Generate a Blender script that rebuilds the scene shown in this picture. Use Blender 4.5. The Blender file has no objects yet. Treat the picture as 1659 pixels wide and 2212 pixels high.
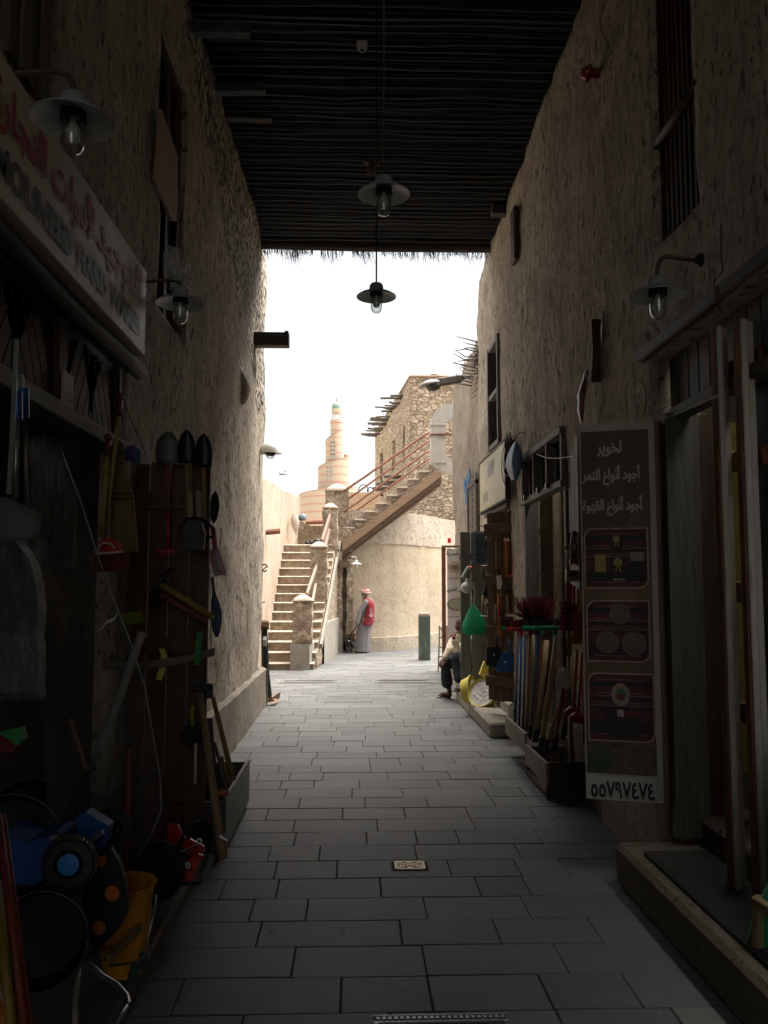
import bpy, math, random
from mathutils import Vector, Matrix, Euler, noise
R = math.radians
S = bpy.context.scene
COL = S.collection
rnd = random.Random(7)

# ---------------------------------------------------------------- camera, sky, sun, exposure
PITCH, YAW, F = R(4.904), R(1.986), 1853.0
cam = bpy.data.cameras.new("camera"); camo = bpy.data.objects.new("camera", cam); COL.objects.link(camo)
S.camera = camo
camo.location = (0, 0, 1.65)
camo.rotation_euler = (R(90) + PITCH, 0, -YAW)
cam.sensor_fit = 'VERTICAL'; cam.sensor_height = 24.0; cam.lens = F / 2212 * 24.0
cam.clip_start = 0.05; cam.clip_end = 2000

SUN_EL, SUN_ROT = R(68), R(60)
w = bpy.data.worlds.new("World"); S.world = w; w.use_nodes = True
nt = w.node_tree; bg = nt.nodes['Background']
sky = nt.nodes.new('ShaderNodeTexSky'); sky.sky_type = 'NISHITA'; sky.sun_disc = False
sky.sun_elevation = SUN_EL; sky.sun_rotation = SUN_ROT; sky.air_density = 1.0; sky.dust_density = 1.5; sky.ozone_density = 1.0
hs = nt.nodes.new('ShaderNodeHueSaturation'); hs.inputs['Saturation'].default_value = 0.10
nt.links.new(sky.outputs[0], hs.inputs['Color']); nt.links.new(hs.outputs[0], bg.inputs[0])
bg.inputs[1].default_value = 0.055
sl = bpy.data.lights.new("sun", 'SUN'); sl.energy = 4.2; sl.angle = R(70); sl.color = (1.0, .94, .86)
so = bpy.data.objects.new("sun", sl); COL.objects.link(so)
so.rotation_euler = (R(90) - SUN_EL, 0, R(180) - SUN_ROT)
S.view_settings.view_transform = 'Standard'; S.view_settings.look = 'None'
S.view_settings.gamma = 1.0; S.view_settings.use_curve_mapping = False
S.view_settings.exposure = 2.08
S.cycles.diffuse_bounces = 6; S.cycles.max_bounces = 10; S.cycles.glossy_bounces = 4
S.cycles.sample_clamp_indirect = 6.0

# ---------------------------------------------------------------- pixel -> world (pixels of the 1659x2212 view)
_r = Vector((math.cos(YAW), -math.sin(YAW), 0))
_f = Vector((math.sin(YAW) * math.cos(PITCH), math.cos(YAW) * math.cos(PITCH), math.sin(PITCH)))
_u = Vector((-math.sin(YAW) * math.sin(PITCH), -math.cos(YAW) * math.sin(PITCH), math.cos(PITCH)))
EYE = Vector((0, 0, 1.65))
def ray(p):
    return (_r * ((p[0] - 829.5) / F) + _u * ((1106 - p[1]) / F) + _f)
def P(p, Y):                       # point at depth Y
    d = ray(p); return EYE + d * (Y / d.y)
def PX(p, X):                      # point on plane x = X
    d = ray(p); return EYE + d * (X / d.x)
def PG(p, z=0.0):                  # point on level z
    d = ray(p); return EYE + d * ((z - 1.65) / d.z)
K = .36768
def q1(x, y): return (x * K, y * K)
def q2(x, y): return (x * K, y * K + 677.7)
def q3(x, y): return (x * K, y * K + 1398.7)
def q6(x, y): return (x * K + 1049, y * K)
def q7(x, y): return (x * K + 1049, y * K + 677.7)
def q8(x, y): return (x * K + 1049, y * K + 1398.7)
def q5(x, y): return (914.9 + .30638 * x, 1016.5 + .30638 * y)
def q4(x, y): return (528.6 + .33696 * x, 745.5 + .33696 * y)
def qs(x, y): return (935.2 + .11027 * x, 1287.6 + .11027 * y)      # seated man close-up
def qm(x, y): return (630.2 + .1685 * x, 813.2 + .1685 * y)         # tower close-up

# ---------------------------------------------------------------- materials
MATS = {}
def _base(name):
    m = bpy.data.materials.new(name); m.use_nodes = True
    MATS[name] = m
    return m, m.node_tree, m.node_tree.nodes['Principled BSDF']
def N(nt, t, **k):
    n = nt.nodes.new('ShaderNode' + t)
    for a, b in k.items():
        if a in n.inputs: n.inputs[a].default_value = b
        else: setattr(n, a, b)
    return n
def coords(nt, scale=(1, 1, 1)):
    tc = N(nt, 'TexCoord'); mp = N(nt, 'Mapping'); mp.inputs['Scale'].default_value = scale
    nt.links.new(tc.outputs['Object'], mp.inputs[0]); return mp.outputs[0]
def noi(nt, vec, scale, detail=5, rough=.6):
    n = N(nt, 'TexNoise', Scale=scale, Detail=detail, Roughness=rough); nt.links.new(vec, n.inputs['Vector']); return n.outputs['Fac']
def ramp(nt, fac, stops):
    r = N(nt, 'ValToRGB'); e = r.color_ramp.elements
    while len(e) < len(stops): e.new(.5)
    for i, (p, c) in enumerate(stops):
        e[i].position = p; e[i].color = (c[0], c[1], c[2], 1) if not isinstance(c, (int, float)) else (c, c, c, 1)
    nt.links.new(fac, r.inputs[0]); return r.outputs[0]
def mixc(nt, fac, a, b, mode='MIX'):
    m = N(nt, 'Mix'); m.data_type = 'RGBA'; m.blend_type = mode
    for s, v in ((m.inputs[0], fac), (m.inputs[6], a), (m.inputs[7], b)):
        if isinstance(v, (int, float)): s.default_value = v
        elif isinstance(v, tuple): s.default_value = (*v, 1)
        else: nt.links.new(v, s)
    return m.outputs[2]
def mth(nt, op, a, b=0.0):
    m = N(nt, 'Math'); m.operation = op
    for i, v in enumerate((a, b)):
        if isinstance(v, (int, float)): m.inputs[i].default_value = v
        else: nt.links.new(v, m.inputs[i])
    return m.outputs[0]
def bumpn(nt, h, strength, dist, prev=None):
    b = N(nt, 'Bump', Strength=strength, Distance=dist); nt.links.new(h, b.inputs['Height'])
    if prev is not None: nt.links.new(prev, b.inputs['Normal'])
    return b.outputs[0]

def M(name, col, rough=.6, metal=0.0, var=.25, scale=9, bump=.25, dist=.004, stretch=(1, 1, 1), spec=.4, alpha=1.0, dirt=None):
    """simple worn material: two noises vary the colour, one the relief"""
    if name in MATS: return MATS[name]
    m, nt, b = _base(name)
    v = coords(nt, stretch)
    n1 = noi(nt, v, scale, 6, .65); n2 = noi(nt, v, scale * 7, 4)
    lo = tuple(c * (1 - var) for c in col); hi = tuple(min(1, c * (1 + var)) for c in col)
    c = ramp(nt, n1, [(.3, lo), (.7, hi)])
    if dirt:
        c = mixc(nt, ramp(nt, n2, [(.55, 0.0), (.75, .7)]), c, dirt)
    nt.links.new(c, b.inputs['Base Color'])
    nt.links.new(ramp(nt, n2, [(.2, max(0, rough - .12)), (.8, min(1, rough + .12))]), b.inputs['Roughness'])
    b.inputs['Metallic'].default_value = metal
    b.inputs['Specular IOR Level'].default_value = spec
    if alpha < 1: b.inputs['Alpha'].default_value = alpha
    nt.links.new(bumpn(nt, n2, bump, dist), b.inputs['Normal'])
    return m

def plaster(name, base, dark, light, streak=1.0, pit=.6, dist=.03, plinth=None, chips=None, rough=.9, cracks=False):
    m, nt, b = _base(name)
    v = coords(nt); vs = coords(nt, (1, 1, .27)); tc = N(nt, 'TexCoord')
    big = noi(nt, v, 1.1, 5, .6); mid = noi(nt, v, 6, 7, .7); fine = noi(nt, v, 34, 6, .7)
    st = noi(nt, vs, 11, 8, .78); blot = noi(nt, coords(nt, (1, 1, .55)), 15, 6, .75)
    c = ramp(nt, big, [(.3, tuple(x * .82 for x in base)), (.5, base), (.72, light)])
    c = mixc(nt, mth(nt, 'MULTIPLY', ramp(nt, st, [(.46, 0.0), (.62, 1.0)]), .60 * streak), c, dark)
    c = mixc(nt, mth(nt, 'MULTIPLY', ramp(nt, mid, [(.5, 0.0), (.72, 1.0)]), .45), c, light)
    pat = ramp(nt, noi(nt, coords(nt, (1, 1, .7)), 1.9, 8, .62), [(.535, 0.0), (.56, 1.0)]); c = mixc(nt, mth(nt, 'MULTIPLY', pat, .30), c, light)
    c = mixc(nt, mth(nt, 'MULTIPLY', ramp(nt, blot, [(.48, 0.0), (.66, 1.0)]), .55 * streak), c, dark)
    pits = ramp(nt, noi(nt, coords(nt, (1, 1, .55)), 21, 4, .65), [(.57, 0.0), (.64, 1.0)])
    c = mixc(nt, mth(nt, 'MULTIPLY', pits, pit), c, tuple(x * .55 for x in dark))
    h = mth(nt, 'ADD', mth(nt, 'MULTIPLY', mid, .9), mth(nt, 'MULTIPLY', fine, .35))
    h = mth(nt, 'ADD', mth(nt, 'SUBTRACT', h, mth(nt, 'MULTIPLY', pits, .35)), mth(nt, 'MULTIPLY', pat, .25))
    h = mth(nt, 'SUBTRACT', h, mth(nt, 'MULTIPLY', mth(nt, 'ADD', st, blot), .55 * streak))
    if cracks:
        vo = N(nt, 'TexVoronoi', Scale=.8); vo.feature = 'DISTANCE_TO_EDGE'
        wv = N(nt, 'VectorMath'); wv.operation = 'ADD'
        nn = N(nt, 'TexNoise', Scale=3.0, Detail=6); nt.links.new(v, nn.inputs['Vector'])
        nt.links.new(v, wv.inputs[0]); nt.links.new(nn.outputs['Color'], wv.inputs[1]); nt.links.new(wv.outputs[0], vo.inputs['Vector'])
        ck = ramp(nt, vo.outputs['Distance'], [(.0, 1.0), (.012, 0.0)])
        c = mixc(nt, mth(nt, 'MULTIPLY', ck, .5), c, dark)
    if chips:      # exposed stone chips where chips(y0, z0) mask is on
        y0, z0, slope = chips
        sp = N(nt, 'SeparateXYZ'); nt.links.new(tc.outputs['Object'], sp.inputs[0])
        msk = mth(nt, 'SUBTRACT', mth(nt, 'ADD', sp.outputs[2], mth(nt, 'MULTIPLY', sp.outputs[1], slope)), z0)
        msk = mth(nt, 'ADD', msk, mth(nt, 'MULTIPLY', mth(nt, 'SUBTRACT', big, .5), 1.6))
        msk = ramp(nt, msk, [(.0, 0.0), (.12, 1.0)])
        yy = ramp(nt, mth(nt, 'ADD', mth(nt, 'SUBTRACT', sp.outputs[1], y0), mth(nt, 'MULTIPLY', big, .6)), [(.2, 0.0), (.5, 1.0)])
        msk = mth(nt, 'MULTIPLY', msk, yy)
        vc = coords(nt, (1, 1.4, .5))
        vo = N(nt, 'TexVoronoi', Scale=15, Randomness=1.0); nt.links.new(vc, vo.inputs['Vector'])
        ve = N(nt, 'TexVoronoi', Scale=15, Randomness=1.0); ve.feature = 'DISTANCE_TO_EDGE'; nt.links.new(vc, ve.inputs['Vector'])
        sc = N(nt, 'SeparateColor'); nt.links.new(vo.outputs['Color'], sc.inputs[0])
        cc = ramp(nt, sc.outputs[0], [(.0, tuple(x * .6 for x in base)), (1.0, light)])
        edge = ramp(nt, ve.outputs['Distance'], [(.0, 0.0), (.16, 1.0)])
        cc = mixc(nt, edge, tuple(x * .3 for x in dark), cc)
        c = mixc(nt, msk, c, cc)
        hh = mth(nt, 'ADD', mth(nt, 'MULTIPLY', edge, 1.6), mth(nt, 'MULTIPLY', sc.outputs[1], 1.4))
        mh = N(nt, 'Mix'); nt.links.new(msk, mh.inputs[0]); nt.links.new(h, mh.inputs[2]); nt.links.new(hh, mh.inputs[3]); h = mh.outputs[0]
    if plinth:
        zp, pc = plinth
        sp = N(nt, 'SeparateXYZ'); nt.links.new(tc.outputs['Object'], sp.inputs[0])
        zz = mth(nt, 'ADD', sp.outputs[2], mth(nt, 'MULTIPLY', mid, .05))
        pm = ramp(nt, mth(nt, 'SUBTRACT', zz, zp - .5), [(.515, 1.0), (.53, 0.0)])
        pcol = ramp(nt, mid, [(.3, tuple(x * .75 for x in pc)), (.7, pc)])
        c = mixc(nt, pm, c, pcol)
    nt.links.new(c, b.inputs['Base Color']); b.inputs['Roughness'].default_value = rough
    b.inputs['Specular IOR Level'].default_value = .15
    nt.links.new(bumpn(nt, h, 1.0, dist), b.inputs['Normal'])
    return m

def masonry(name, stone, mortar, sx=3.2, sz=5.5, dist=.05, lite=None, warp=.25, gap=.25):
    m, nt, b = _base(name)
    v = coords(nt)
    wn = N(nt, 'TexNoise', Scale=2.2, Detail=3); nt.links.new(v, wn.inputs['Vector'])
    wv = N(nt, 'VectorMath'); wv.operation = 'MULTIPLY_ADD'
    nt.links.new(wn.outputs['Color'], wv.inputs[0]); wv.inputs[1].default_value = (warp,) * 3; nt.links.new(v, wv.inputs[2])
    mp = N(nt, 'Mapping'); mp.inputs['Scale'].default_value = (sx, sx, sz); nt.links.new(wv.outputs[0], mp.inputs[0])
    vo = N(nt, 'TexVoronoi', Scale=1.0, Randomness=.8); nt.links.new(mp.outputs[0], vo.inputs['Vector'])
    ve = N(nt, 'TexVoronoi', Scale=1.0, Randomness=.8); ve.feature = 'DISTANCE_TO_EDGE'; nt.links.new(mp.outputs[0], ve.inputs['Vector'])
    sc = N(nt, 'SeparateColor'); nt.links.new(vo.outputs['Color'], sc.inputs[0])
    mid = noi(nt, v, 9, 7, .7); fine = noi(nt, v, 40, 5, .7)
    c = ramp(nt, sc.outputs[0], [(0.0, tuple(x * .72 for x in stone)), (.5, stone), (1.0, lite or tuple(min(1, x * 1.25) for x in stone))])
    c = mixc(nt, mth(nt, 'MULTIPLY', ramp(nt, mid, [(.4, 0.0), (.7, 1.0)]), .4), c, tuple(x * .6 for x in stone))
    e = ramp(nt, mth(nt, 'ADD', ve.outputs['Distance'], mth(nt, 'MULTIPLY', mth(nt, 'SUBTRACT', mid, .5), .18)), [(.0, 0.0), (.09, 1.0)])
    c = mixc(nt, mth(nt, 'ADD', mth(nt, 'MULTIPLY', e, 1 - gap), gap), mortar, c)
    nt.links.new(c, b.inputs['Base Color']); b.inputs['Roughness'].default_value = .92; b.inputs['Specular IOR Level'].default_value = .15
    h = mth(nt, 'ADD', mth(nt, 'ADD', mth(nt, 'MULTIPLY', e, .8), mth(nt, 'MULTIPLY', sc.outputs[1], .5)), mth(nt, 'ADD', mth(nt, 'MULTIPLY', mid, .7), mth(nt, 'MULTIPLY', fine, .2)))
    nt.links.new(bumpn(nt, h, 1.0, dist), b.inputs['Normal'])
    return m

def lumpy(name, base, dark, light, dist=.08, scale=5.0):
    """rough lumps of stone and mortar under a worn skin of plaster"""
    m, nt, b = _base(name)
    v = coords(nt)
    wn = N(nt, 'TexNoise', Scale=4.0, Detail=6, Roughness=.7); nt.links.new(v, wn.inputs['Vector'])
    wv = N(nt, 'VectorMath'); wv.operation = 'MULTIPLY_ADD'
    nt.links.new(wn.outputs['Color'], wv.inputs[0]); wv.inputs[1].default_value = (.35,) * 3; nt.links.new(v, wv.inputs[2])
    vo = N(nt, 'TexVoronoi', Scale=scale, Randomness=1.0); vo.feature = 'SMOOTH_F1'; vo.inputs['Smoothness'].default_value = .35; nt.links.new(wv.outputs[0], vo.inputs['Vector'])
    vf = N(nt, 'TexVoronoi', Scale=scale, Randomness=1.0); nt.links.new(wv.outputs[0], vf.inputs['Vector'])
    sc = N(nt, 'SeparateColor'); nt.links.new(vf.outputs['Color'], sc.inputs[0])
    n1 = noi(nt, v, 3, 7, .7); n2 = noi(nt, v, 13, 7, .75); n3 = noi(nt, v, 45, 5, .7)
    c = ramp(nt, n1, [(.32, tuple(x * .82 for x in base)), (.52, base), (.68, light)])
    c = mixc(nt, mth(nt, 'MULTIPLY', sc.outputs[0], .22), c, light)
    c = mixc(nt, mth(nt, 'MULTIPLY', ramp(nt, n2, [(.49, 0.0), (.62, 1.0)]), .85), c, dark)
    c = mixc(nt, mth(nt, 'MULTIPLY', ramp(nt, vo.outputs['Distance'], [(.42, 0.0), (.62, 1.0)]), .35), c, dark)
    nt.links.new(c, b.inputs['Base Color']); b.inputs['Roughness'].default_value = .93; b.inputs['Specular IOR Level'].default_value = .12
    h = mth(nt, 'SUBTRACT', mth(nt, 'ADD', mth(nt, 'MULTIPLY', n2, .8), mth(nt, 'MULTIPLY', n3, .3)), mth(nt, 'MULTIPLY', vo.outputs['Distance'], .9))
    nt.links.new(bumpn(nt, h, 1.0, dist), b.inputs['Normal'])
    return m

def wood(name, col, axis='z', rough=.65, var=.35, bump=.5, paint=None):
    """grain runs along axis"""
    if name in MATS: return MATS[name]
    m, nt, b = _base(name)
    st = {'z': (1, 1, .06), 'y': (1, .06, 1), 'x': (.06, 1, 1)}[axis]
    v = coords(nt, st); v0 = coords(nt)
    g = noi(nt, v, 60, 6, .65); g2 = noi(nt, v, 14, 4, .6); p = noi(nt, v0, 5, 6, .7)
    c = ramp(nt, g, [(.3, tuple(x * (1 - var) for x in col)), (.7, tuple(min(1, x * (1 + var)) for x in col))])
    c = mixc(nt, mth(nt, 'MULTIPLY', ramp(nt, g2, [(.45, 0.0), (.7, 1.0)]), .4), c, tuple(x * .5 for x in col))
    if paint: c = mixc(nt, ramp(nt, p, [(.56, 0.0), (.64, .8)]), c, paint)
    nt.links.new(c, b.inputs['Base Color']); b.inputs['Roughness'].default_value = rough; b.inputs['Specular IOR Level'].default_value = .3
    nt.links.new(bumpn(nt, g, bump, .003), b.inputs['Normal'])
    return m

def film(name, col=(.8, .85, .85), opac=.25, rough=.15):
    if name in MATS: return MATS[name]
    m, nt, b = _base(name)
    n = noi(nt, coords(nt, (1, 1, .25)), 12, 6, .7)
    tr = N(nt, 'BsdfTransparent'); mx = N(nt, 'MixShader')
    b.inputs['Base Color'].default_value = (*col, 1); b.inputs['Roughness'].default_value = rough
    nt.links.new(bumpn(nt, n, .9, .02), b.inputs['Normal'])
    nt.links.new(ramp(nt, n, [(.35, opac * .4), (.75, min(1, opac * 1.8))]), mx.inputs[0])
    nt.links.new(tr.outputs[0], mx.inputs[1]); nt.links.new(b.outputs[0], mx.inputs[2])
    nt.links.new(mx.outputs[0], nt.nodes['Material Output'].inputs[0])
    return m
def glass(name):
    if name in MATS: return MATS[name]
    m, nt, b = _base(name)
    tr = N(nt, 'BsdfTransparent'); gl = N(nt, 'BsdfGlossy'); gl.inputs['Roughness'].default_value = .06
    fr = N(nt, 'LayerWeight'); fr.inputs[0].default_value = .45
    tr.inputs[0].default_value = (.88, .92, .9, 1)
    mx = N(nt, 'MixShader'); nt.links.new(mth(nt, 'ADD', mth(nt, 'MULTIPLY', fr.outputs['Facing'], .75), .12), mx.inputs[0])
    nt.links.new(tr.outputs[0], mx.inputs[1]); nt.links.new(gl.outputs[0], mx.inputs[2])
    nt.links.new(mx.outputs[0], nt.nodes['Material Output'].inputs[0])
    return m
def bands(name, base, stripe, z0, step, width):
    m, nt, b = _base(name)
    tc = N(nt, 'TexCoord'); sp = N(nt, 'SeparateXYZ'); nt.links.new(tc.outputs['Object'], sp.inputs[0])
    f = mth(nt, 'FRACT', mth(nt, 'DIVIDE', mth(nt, 'SUBTRACT', sp.outputs[2], z0), step))
    s = mth(nt, 'LESS_THAN', f, width / step)
    j = mth(nt, 'FRACT', mth(nt, 'DIVIDE', sp.outputs[2], step / 6))
    c = mixc(nt, s, mixc(nt, mth(nt, 'MULTIPLY', mth(nt, 'LESS_THAN', j, .12), .18), base, tuple(x * .6 for x in base)), stripe)
    c = mixc(nt, mth(nt, 'MULTIPLY', noi(nt, coords(nt), .6, 5), .15), c, tuple(x * .7 for x in base))
    nt.links.new(c, b.inputs['Base Color']); b.inputs['Roughness'].default_value = .8
    return m

# ---------------------------------------------------------------- mesh builder
class B:
    def __init__(s): s.v = []; s.f = []; s.mi = []; s.m = 0
    def add(s, vs, fs):
        k = len(s.v); s.v += [Vector(a) for a in vs]
        for f in fs: s.f.append(tuple(k + i for i in f)); s.mi.append(s.m)
        return s
    def box(s, c, d, rot=None, bev=0.0):
        c = Vector(c); h = Vector(d) / 2
        Rm = Euler(rot).to_matrix() if rot is not None and not isinstance(rot, Matrix) else (rot or Matrix.Identity(3))
        if bev <= 0:
            vs = [c + Rm @ Vector((x * h.x, y * h.y, z * h.z)) for x in (-1, 1) for y in (-1, 1) for z in (-1, 1)]
            return s.add(vs, [(0, 1, 3, 2), (4, 6, 7, 5), (0, 4, 5, 1), (2, 3, 7, 6), (0, 2, 6, 4), (1, 5, 7, 3)])
        b = min(bev, min(h) * .9); vs = []; idx = {}
        for x in (-1, 1):
            for y in (-1, 1):
                for z in (-1, 1):
                    for a in range(3):
                        q = Vector((x * h.x, y * h.y, z * h.z))
                        for j, sg in enumerate((x, y, z)):
                            if j != a: q[j] -= sg * b
                        idx[(x, y, z, a)] = len(vs); vs.append(c + Rm @ q)
        fs = []
        for a in range(3):
            o = [j for j in range(3) if j != a]
            for sg in (-1, 1):
                ring = []
                for (p, q) in ((-1, -1), (1, -1), (1, 1), (-1, 1)):
                    t = [0, 0, 0]; t[a] = sg; t[o[0]] = p; t[o[1]] = q; ring.append(idx[(*t, a)])
                fs.append(tuple(ring if (sg > 0) == (a != 1) else ring[::-1]))
        for a in range(3):
            o = [j for j in range(3) if j != a]
            for p in (-1, 1):
                for q in (-1, 1):
                    t0 = [0, 0, 0]; t1 = [0, 0, 0]; t0[a] = -1; t1[a] = 1
                    for t in (t0, t1): t[o[0]] = p; t[o[1]] = q
                    fs.append((idx[(*t0, o[0])], idx[(*t1, o[0])], idx[(*t1, o[1])], idx[(*t0, o[1])]))
        for x in (-1, 1):
            for y in (-1, 1):
                for z in (-1, 1): fs.append((idx[(x, y, z, 0)], idx[(x, y, z, 1)], idx[(x, y, z, 2)]))
        return s.add(vs, fs)
    def beam(s, p0, p1, w, h, bev=0.0, up=None):
        p0 = Vector(p0); p1 = Vector(p1); d = p1 - p0; L = d.length; x = d.normalized()
        u = Vector(up or ((0, 0, 1) if abs(x.z) < .95 else (0, 1, 0))); y = u.cross(x).normalized(); z = x.cross(y)
        return s.box((p0 + p1) / 2, (L, w, h), Matrix((x, y, z)).transposed(), bev)
    def tube(s, pts, r, n=8, cap=True, wob=0.0):
        pts = [Vector(p) for p in pts]; k0 = len(s.v); rings = []
        prev = None
        for i, p in enumerate(pts):
            t = (pts[min(i + 1, len(pts) - 1)] - pts[max(i - 1, 0)])
            t = t.normalized() if t.length > 1e-9 else Vector((0, 0, 1))
            if prev is None:
                a = Vector((0, 0, 1)) if abs(t.z) < .9 else Vector((0, 1, 0)); a = (a - t * a.dot(t)).normalized()
            else: a = prev - t * prev.dot(t); a = a.normalized() if a.length > 1e-6 else Vector((1, 0, 0))
            prev = a; b = t.cross(a); ri = r[i] if isinstance(r, (list, tuple)) else r
            ring = []
            for j in range(n):
                th = 2 * math.pi * j / n; rr = ri * (1 + (wob * (rnd.random() - .5) if wob else 0))
                ring.append(len(s.v)); s.v.append(p + a * math.cos(th) * rr + b * math.sin(th) * rr)
            rings.append(ring)
        for A, C in zip(rings, rings[1:]):
            for j in range(n): s.f.append((A[j], A[(j + 1) % n], C[(j + 1) % n], C[j])); s.mi.append(s.m)
        if cap: s.f.append(tuple(rings[0][::-1])); s.mi.append(s.m); s.f.append(tuple(rings[-1])); s.mi.append(s.m)
        return s
    def lathe(s, prof, o, n=20, rot=None, sc=(1, 1)):
        o = Vector(o); Rm = Euler(rot).to_matrix() if rot is not None and not isinstance(rot, Matrix) else (rot or Matrix.Identity(3)); k = len(s.v)
        vs = []
        for (r, z) in prof:
            for j in range(n):
                th = 2 * math.pi * j / n; vs.append(o + Rm @ Vector((math.cos(th) * r * sc[0], math.sin(th) * r * sc[1], z)))
        fs = []
        for i in range(len(prof) - 1):
            for j in range(n): fs.append((i * n + j, i * n + (j + 1) % n, (i + 1) * n + (j + 1) % n, (i + 1) * n + j))
        return s.add(vs, fs)
    def ball(s, c, r, n=12, m=8, amp=0.0):
        c = Vector(c); r = Vector((r, r, r)) if isinstance(r, (int, float)) else Vector(r); vs = []; fs = []
        for i in range(m + 1):
            ph = math.pi * i / m
            for j in range(n):
                th = 2 * math.pi * j / n; d = Vector((math.sin(ph) * math.cos(th), math.sin(ph) * math.sin(th), math.cos(ph)))
                k = 1 + amp * noise.noise(d * 2.3 + c * 5); vs.append(c + Vector((d.x * r.x, d.y * r.y, d.z * r.z)) * k)
        for i in range(m):
            for j in range(n): fs.append((i * n + j, (i + 1) * n + j, (i + 1) * n + (j + 1) % n, i * n + (j + 1) % n))
        return s.add(vs, fs)
    def prism(s, poly, off):           # poly: list of 3-D points, off: thickness vector
        off = Vector(off); n = len(poly); p = [Vector(a) for a in poly]
        s.add(p + [a + off for a in p], [tuple(range(n))[::-1], tuple(range(n, 2 * n))] + [(i, (i + 1) % n, n + (i + 1) % n, n + i) for i in range(n)])
        return s
    def sheet(s, grid, th=0.0, off=None):        # grid rows of points, optional thickness
        nr = len(grid); nc = len(grid[0]); vs = [p for r in grid for p in r]
        fs = [(i * nc + j, i * nc + j + 1, (i + 1) * nc + j + 1, (i + 1) * nc + j) for i in range(nr - 1) for j in range(nc - 1)]
        if th:
            o = Vector(off) * th; k = len(vs); vs = list(vs) + [Vector(p) + o for p in vs]
            fs2 = [tuple(k + i for i in f[::-1]) for f in fs]
            rim = [j for j in range(nc)] + [i * nc + nc - 1 for i in range(1, nr)] + [(nr - 1) * nc + j for j in range(nc - 2, -1, -1)] + [i * nc for i in range(nr - 2, 0, -1)]
            fs = fs + fs2 + [(rim[i], rim[(i + 1) % len(rim)], k + rim[(i + 1) % len(rim)], k + rim[i]) for i in range(len(rim))]
        return s.add(vs, fs)
    def rough(s, amp, freq=3.0, k0=0):
        for i in range(k0, len(s.v)):
            p = s.v[i]; s.v[i] = p + noise.noise_vector(p * freq) * amp
        return s

ORG = {}
def setp(o, label=None, cat=None, group=None, kind=None):
    if label: o['label'] = label
    if cat: o['category'] = cat
    if group: o['group'] = group
    if kind: o['kind'] = kind
    return o
def thing(name, label, cat, loc, group=None):
    o = bpy.data.objects.new(name, None); COL.objects.link(o); o.empty_display_size = .1
    o.location = Vector(loc); ORG[o] = Vector(loc)
    return setp(o, label, cat, group)
def mesh(name, b, mat, parent=None, loc=None, smooth=False, label=None, cat=None, group=None, kind=None, subdiv=0):
    if parent is not None: o0 = ORG[parent]
    elif loc is not None: o0 = Vector(loc)
    elif b.v:
        xs = [v.x for v in b.v]; ys = [v.y for v in b.v]; zs = [v.z for v in b.v]
        o0 = Vector(((min(xs) + max(xs)) / 2, (min(ys) + max(ys)) / 2, min(zs)))
    me = bpy.data.meshes.new(name)
    me.from_pydata([tuple(v - o0) for v in b.v], [], b.f)
    mats = mat if isinstance(mat, (list, tuple)) else [mat]
    for m in mats: me.materials.append(m)
    if len(mats) > 1: me.polygons.foreach_set('material_index', b.mi)
    me.validate(); me.update()
    # consistent outward normals
    import bmesh
    bm = bmesh.new(); bm.from_mesh(me); bmesh.ops.recalc_face_normals(bm, faces=bm.faces); bm.to_mesh(me); bm.free()
    if smooth:
        me.polygons.foreach_set('use_smooth', [True] * len(me.polygons))
        if smooth == 'auto':
            try: me.set_sharp_from_angle(angle=R(38))
            except Exception: pass
    o = bpy.data.objects.new(name, me); COL.objects.link(o)
    if parent is not None: o.parent = parent
    else: o.location = o0
    ORG[o] = o0
    if subdiv:
        md = o.modifiers.new('sub', 'SUBSURF'); md.levels = subdiv; md.render_levels = subdiv
    return setp(o, label, cat, group, kind)
KIDS = {}
def copytree(o, loc=None, rot=None, label=None, parent=None, scale=None):
    c = o.copy(); COL.objects.link(c)
    if parent is not None: c.parent = parent
    if loc is not None: c.location = Vector(loc)
    if rot is not None: c.rotation_euler = rot
    if scale is not None: c.scale = (scale,) * 3 if isinstance(scale, (int, float)) else scale
    if label: c['label'] = label
    for k in [x for x in COL.objects if x.parent == o]:
        copytree(k, parent=c)
    return c
def lerp(a, b, t): return a + (b - a) * t
def bez(p0, p1, p2, n=8):
    p0, p1, p2 = Vector(p0), Vector(p1), Vector(p2)
    return [p0 * (1 - t) ** 2 + p1 * 2 * t * (1 - t) + p2 * t * t for t in [i / n for i in range(n + 1)]]

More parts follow.
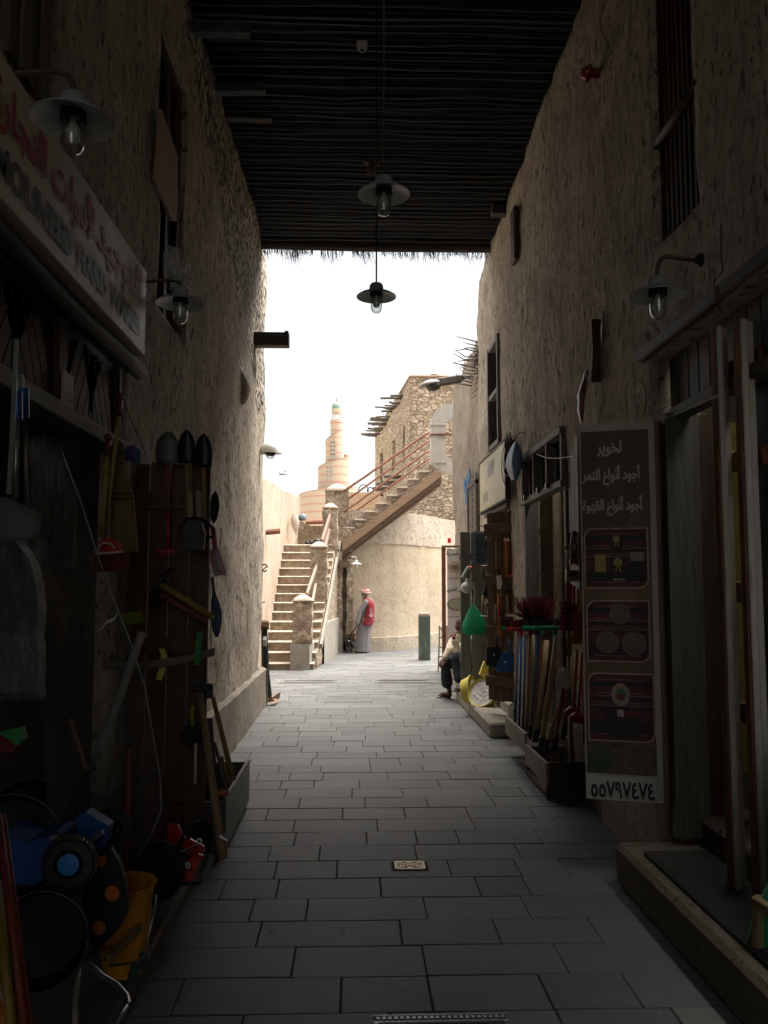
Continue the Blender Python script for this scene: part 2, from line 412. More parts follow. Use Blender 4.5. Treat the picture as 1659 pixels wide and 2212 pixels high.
# ---------------------------------------------------------------- lettering
_AR = {'ا': (0xFE8D, 2), 'أ': (0xFE83, 2), 'ب': (0xFE8F, 4), 'ة': (0xFE93, 2), 'ت': (0xFE95, 4), 'ج': (0xFE9D, 4), 'ح': (0xFEA1, 4), 'خ': (0xFEA5, 4),
       'د': (0xFEA9, 2), 'ر': (0xFEAD, 2), 'س': (0xFEB1, 4), 'ط': (0xFEC1, 4), 'ع': (0xFEC9, 4), 'ق': (0xFED5, 4), 'ل': (0xFEDD, 4), 'م': (0xFEE1, 4),
       'ن': (0xFEE5, 4), 'ه': (0xFEE9, 4), 'و': (0xFEED, 2), 'ي': (0xFEF1, 4), 'ص': (0xFEB9, 4), 'ف': (0xFED1, 4), 'ك': (0xFED9, 4)}
def arab(t):
    out = []
    n = len(t)
    def joins_next(c): return c == 'ـ' or (c in _AR and _AR[c][1] == 4)
    def joinable(c): return c == 'ـ' or c in _AR
    i = 0
    while i < n:
        c = t[i]
        if c in _AR:
            pj = i > 0 and joins_next(t[i - 1])
            if c == 'ل' and i + 1 < n and t[i + 1] in 'اأ':
                out.append(chr((0xFEFB if t[i + 1] == 'ا' else 0xFEF7) + (1 if pj else 0))); i += 2; continue
            nj = _AR[c][1] == 4 and i + 1 < n and joinable(t[i + 1])
            f = (3 if nj else 1) if pj else (2 if nj else 0)
            out.append(chr(_AR[c][0] + f))
        else: out.append(c)
        i += 1
    return ''.join(out[::-1])
def letters(b, txt, O, U, V, h, w=None, bold=.02, ext=.002, anchor='l', squash=None):
    """writes txt on the plane O + U*x + V*y; h = height of the drawn block, w = forced width"""
    c = bpy.data.curves.new('txt', 'FONT'); c.body = txt; c.extrude = 0; c.resolution_u = 3
    if any(ord(ch) > 0x5ff for ch in txt): c.bevel_depth = max(.022, bold * 1.15); c.bevel_resolution = 0
    else: c.offset = bold
    o = bpy.data.objects.new('txt', c); COL.objects.link(o)
    me = bpy.data.meshes.new_from_object(o)
    vs = [v.co.copy() for v in me.vertices]; fs = [tuple(p.vertices) for p in me.polygons]
    bpy.data.objects.remove(o); bpy.data.meshes.remove(me); bpy.data.curves.remove(c)
    if not vs: return
    x0 = min(v.x for v in vs); x1 = max(v.x for v in vs); y0 = min(v.y for v in vs); y1 = max(v.y for v in vs)
    k = h / (y1 - y0); kx = (w / (x1 - x0)) if w else k
    O = Vector(O); U = Vector(U).normalized(); V = Vector(V).normalized(); Nn = U.cross(V)
    ax = {'l': x0, 'c': (x0 + x1) / 2, 'r': x1}[anchor]
    b.add([O + U * ((v.x - ax) * kx) + V * ((v.y - y0) * k) + Nn * (ext + v.z * k * .06) for v in vs], fs)
# ================================================================= materials used by the setting
m_wallL = plaster('plaster_aged', (.54, .465, .375), (.155, .122, .09), (.72, .635, .52), streak=.8, pit=.85, dist=.04, plinth=(.52, (.30, .28, .25)), chips=(1.3, 6.3, .37))
m_wallR = plaster('plaster_tan', (.54, .465, .375), (.155, .122, .09), (.72, .635, .52), streak=.85, pit=.8, dist=.038, plinth=(.50, (.30, .27, .23)))
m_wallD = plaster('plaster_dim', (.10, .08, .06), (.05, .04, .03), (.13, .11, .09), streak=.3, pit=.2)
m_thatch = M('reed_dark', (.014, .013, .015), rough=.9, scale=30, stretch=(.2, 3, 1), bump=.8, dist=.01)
m_reed = M('reed_stem', (.075, .085, .10), rough=.4, scale=20, stretch=(.3, 1, 1), bump=.4)
m_woodD = wood('wood_dark', (.055, .038, .028), 'x')
m_woodDz = wood('wood_dark_z', (.06, .038, .026), 'z')
m_woodDy = wood('wood_dark_y', (.06, .042, .03), 'y')
m_greyW = wood('wood_grey', (.17, .155, .13), 'z')
m_greyWy = wood('wood_grey_y', (.17, .155, .13), 'y')
m_rust = M('rust', (.16, .065, .03), rough=.85, var=.5, bump=.5)
m_black = M('black_plastic', (.012, .012, .013), rough=.45, var=.2)
m_dark = M('dark_metal', (.03, .03, .033), rough=.4, metal=.6)
m_teal = M('teal_paint', (.035, .06, .065), rough=.7, var=.5)

def paving_mat():
    m, nt, b = _base('slate_paving')
    g = N(nt, 'NewGeometry'); v = coords(nt)
    big = noi(nt, v, 1.3, 6, .65); mid = noi(nt, v, 9, 7, .7); fine = noi(nt, v, 60, 5, .7)
    c = ramp(nt, g.outputs['Random Per Island'], [(0.0, (.080, .083, .084)), (.5, (.099, .102, .101)), (1.0, (.132, .133, .130))])
    c = mixc(nt, ramp(nt, big, [(.46, 0.0), (.66, .30)]), c, (.17, .168, .162))
    c = mixc(nt, ramp(nt, mid, [(.54, 0.0), (.72, .34)]), c, (.055, .056, .059))
    c = mixc(nt, ramp(nt, fine, [(.60, 0.0), (.70, .5)]), c, (.24, .235, .225))
    nt.links.new(c, b.inputs['Base Color'])
    nt.links.new(ramp(nt, fine, [(.3, .50), (.7, .66)]), b.inputs['Roughness']); b.inputs['Specular IOR Level'].default_value = .45
    nt.links.new(bumpn(nt, mth(nt, 'ADD', mth(nt, 'MULTIPLY', mid, .4), mth(nt, 'MULTIPLY', fine, .6)), .3, .005), b.inputs['Normal'])
    return m
m_pave = paving_mat()
m_grout = M('grout', (.085, .082, .076), rough=.95, scale=20)
m_sand = M('sand', (.42, .36, .28), rough=.95, scale=3)

# ================================================================= ground and paving
b = B(); b.sheet([[(-500, -60, -.10), (500, -60, -.10)], [(-500, 900, -.10), (500, 900, -.10)]])
mesh('ground', b, m_sand, loc=(0, 0, -.1), kind='structure')
b = B(); b.box((0.1, 8, -.044), (16, 60, .08))
mesh('paving_bed', b, m_grout, loc=(0, 0, 0), kind='structure')
b = B(); rr = random.Random(3)
y = -3.0
while y < 12.35:
    d = .308 + rr.uniform(-.008, .008); x = -1.55 - rr.random() * .5
    while x < 2.2:
        L = rr.choice([.30, .38, .46, .52, .58, .66]) + rr.uniform(-.03, .03)
        if not (abs(y + d / 2 - 4.98) < .16 and x < .48 < x + L and False):
            g = .003 + rr.random() * .004; z = rr.uniform(-.002, .003)
            k0 = len(b.v)
            b.box((x + L / 2, y + d / 2, -.02 + z), (L - g, d - g, .05), (rr.uniform(-.004, .004), rr.uniform(-.003, .003), rr.uniform(-.004, .004)), bev=.003)
        x += L
    y += d
while y < 27:
    d = .205; x = -7 - rr.random() * .3
    while x < 6.5:
        L = rr.choice([.30, .40, .45]); g = .006; z = rr.uniform(-.002, .002)
        if -7 < x + L / 2 < 6: b.box((x + L / 2, y + d / 2, -.02 + z), (L - g, d - g, .05))
        x += L
    y += d
mesh('alley_paving', b, m_pave, loc=(0, 0, 0), kind='structure')
# light strips of the drain frames let into the far paving
m_frame = M('stone_strip', (.17, .165, .155), rough=.8)
for (px, wd) in ((668, 1.05), (870, 1.02)):
    c = PG((px, 1473)); b = B()
    for (dx, dy, sx, sy) in ((0, -.21, wd, .03), (0, .21, wd, .03), (-wd / 2 + .015, 0, .03, .39), (wd / 2 - .015, 0, .03, .39), (0, -.12, wd - .2, .02), (0, .12, wd - .2, .02)):
        b.box((c.x + dx, c.y + dy, .008), (sx, sy, .008))
    mesh('inspection_cover', b, m_frame, loc=(c.x, c.y, .004), label='rectangular cover outline in the sunlit paving, ' + ('the one towards the steps' if px < 700 else 'the one towards the seated man'), cat='manhole cover', group='covers in the bright paving')
# ================================================================= rough wall sheet with openings
def rough_wall(cols, zs, holes, amp, ztop, depth_dir=1.0, capd=.5, freq=1.0):
    """cols: list of (x, y, nx, ny); holes: (y0, y1, z0, z1, depth)"""
    b = B(); nz = len(zs)
    for (x, y, nx, ny) in cols:
        for z in zs:
            zt = ztop(x, y); zz = min(z, zt)
            p = Vector((x, y, zz)) * freq
            d = noise.noise(p * .9) * 1.0 + noise.noise(p * 2.7 + Vector((3, 1, 7))) * .45 + noise.noise(Vector((p.x * 9, p.y * 9, p.z * 3.5))) * .22
            if z > zt - .3: zz += noise.noise(Vector((x * 6, y * 6, 2))) * .05
            b.v.append(Vector((x + nx * d * amp, y + ny * d * amp, zz)))
    def inside(i, j):
        cy = (cols[i][1] + cols[i + 1][1]) / 2; cz = (zs[j] + zs[j + 1]) / 2
        for h in holes:
            if h[0] < cy < h[1] and h[2] < cz < h[3] and abs(cols[i][2]) > .7: return h
        return None
    H = {}
    for i in range(len(cols) - 1):
        for j in range(nz - 1):
            h = inside(i, j)
            if h: H[(i, j)] = h
            elif zs[j] < max(ztop(*cols[i][:2]), ztop(*cols[i + 1][:2])) + .001:
                b.f.append((i * nz + j, (i + 1) * nz + j, (i + 1) * nz + j + 1, i * nz + j + 1)); b.mi.append(0)
    ex = {}
    def back(k, h):
        key = (k, h)
        if key not in ex:
            c = cols[k // nz]; v = b.v[k]; bx = c[0] - c[2] * h[4]
            ex[key] = len(b.v); b.v.append(Vector((bx, v.y, v.z)))
        return ex[key]
    for (i, j), h in H.items():
        for (di, dj, A, C) in ((-1, 0, i * nz + j, i * nz + j + 1), (1, 0, (i + 1) * nz + j, (i + 1) * nz + j + 1), (0, -1, i * nz + j, (i + 1) * nz + j), (0, 1, i * nz + j + 1, (i + 1) * nz + j + 1)):
            if (i + di, j + dj) not in H and 0 <= j + dj < nz - 1 and 0 <= i + di < len(cols) - 1:
                b.f.append((A, C, back(C, h), back(A, h))); b.mi.append(0)
    # cap along the top
    cap = []
    for i, (x, y, nx, ny) in enumerate(cols):
        cap.append(len(b.v)); v = b.v[i * nz + nz - 1]; b.v.append(Vector((v.x - nx * capd, v.y - ny * capd, v.z + .02)))
    for i in range(len(cols) - 1):
        b.f.append((i * nz + nz - 1, (i + 1) * nz + nz - 1, cap[i + 1], cap[i])); b.mi.append(0)
    return b
def merge_lines(a, b_, step, extra):
    n = max(1, int(round((b_ - a) / step))); L = [a + (b_ - a) * i / n for i in range(n + 1)]
    for e in extra:
        if a < e < b_:
            k = min(range(len(L)), key=lambda i: abs(L[i] - e)); L[k] = e
    return L

# ---------------- building of the hardware shop (west side)
LB = thing('market_building', 'tall brown plastered market house with a shop front under the hardware sign', 'building', (-1.3, 5, 0))
def xl(y): return -1.31 + .045 * max(0, min(1, (y - 6) / 3))
hL = [(-1.5, 4.86, 0.0, 2.92, .13), (5.55, 6.4, 3.45, 5.45, .10), (-1.0, 1.2, 4.2, 5.9, .3), (2.3, 2.75, 4.15, 6.0, .1)]
hL = hL[:3]
ys = merge_lines(-8, 2, .12, [h[0] for h in hL] + [h[1] for h in hL])[:-1] + merge_lines(2, 11.9, .05, [h[0] for h in hL] + [h[1] for h in hL])
cols = [(xl(y), y, 1, 0) for y in ys]
for a in range(1, 7):
    t = a / 6 * math.pi / 2; cols.append((-1.365 + .1 * math.cos(t), 11.9 + .12 * math.sin(t), math.cos(t), math.sin(t)))
for i in range(1, 30): cols.append((-1.365 - i * .1, 12.02 + i * .02, 0, 1))
zs = merge_lines(0, 6.35, .05, [2.92, 3.45, 5.45, 4.2, 5.9])
b = rough_wall(cols, zs, hL, .045, lambda x, y: 6.35 if y < 11.5 else 6.3)
mesh('wall', b, m_wallL, parent=LB, smooth=True)
# plinth skirting projecting a little
b = B()
g = []
for y in merge_lines(6.6, 12.0, .1, []):
    g.append([(xl(y) + .0, y, .54 + .02 * noise.noise(Vector((y * 2, 0, 0)))), (xl(y) + .055, y, .51 + .02 * noise.noise(Vector((y * 2, 0, 0)))), (xl(y) + .06, y, .25), (xl(y) + .065, y, -.02)])
b.sheet(g); b.prism([(-1.19, 12.0, 0), (-1.19, 12.06, 0), (-1.19, 12.06, .5), (-1.19, 12.0, .5)], (-.4, 0, 0)); b.rough(.012, 5)
mesh('plinth', b, plaster('plinth_grey', (.32, .28, .23), (.15, .125, .10), (.42, .37, .31), streak=.3, pit=.3), parent=LB, smooth='auto')
# interior of the shop
def room(name, parent, x0, x1, y0, y1, z1, mat):
    b = B(); t = .1
    b.box(((x0 + x1) / 2, (y0 + y1) / 2, -.02 + .1), (abs(x1 - x0), y1 - y0, .1))
    b.box(((x0 + x1) / 2, (y0 + y1) / 2, z1), (abs(x1 - x0), y1 - y0, t))
    far = x0 if abs(x0) > abs(x1) else x1
    b.box((far, (y0 + y1) / 2, z1 / 2), (t, y1 - y0, z1))
    b.box(((x0 + x1) / 2, y0, z1 / 2), (abs(x1 - x0), t, z1)); b.box(((x0 + x1) / 2, y1, z1 / 2), (abs(x1 - x0), t, z1))
    return mesh(name, b, mat, parent=parent)
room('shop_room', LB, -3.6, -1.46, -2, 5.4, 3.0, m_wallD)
b = B()   # door step slab in front of the shop, and lintel + beam above
b.box((-1.22, 2.2, .05), (.72, 6.2, .10), bev=.015); b.rough(.006, 4)
mesh('door_step', b, M('step_stone', (.16, .155, .14), rough=.8, scale=5, bump=.6, dist=.008), parent=LB)
b = B(); b.box((-1.30, 1.8, 2.40), (.10, 6.1, .075), bev=.006)
mesh('lintel', b, m_greyWy, parent=LB)
b = B(); b.tube([(-1.235, y, 2.86 + .015 * math.sin(y * 3)) for y in merge_lines(-1.4, 4.9, .3, [])], .045, 9, wob=.15)
mesh('lintel_pole', b, wood('pole_black', (.022, .018, .015), 'y'), parent=LB, smooth=True)
b = B(); b.box((-1.36, 1.7, 2.65), (.03, 6.3, .46))
for cy, hw in ((4.32, .46), (3.35, .46), (2.35, .46)):      # slanting boards meeting in chevrons
    for k in range(-4, 5):
        yy = cy + k * .1
        b.beam((-1.338, yy, 2.44), (-1.338, yy + (.22 if k < 0 else -.22 if k > 0 else 0), 2.82), .012, .075)
    for s in (-1, 1): b.box((-1.325, cy + s * hw, 2.64), (.03, .05, .44))
mesh('transom', b, m_woodDz, parent=LB)
# upper window of the west building with its boards
W = mesh('window', B().box((-1.40, 5.975, 4.45), (.03, .86, 2.0)), m_woodDz, parent=LB)
b = B()
for y in (5.62, 5.95, 6.33): b.box((-1.365, y, 4.45), (.05, .07, 1.98))
for z in (3.5, 4.45, 5.4): b.box((-1.365, 5.975, z), (.055, .84, .07))
mesh('frame', b, m_woodDz, parent=W)
b = B(); b.prism([PX(q1(950, 640), -1.27), PX(q1(1050, 930), -1.27), PX(q1(1045, 1300), -1.27), PX(q1(1015, 1295), -1.27), PX(q1(915, 1060), -1.27)], (-.02, 0, 0))
mesh('plywood_board', b, M('plywood', (.36, .235, .165), rough=.7, var=.15, scale=3, stretch=(1, 1, .3)), parent=LB, label='pinkish plywood board across the upper window')
W = mesh('window', B().box((-1.58, .1, 5.05), (.03, 2.2, 1.7)), m_woodDz, parent=LB)
# vertical planks (shutter) beside the top corner of the photo, over the sign
b = B()
for k in range(4): b.box((-1.285 + .012 * (k % 2), 3.07 + k * .1, 4.75), (.03, .085, 2.3))
mesh('plank_shutter', b, wood('wood_olive', (.11, .095, .06), 'z'), parent=LB)
# ---------------- building of the date shop (east side)
RB = thing('market_building', 'tall tan plastered market house with the brown banner and open shop doors', 'building', (1.8, 5, 0))
def xr(y): return 1.76 + .012 * max(0, y - 4)
hR = [(2.0, 5.0, .0, 3.0, .16), (7.2, 8.98, 0.0, 3.0, .14), (10.0, 11.75, 0, 2.66, .2), (4.22, 4.86, 3.62, 6.3, .07), (10.6, 11.45, 3.45, 4.85, .12)]
ext = [h[0] for h in hR] + [h[1] for h in hR]
ys = merge_lines(-8, 2.0, .2, ext)[:-1] + merge_lines(2.0, 12.75, .05, ext)
cols = [(xr(y), y, -1, 0) for y in ys]
for a in range(1, 9):
    t = a / 8 * math.pi / 2; cols.append((xr(12.75) + .2 - .2 * math.cos(t), 12.75 + .2 * math.sin(t), -math.cos(t), math.sin(t)))
for i in range(1, 30): cols.append((xr(12.75) + .2 + i * .1, 12.95, 0, 1))
zs = merge_lines(0, 6.3, .05, [2.66, 3.0, 3.62, 3.45, 4.85])
def ztr(x, y):
    if y < 11.6: return 6.3
    if y < 12.3: return lerp(6.3, 6.05, (y - 11.6) / .7)
    return lerp(6.05, 5.55, min(1, (y - 12.3) / .6))
b = rough_wall(cols, zs, hR, .04, ztr)
mesh('wall', b, m_wallR, parent=RB, smooth=True)
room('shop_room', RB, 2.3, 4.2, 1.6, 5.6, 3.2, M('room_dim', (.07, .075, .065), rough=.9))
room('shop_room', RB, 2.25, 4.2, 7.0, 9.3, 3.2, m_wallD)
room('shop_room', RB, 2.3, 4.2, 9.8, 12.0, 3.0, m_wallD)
# pier base and return under the banner
b = B(); b.box((1.86, 5.55, .25), (.24, 1.12, .54), bev=.02); b.rough(.012, 4)
mesh('plinth', b, MATS['plinth_grey'], parent=RB)
# platform and threshold
b = B(); b.box((1.90, 3.0, .118), (.89, 3.74, .236), bev=.025)
k0 = len(b.v); b.rough(.01, 3)
mesh('platform', b, plaster('platform_stone', (.13, .115, .085), (.06, .052, .038), (.17, .15, .115), streak=.2, pit=.3), parent=RB)
b = B(); b.box((2.08, 3.4, .30), (.34, 3.1, .16), bev=.02); b.rough(.01, 3)
mesh('threshold', b, MATS['platform_stone'], parent=RB)
b = B(); g = []
for i in range(9):
    g.append([(1.53 + .33 * j / 4 + .03 * noise.noise(Vector((i, j, 0))), 4.62 - i * .32, .245 + .012 * abs(noise.noise(Vector((i * .9, j * .9, 3))))) for j in range(5)])
b.sheet(g, .006, (0, 0, 1))
mesh('floor_mat', b, M('mat_green', (.018, .021, .019), rough=.95, scale=40, bump=.8), label='dark green worn mat spread on the low stone platform before the date shop', cat='mat', smooth=True)
# frame, lintel shelf and transom of the near doorway
b = B()
b.box((1.775, 3.55, 3.045), (.10, 3.1, .075), bev=.01)
mesh('lintel', b, wood('lintel_dark', (.095, .085, .07), 'y'), parent=RB)
FR = mesh('door_frame', B().box((1.87, 4.93, 1.42), (.10, .13, 2.4), bev=.006).box((1.87, 3.5, 2.64), (.09, 2.72, .07), bev=.006), m_greyW, parent=RB)
b = B(); b.box((1.905, 3.5, 2.84), (.03, 2.9, .34))
for k in range(20): b.box((1.885, 2.15 + k * .145, 2.84), (.012, .125, .31))
mesh('transom', b, M('panel_grey', (.13, .13, .12), rough=.6), parent=RB)
b = B(); b.box((1.865, 4.80, 1.45), (.19, .06, 2.36))
mesh('door_jamb', b, wood('jamb_olive', (.095, .09, .072), 'z'), parent=RB)
b = B(); b.box((2.01, 4.84, 1.45), (.10, .05, 2.36)); mesh('door_jamb', b, m_woodDz, parent=RB)
b = B(); b.box((2.18, 4.9, 1.6), (.24, .03, 2.0))
mesh('inner_panel', b, M('ochre_board', (.22, .19, .05), rough=.7), parent=RB)
b = B(); b.box((2.1, 3.9, .75), (.04, .8, .7)); mesh('inner_panel', b, M('red_brown_board', (.16, .06, .035), rough=.7), parent=RB)
# upper window near: slats and rail
W = mesh('window', B().box((1.85, 4.54, 4.96), (.02, .68, 2.7)), m_woodDz, parent=RB)
b = B()
for k in range(9): b.box((1.825, 4.27 + k * .068, 4.96), (.03, .03, 2.66))
mesh('slat', b, m_woodDz, parent=W)
b = B(); b.tube([(1.79, 4.2, 4.27), (1.80, 4.88, 4.27)], .028, 8, wob=.1); mesh('rail', b, m_woodDy, parent=W, smooth=True)
# small barred window far
W = mesh('window', B().box((1.97, 11.02, 4.15), (.02, .85, 1.42)), m_woodDz, parent=RB)
b = B()
for y in (10.64, 11.41): b.box((1.86, y, 4.15), (.12, .07, 1.4))
for z in (3.48, 4.15, 4.82): b.box((1.86, 11.02, z), (.10, .80, .06))
mesh('frame', b, m_greyW, parent=W)
b = B()
for k in range(6): b.box((1.90, 10.75 + k * .11, 4.15), (.02, .02, 1.36))
mesh('bars', b, m_dark, parent=W)
# doorway of the tool shop: transom light, jambs
b = B()
for z in (2.52, 2.98): b.box((1.80, 8.09, z), (.10, 1.80, .06), bev=.005)
for y in (7.23, 7.80, 8.38, 8.95): b.box((1.80, y, 2.75), (.07, .045, .42))
FR = mesh('door_frame', b, m_greyWy, parent=RB)
b = B()
for y in (7.62, 8.0, 8.62, 8.72): b.box((1.735, y, 2.545), (.035, .045, .045))
mesh('peg', b, m_dark, parent=RB)
b = B(); b.box((1.86, 8.95, 1.3), (.14, .06, 2.5)); b.box((1.86, 7.22, 1.3), (.14, .06, 2.5)); mesh('door_jamb', b, m_greyW, parent=RB)
b = B(); b.box((1.86, 8.09, 2.75), (.01, 1.74, .42)); mesh('transom_glass', b, M('dusty_glass', (.012, .012, .012), rough=.85, spec=.1), parent=RB)
# barred light over the third doorway
b = B(); b.box((1.84, 10.88, 2.60), (.1, 1.75, .05)); b.box((1.84, 10.88, 2.30), (.1, 1.75, .05))
for k in range(12): b.box((1.84, 10.08 + k * .145, 2.45), (.02, .02, .27))
mesh('door_frame', b, m_greyWy, parent=RB)
b = B(); b.box((1.62, 9.6, .085), (.62, 3.0, .17), bev=.02); b.box((1.84, 9.2, .12), (.2, 1.0, .30), bev=.02); b.rough(.008, 4)
b2 = B(); b2.box((1.70, 10.95, .085), (.46, 3.1, .17), bev=.02); b2.box((1.88, 10.6, .15), (.2, 1.8, .30), bev=.02); b2.rough(.008, 4)
mesh('door_step', b2, plaster('step_pale', (.32, .29, .24), (.16, .14, .11), (.42, .39, .33), streak=.2, pit=.3), parent=RB)
# end wall of the covered lane behind the photographer
b = B()
for s, x in ((-1, -3.7), (1, 4.3)): b.box((x, 2, 3.1), (.1, 20.0, 6.3))
# ================================================================= roof of poles and reed mats
RF = thing('reed_roof', 'dark roof of poles and reed mats spanning the lane with a ragged fringe', 'roof', (.2, 2, 6.2))
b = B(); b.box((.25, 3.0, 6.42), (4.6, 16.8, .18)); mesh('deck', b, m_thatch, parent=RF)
b = B(); y = -5.2; rr = random.Random(11)
while y < 11.3:
    ph = rr.random() * 9; a = rr.uniform(.006, .022)
    pts = [(x, y + a * math.sin(x * 2.3 + ph) + .7 * a * noise.noise(Vector((x * 2.5, y * 3, 1))) * 2, 6.29 + .008 * noise.noise(Vector((x * 3, y, 5)))) for x in [-1.5 + .17 * i for i in range(21)]]
    b.tube(pts, rr.uniform(.005, .010), 6, cap=False)
    y += rr.uniform(.08, .17)
mesh('reed_mat', b, m_reed, parent=RF, smooth=True)
b = B(); rr = random.Random(5)
y = -5.3
while y < 11.2:   # the darker canes lying between
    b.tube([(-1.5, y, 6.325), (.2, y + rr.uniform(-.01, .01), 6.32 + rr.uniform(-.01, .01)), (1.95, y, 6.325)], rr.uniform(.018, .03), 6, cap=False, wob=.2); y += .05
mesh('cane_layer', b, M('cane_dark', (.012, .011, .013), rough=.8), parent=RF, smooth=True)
b = B(); b.tube([(-1.45, 11.32, 6.25), (.3, 11.34, 6.235), (2.0, 11.32, 6.24)], .055, 9, wob=.1); b.box((.25, 11.33, 6.33), (3.6, .1, .12))
mesh('edge_beam', b, wood('wood_edge', (.06, .05, .05), 'x'), parent=RF)
b = B(); rr = random.Random(8)
for i in range(520):
    x = rr.uniform(-1.3, 1.9)
    if noise.noise(Vector((x * 5, 0, 0))) < -.30: continue
    L = rr.uniform(.04, .17) * rr.uniform(.5, 1.1) * (1 + noise.noise(Vector((x * 4, 3, 0)))); yy = 11.37 + rr.uniform(-.03, .04); dx = rr.uniform(-.03, .05)
    b.tube([(x, yy, 6.22), (x + dx * .3, yy + .01, 6.2 - L * .5), (x + dx * rr.uniform(.5, 1.5), yy, 6.2 - L)], [.0034, .003, .0015], 4, cap=False)
mesh('fringe', b, m_thatch, parent=RF)
# beam ends jutting from the west wall and the east wall
def beam_end(p, Y, q, label, mat, w=.1, h=.09):
    a = P(p, Y); c = P(q, Y)
    x = xl(Y) - .1 if a.x < 0 else xr(Y) + .1
    b = B(); z = (a.z + c.z) / 2; x1 = c.x
    b.beam((x, Y, z), (x1, Y, z + rnd.uniform(-.02, .02)), w, h, bev=.008)
    mesh('roof_beam', b, mat, label=label, cat='wooden beam', group='beam ends jutting from the lane walls')
beam_end(q1(980, 170), 6.7, q1(1470, 180), 'teal-stained beam end at the top of the west wall, highest and nearest of three', m_teal)
beam_end(q1(1080, 510), 7.6, q1(1560, 545), 'middle beam end of the three under the dark reed roof by the chipped wall', m_teal)
beam_end(q1(1120, 660), 8.2, q1(1600, 690), 'brown beam end under the reed roof, lowest of three on the chipped wall', m_woodD)
beam_end(q6(480, 330), 7.3, q6(380, 330), 'short dark beam end high on the east wall beyond the red alarm sounder', m_woodD, .08, .07)
beam_end(q6(190, 1230), 10.1, q6(35, 1250), 'stubby brown beam end by the roof fringe on the east wall', m_woodD, .14, .12)
b = B(); p = PX(q6(170, 1385), 1.80); b.box((p.x, p.y, p.z), (.05, .22, .62), bev=.01)
mesh('timber_block', b, m_woodDz, label='upright timber block set in the east wall below the stubby beam end', cat='timber')
b = B(); a = PX(q7(650, 35), 1.75); c = PX(q7(645, 400), 1.75); b.tube([a, (a + c) / 2 + Vector((.01, .01, 0)), c], .035, 7, wob=.3)
mesh('wooden_pole', b, m_woodDz, smooth=True, label='dark upright pole on the east wall above the brown banner', cat='pole')
# ================================================================= the sunlit court beyond the roof
m_rub = lumpy('rubble_stair', (.47, .38, .285), (.20, .15, .105), (.58, .49, .39), .09, 7)
m_rubr = lumpy('rubble_riser', (.46, .37, .28), (.24, .18, .125), (.57, .48, .38), .06, 5)
m_bldg = masonry('rubble_house', (.55, .44, .325), (.36, .275, .19), 4.4, 7.6, dist=.10, lite=(.66, .55, .43), warp=.45, gap=.5)
m_cream = plaster('cream_wall', (.415, .345, .255), (.30, .24, .17), (.46, .39, .30), streak=.15, pit=.05, dist=.02)
m_creamU = plaster('pale_wall', (.455, .385, .315), (.30, .24, .18), (.50, .435, .365), streak=.1, pit=.12, dist=.05)
m_pink = plaster('pink_wall', (.44, .345, .27), (.33, .25, .185), (.49, .405, .33), streak=.25, pit=.05, dist=.02)
m_cap = M('cap_plaster', (.40, .33, .27), rough=.9, scale=10, bump=.5, dist=.01)
m_grey = plaster('grey_render', (0.274, 0.252, 0.215), (0.185, 0.167, 0.141), (0.326, 0.303, 0.266), streak=.5, pit=.2, dist=.015)
m_brownp = M('brown_paint', (0.222, 0.092, 0.059), rough=.65, var=.3, bump=.4)
m_brownw = wood('wood_stringer', (.27, .18, .115), 'x', var=.25)
m_brownd = wood('wood_stringer_dark', (.13, .085, .058), 'x', var=.3)

# ---- pinkish boundary wall
b = B(); pts = [(-2.05, 12.9), (-1.86, 15), (-1.78, 17), (-1.70, 20.8), (-1.47, 23.0)]
zt = [3.45, 3.60, 3.78, 3.93, 4.03]
def along(pts, n):
    out = []
    for k in range(len(pts) - 1):
        for i in range(n): out.append(tuple(lerp(pts[k][j], pts[k + 1][j], i / n) for j in range(len(pts[0]))))
    return out + [tuple(pts[-1])]
L = along([(p[0], p[1], z) for p, z in zip(pts, zt)], 16)
g = [[(x + .02 * noise.noise(Vector((y, z, 0))), y, zz * z / 20 + (.03 * noise.noise(Vector((y * 1.5, 0, 0))) if z == 20 else 0)) for z in range(21)] for (x, y, zz) in L]
b.sheet(g, .35, (-1, 0, 0))
PW = mesh('boundary_wall', b, m_pink, smooth='auto', loc=(-1.8, 18, 0), label='pinkish plastered wall rising beside the outdoor stone steps', cat='wall')
b = B(); a = P((590, 1150), 17.3); b.tube([(a.x - .16, 17.3, a.z), (a.x + .14, 17.3, a.z + .03)], [.055, .06], 8)
mesh('rain_spout', b, m_brownp, label='short red-brown spout jutting from the pink wall beside the steps', cat='spout')

# ---- lower flight of steps
ST = thing('stone_stairs', 'outdoor stone stairs with rubble risers climbing beside the pink wall', 'stairs', (-1.2, 17, 0))
def sxr(y): return -.737 + (y - 17.5) * .084
def sxl(y): return -1.80 + (y - 17) * .04
z = 0; y = 17.05; nst = 14
rb = B(); tb = B()
for k in range(nst):
    h = .14 if k == 0 else .192
    ya, yb = y, y + .28
    xa, xb = sxl(y) - .05, sxr(y)
    n = 16
    g = [[(lerp(xa, xb, i / n), ya + .03 + .02 * noise.noise(Vector((i * .7, k, j))), z + (h - .03) * j / 3) for j in range(4)] for i in range(n + 1)]
    rb.sheet(g); rb.box(((xa + xb) / 2, (ya + .06 + 24) / 2 if k == nst - 1 else ya + .25, z + h / 2 - .01), (xb - xa - .01, .3, h - .02))
    g = []
    for i in range(n + 1):
        xx = lerp(xa, xb, i / n); wv = .012 * noise.noise(Vector((i * 1.1, k * 3, 9)))
        g.append([(xx, ya + .02 + wv, z + h - .035 + wv), (xx, ya - .015 + wv, z + h - .018), (xx, ya + .01, z + h), (xx, yb + .03, z + h)])
    tb.sheet(g)
    z += h; y = yb
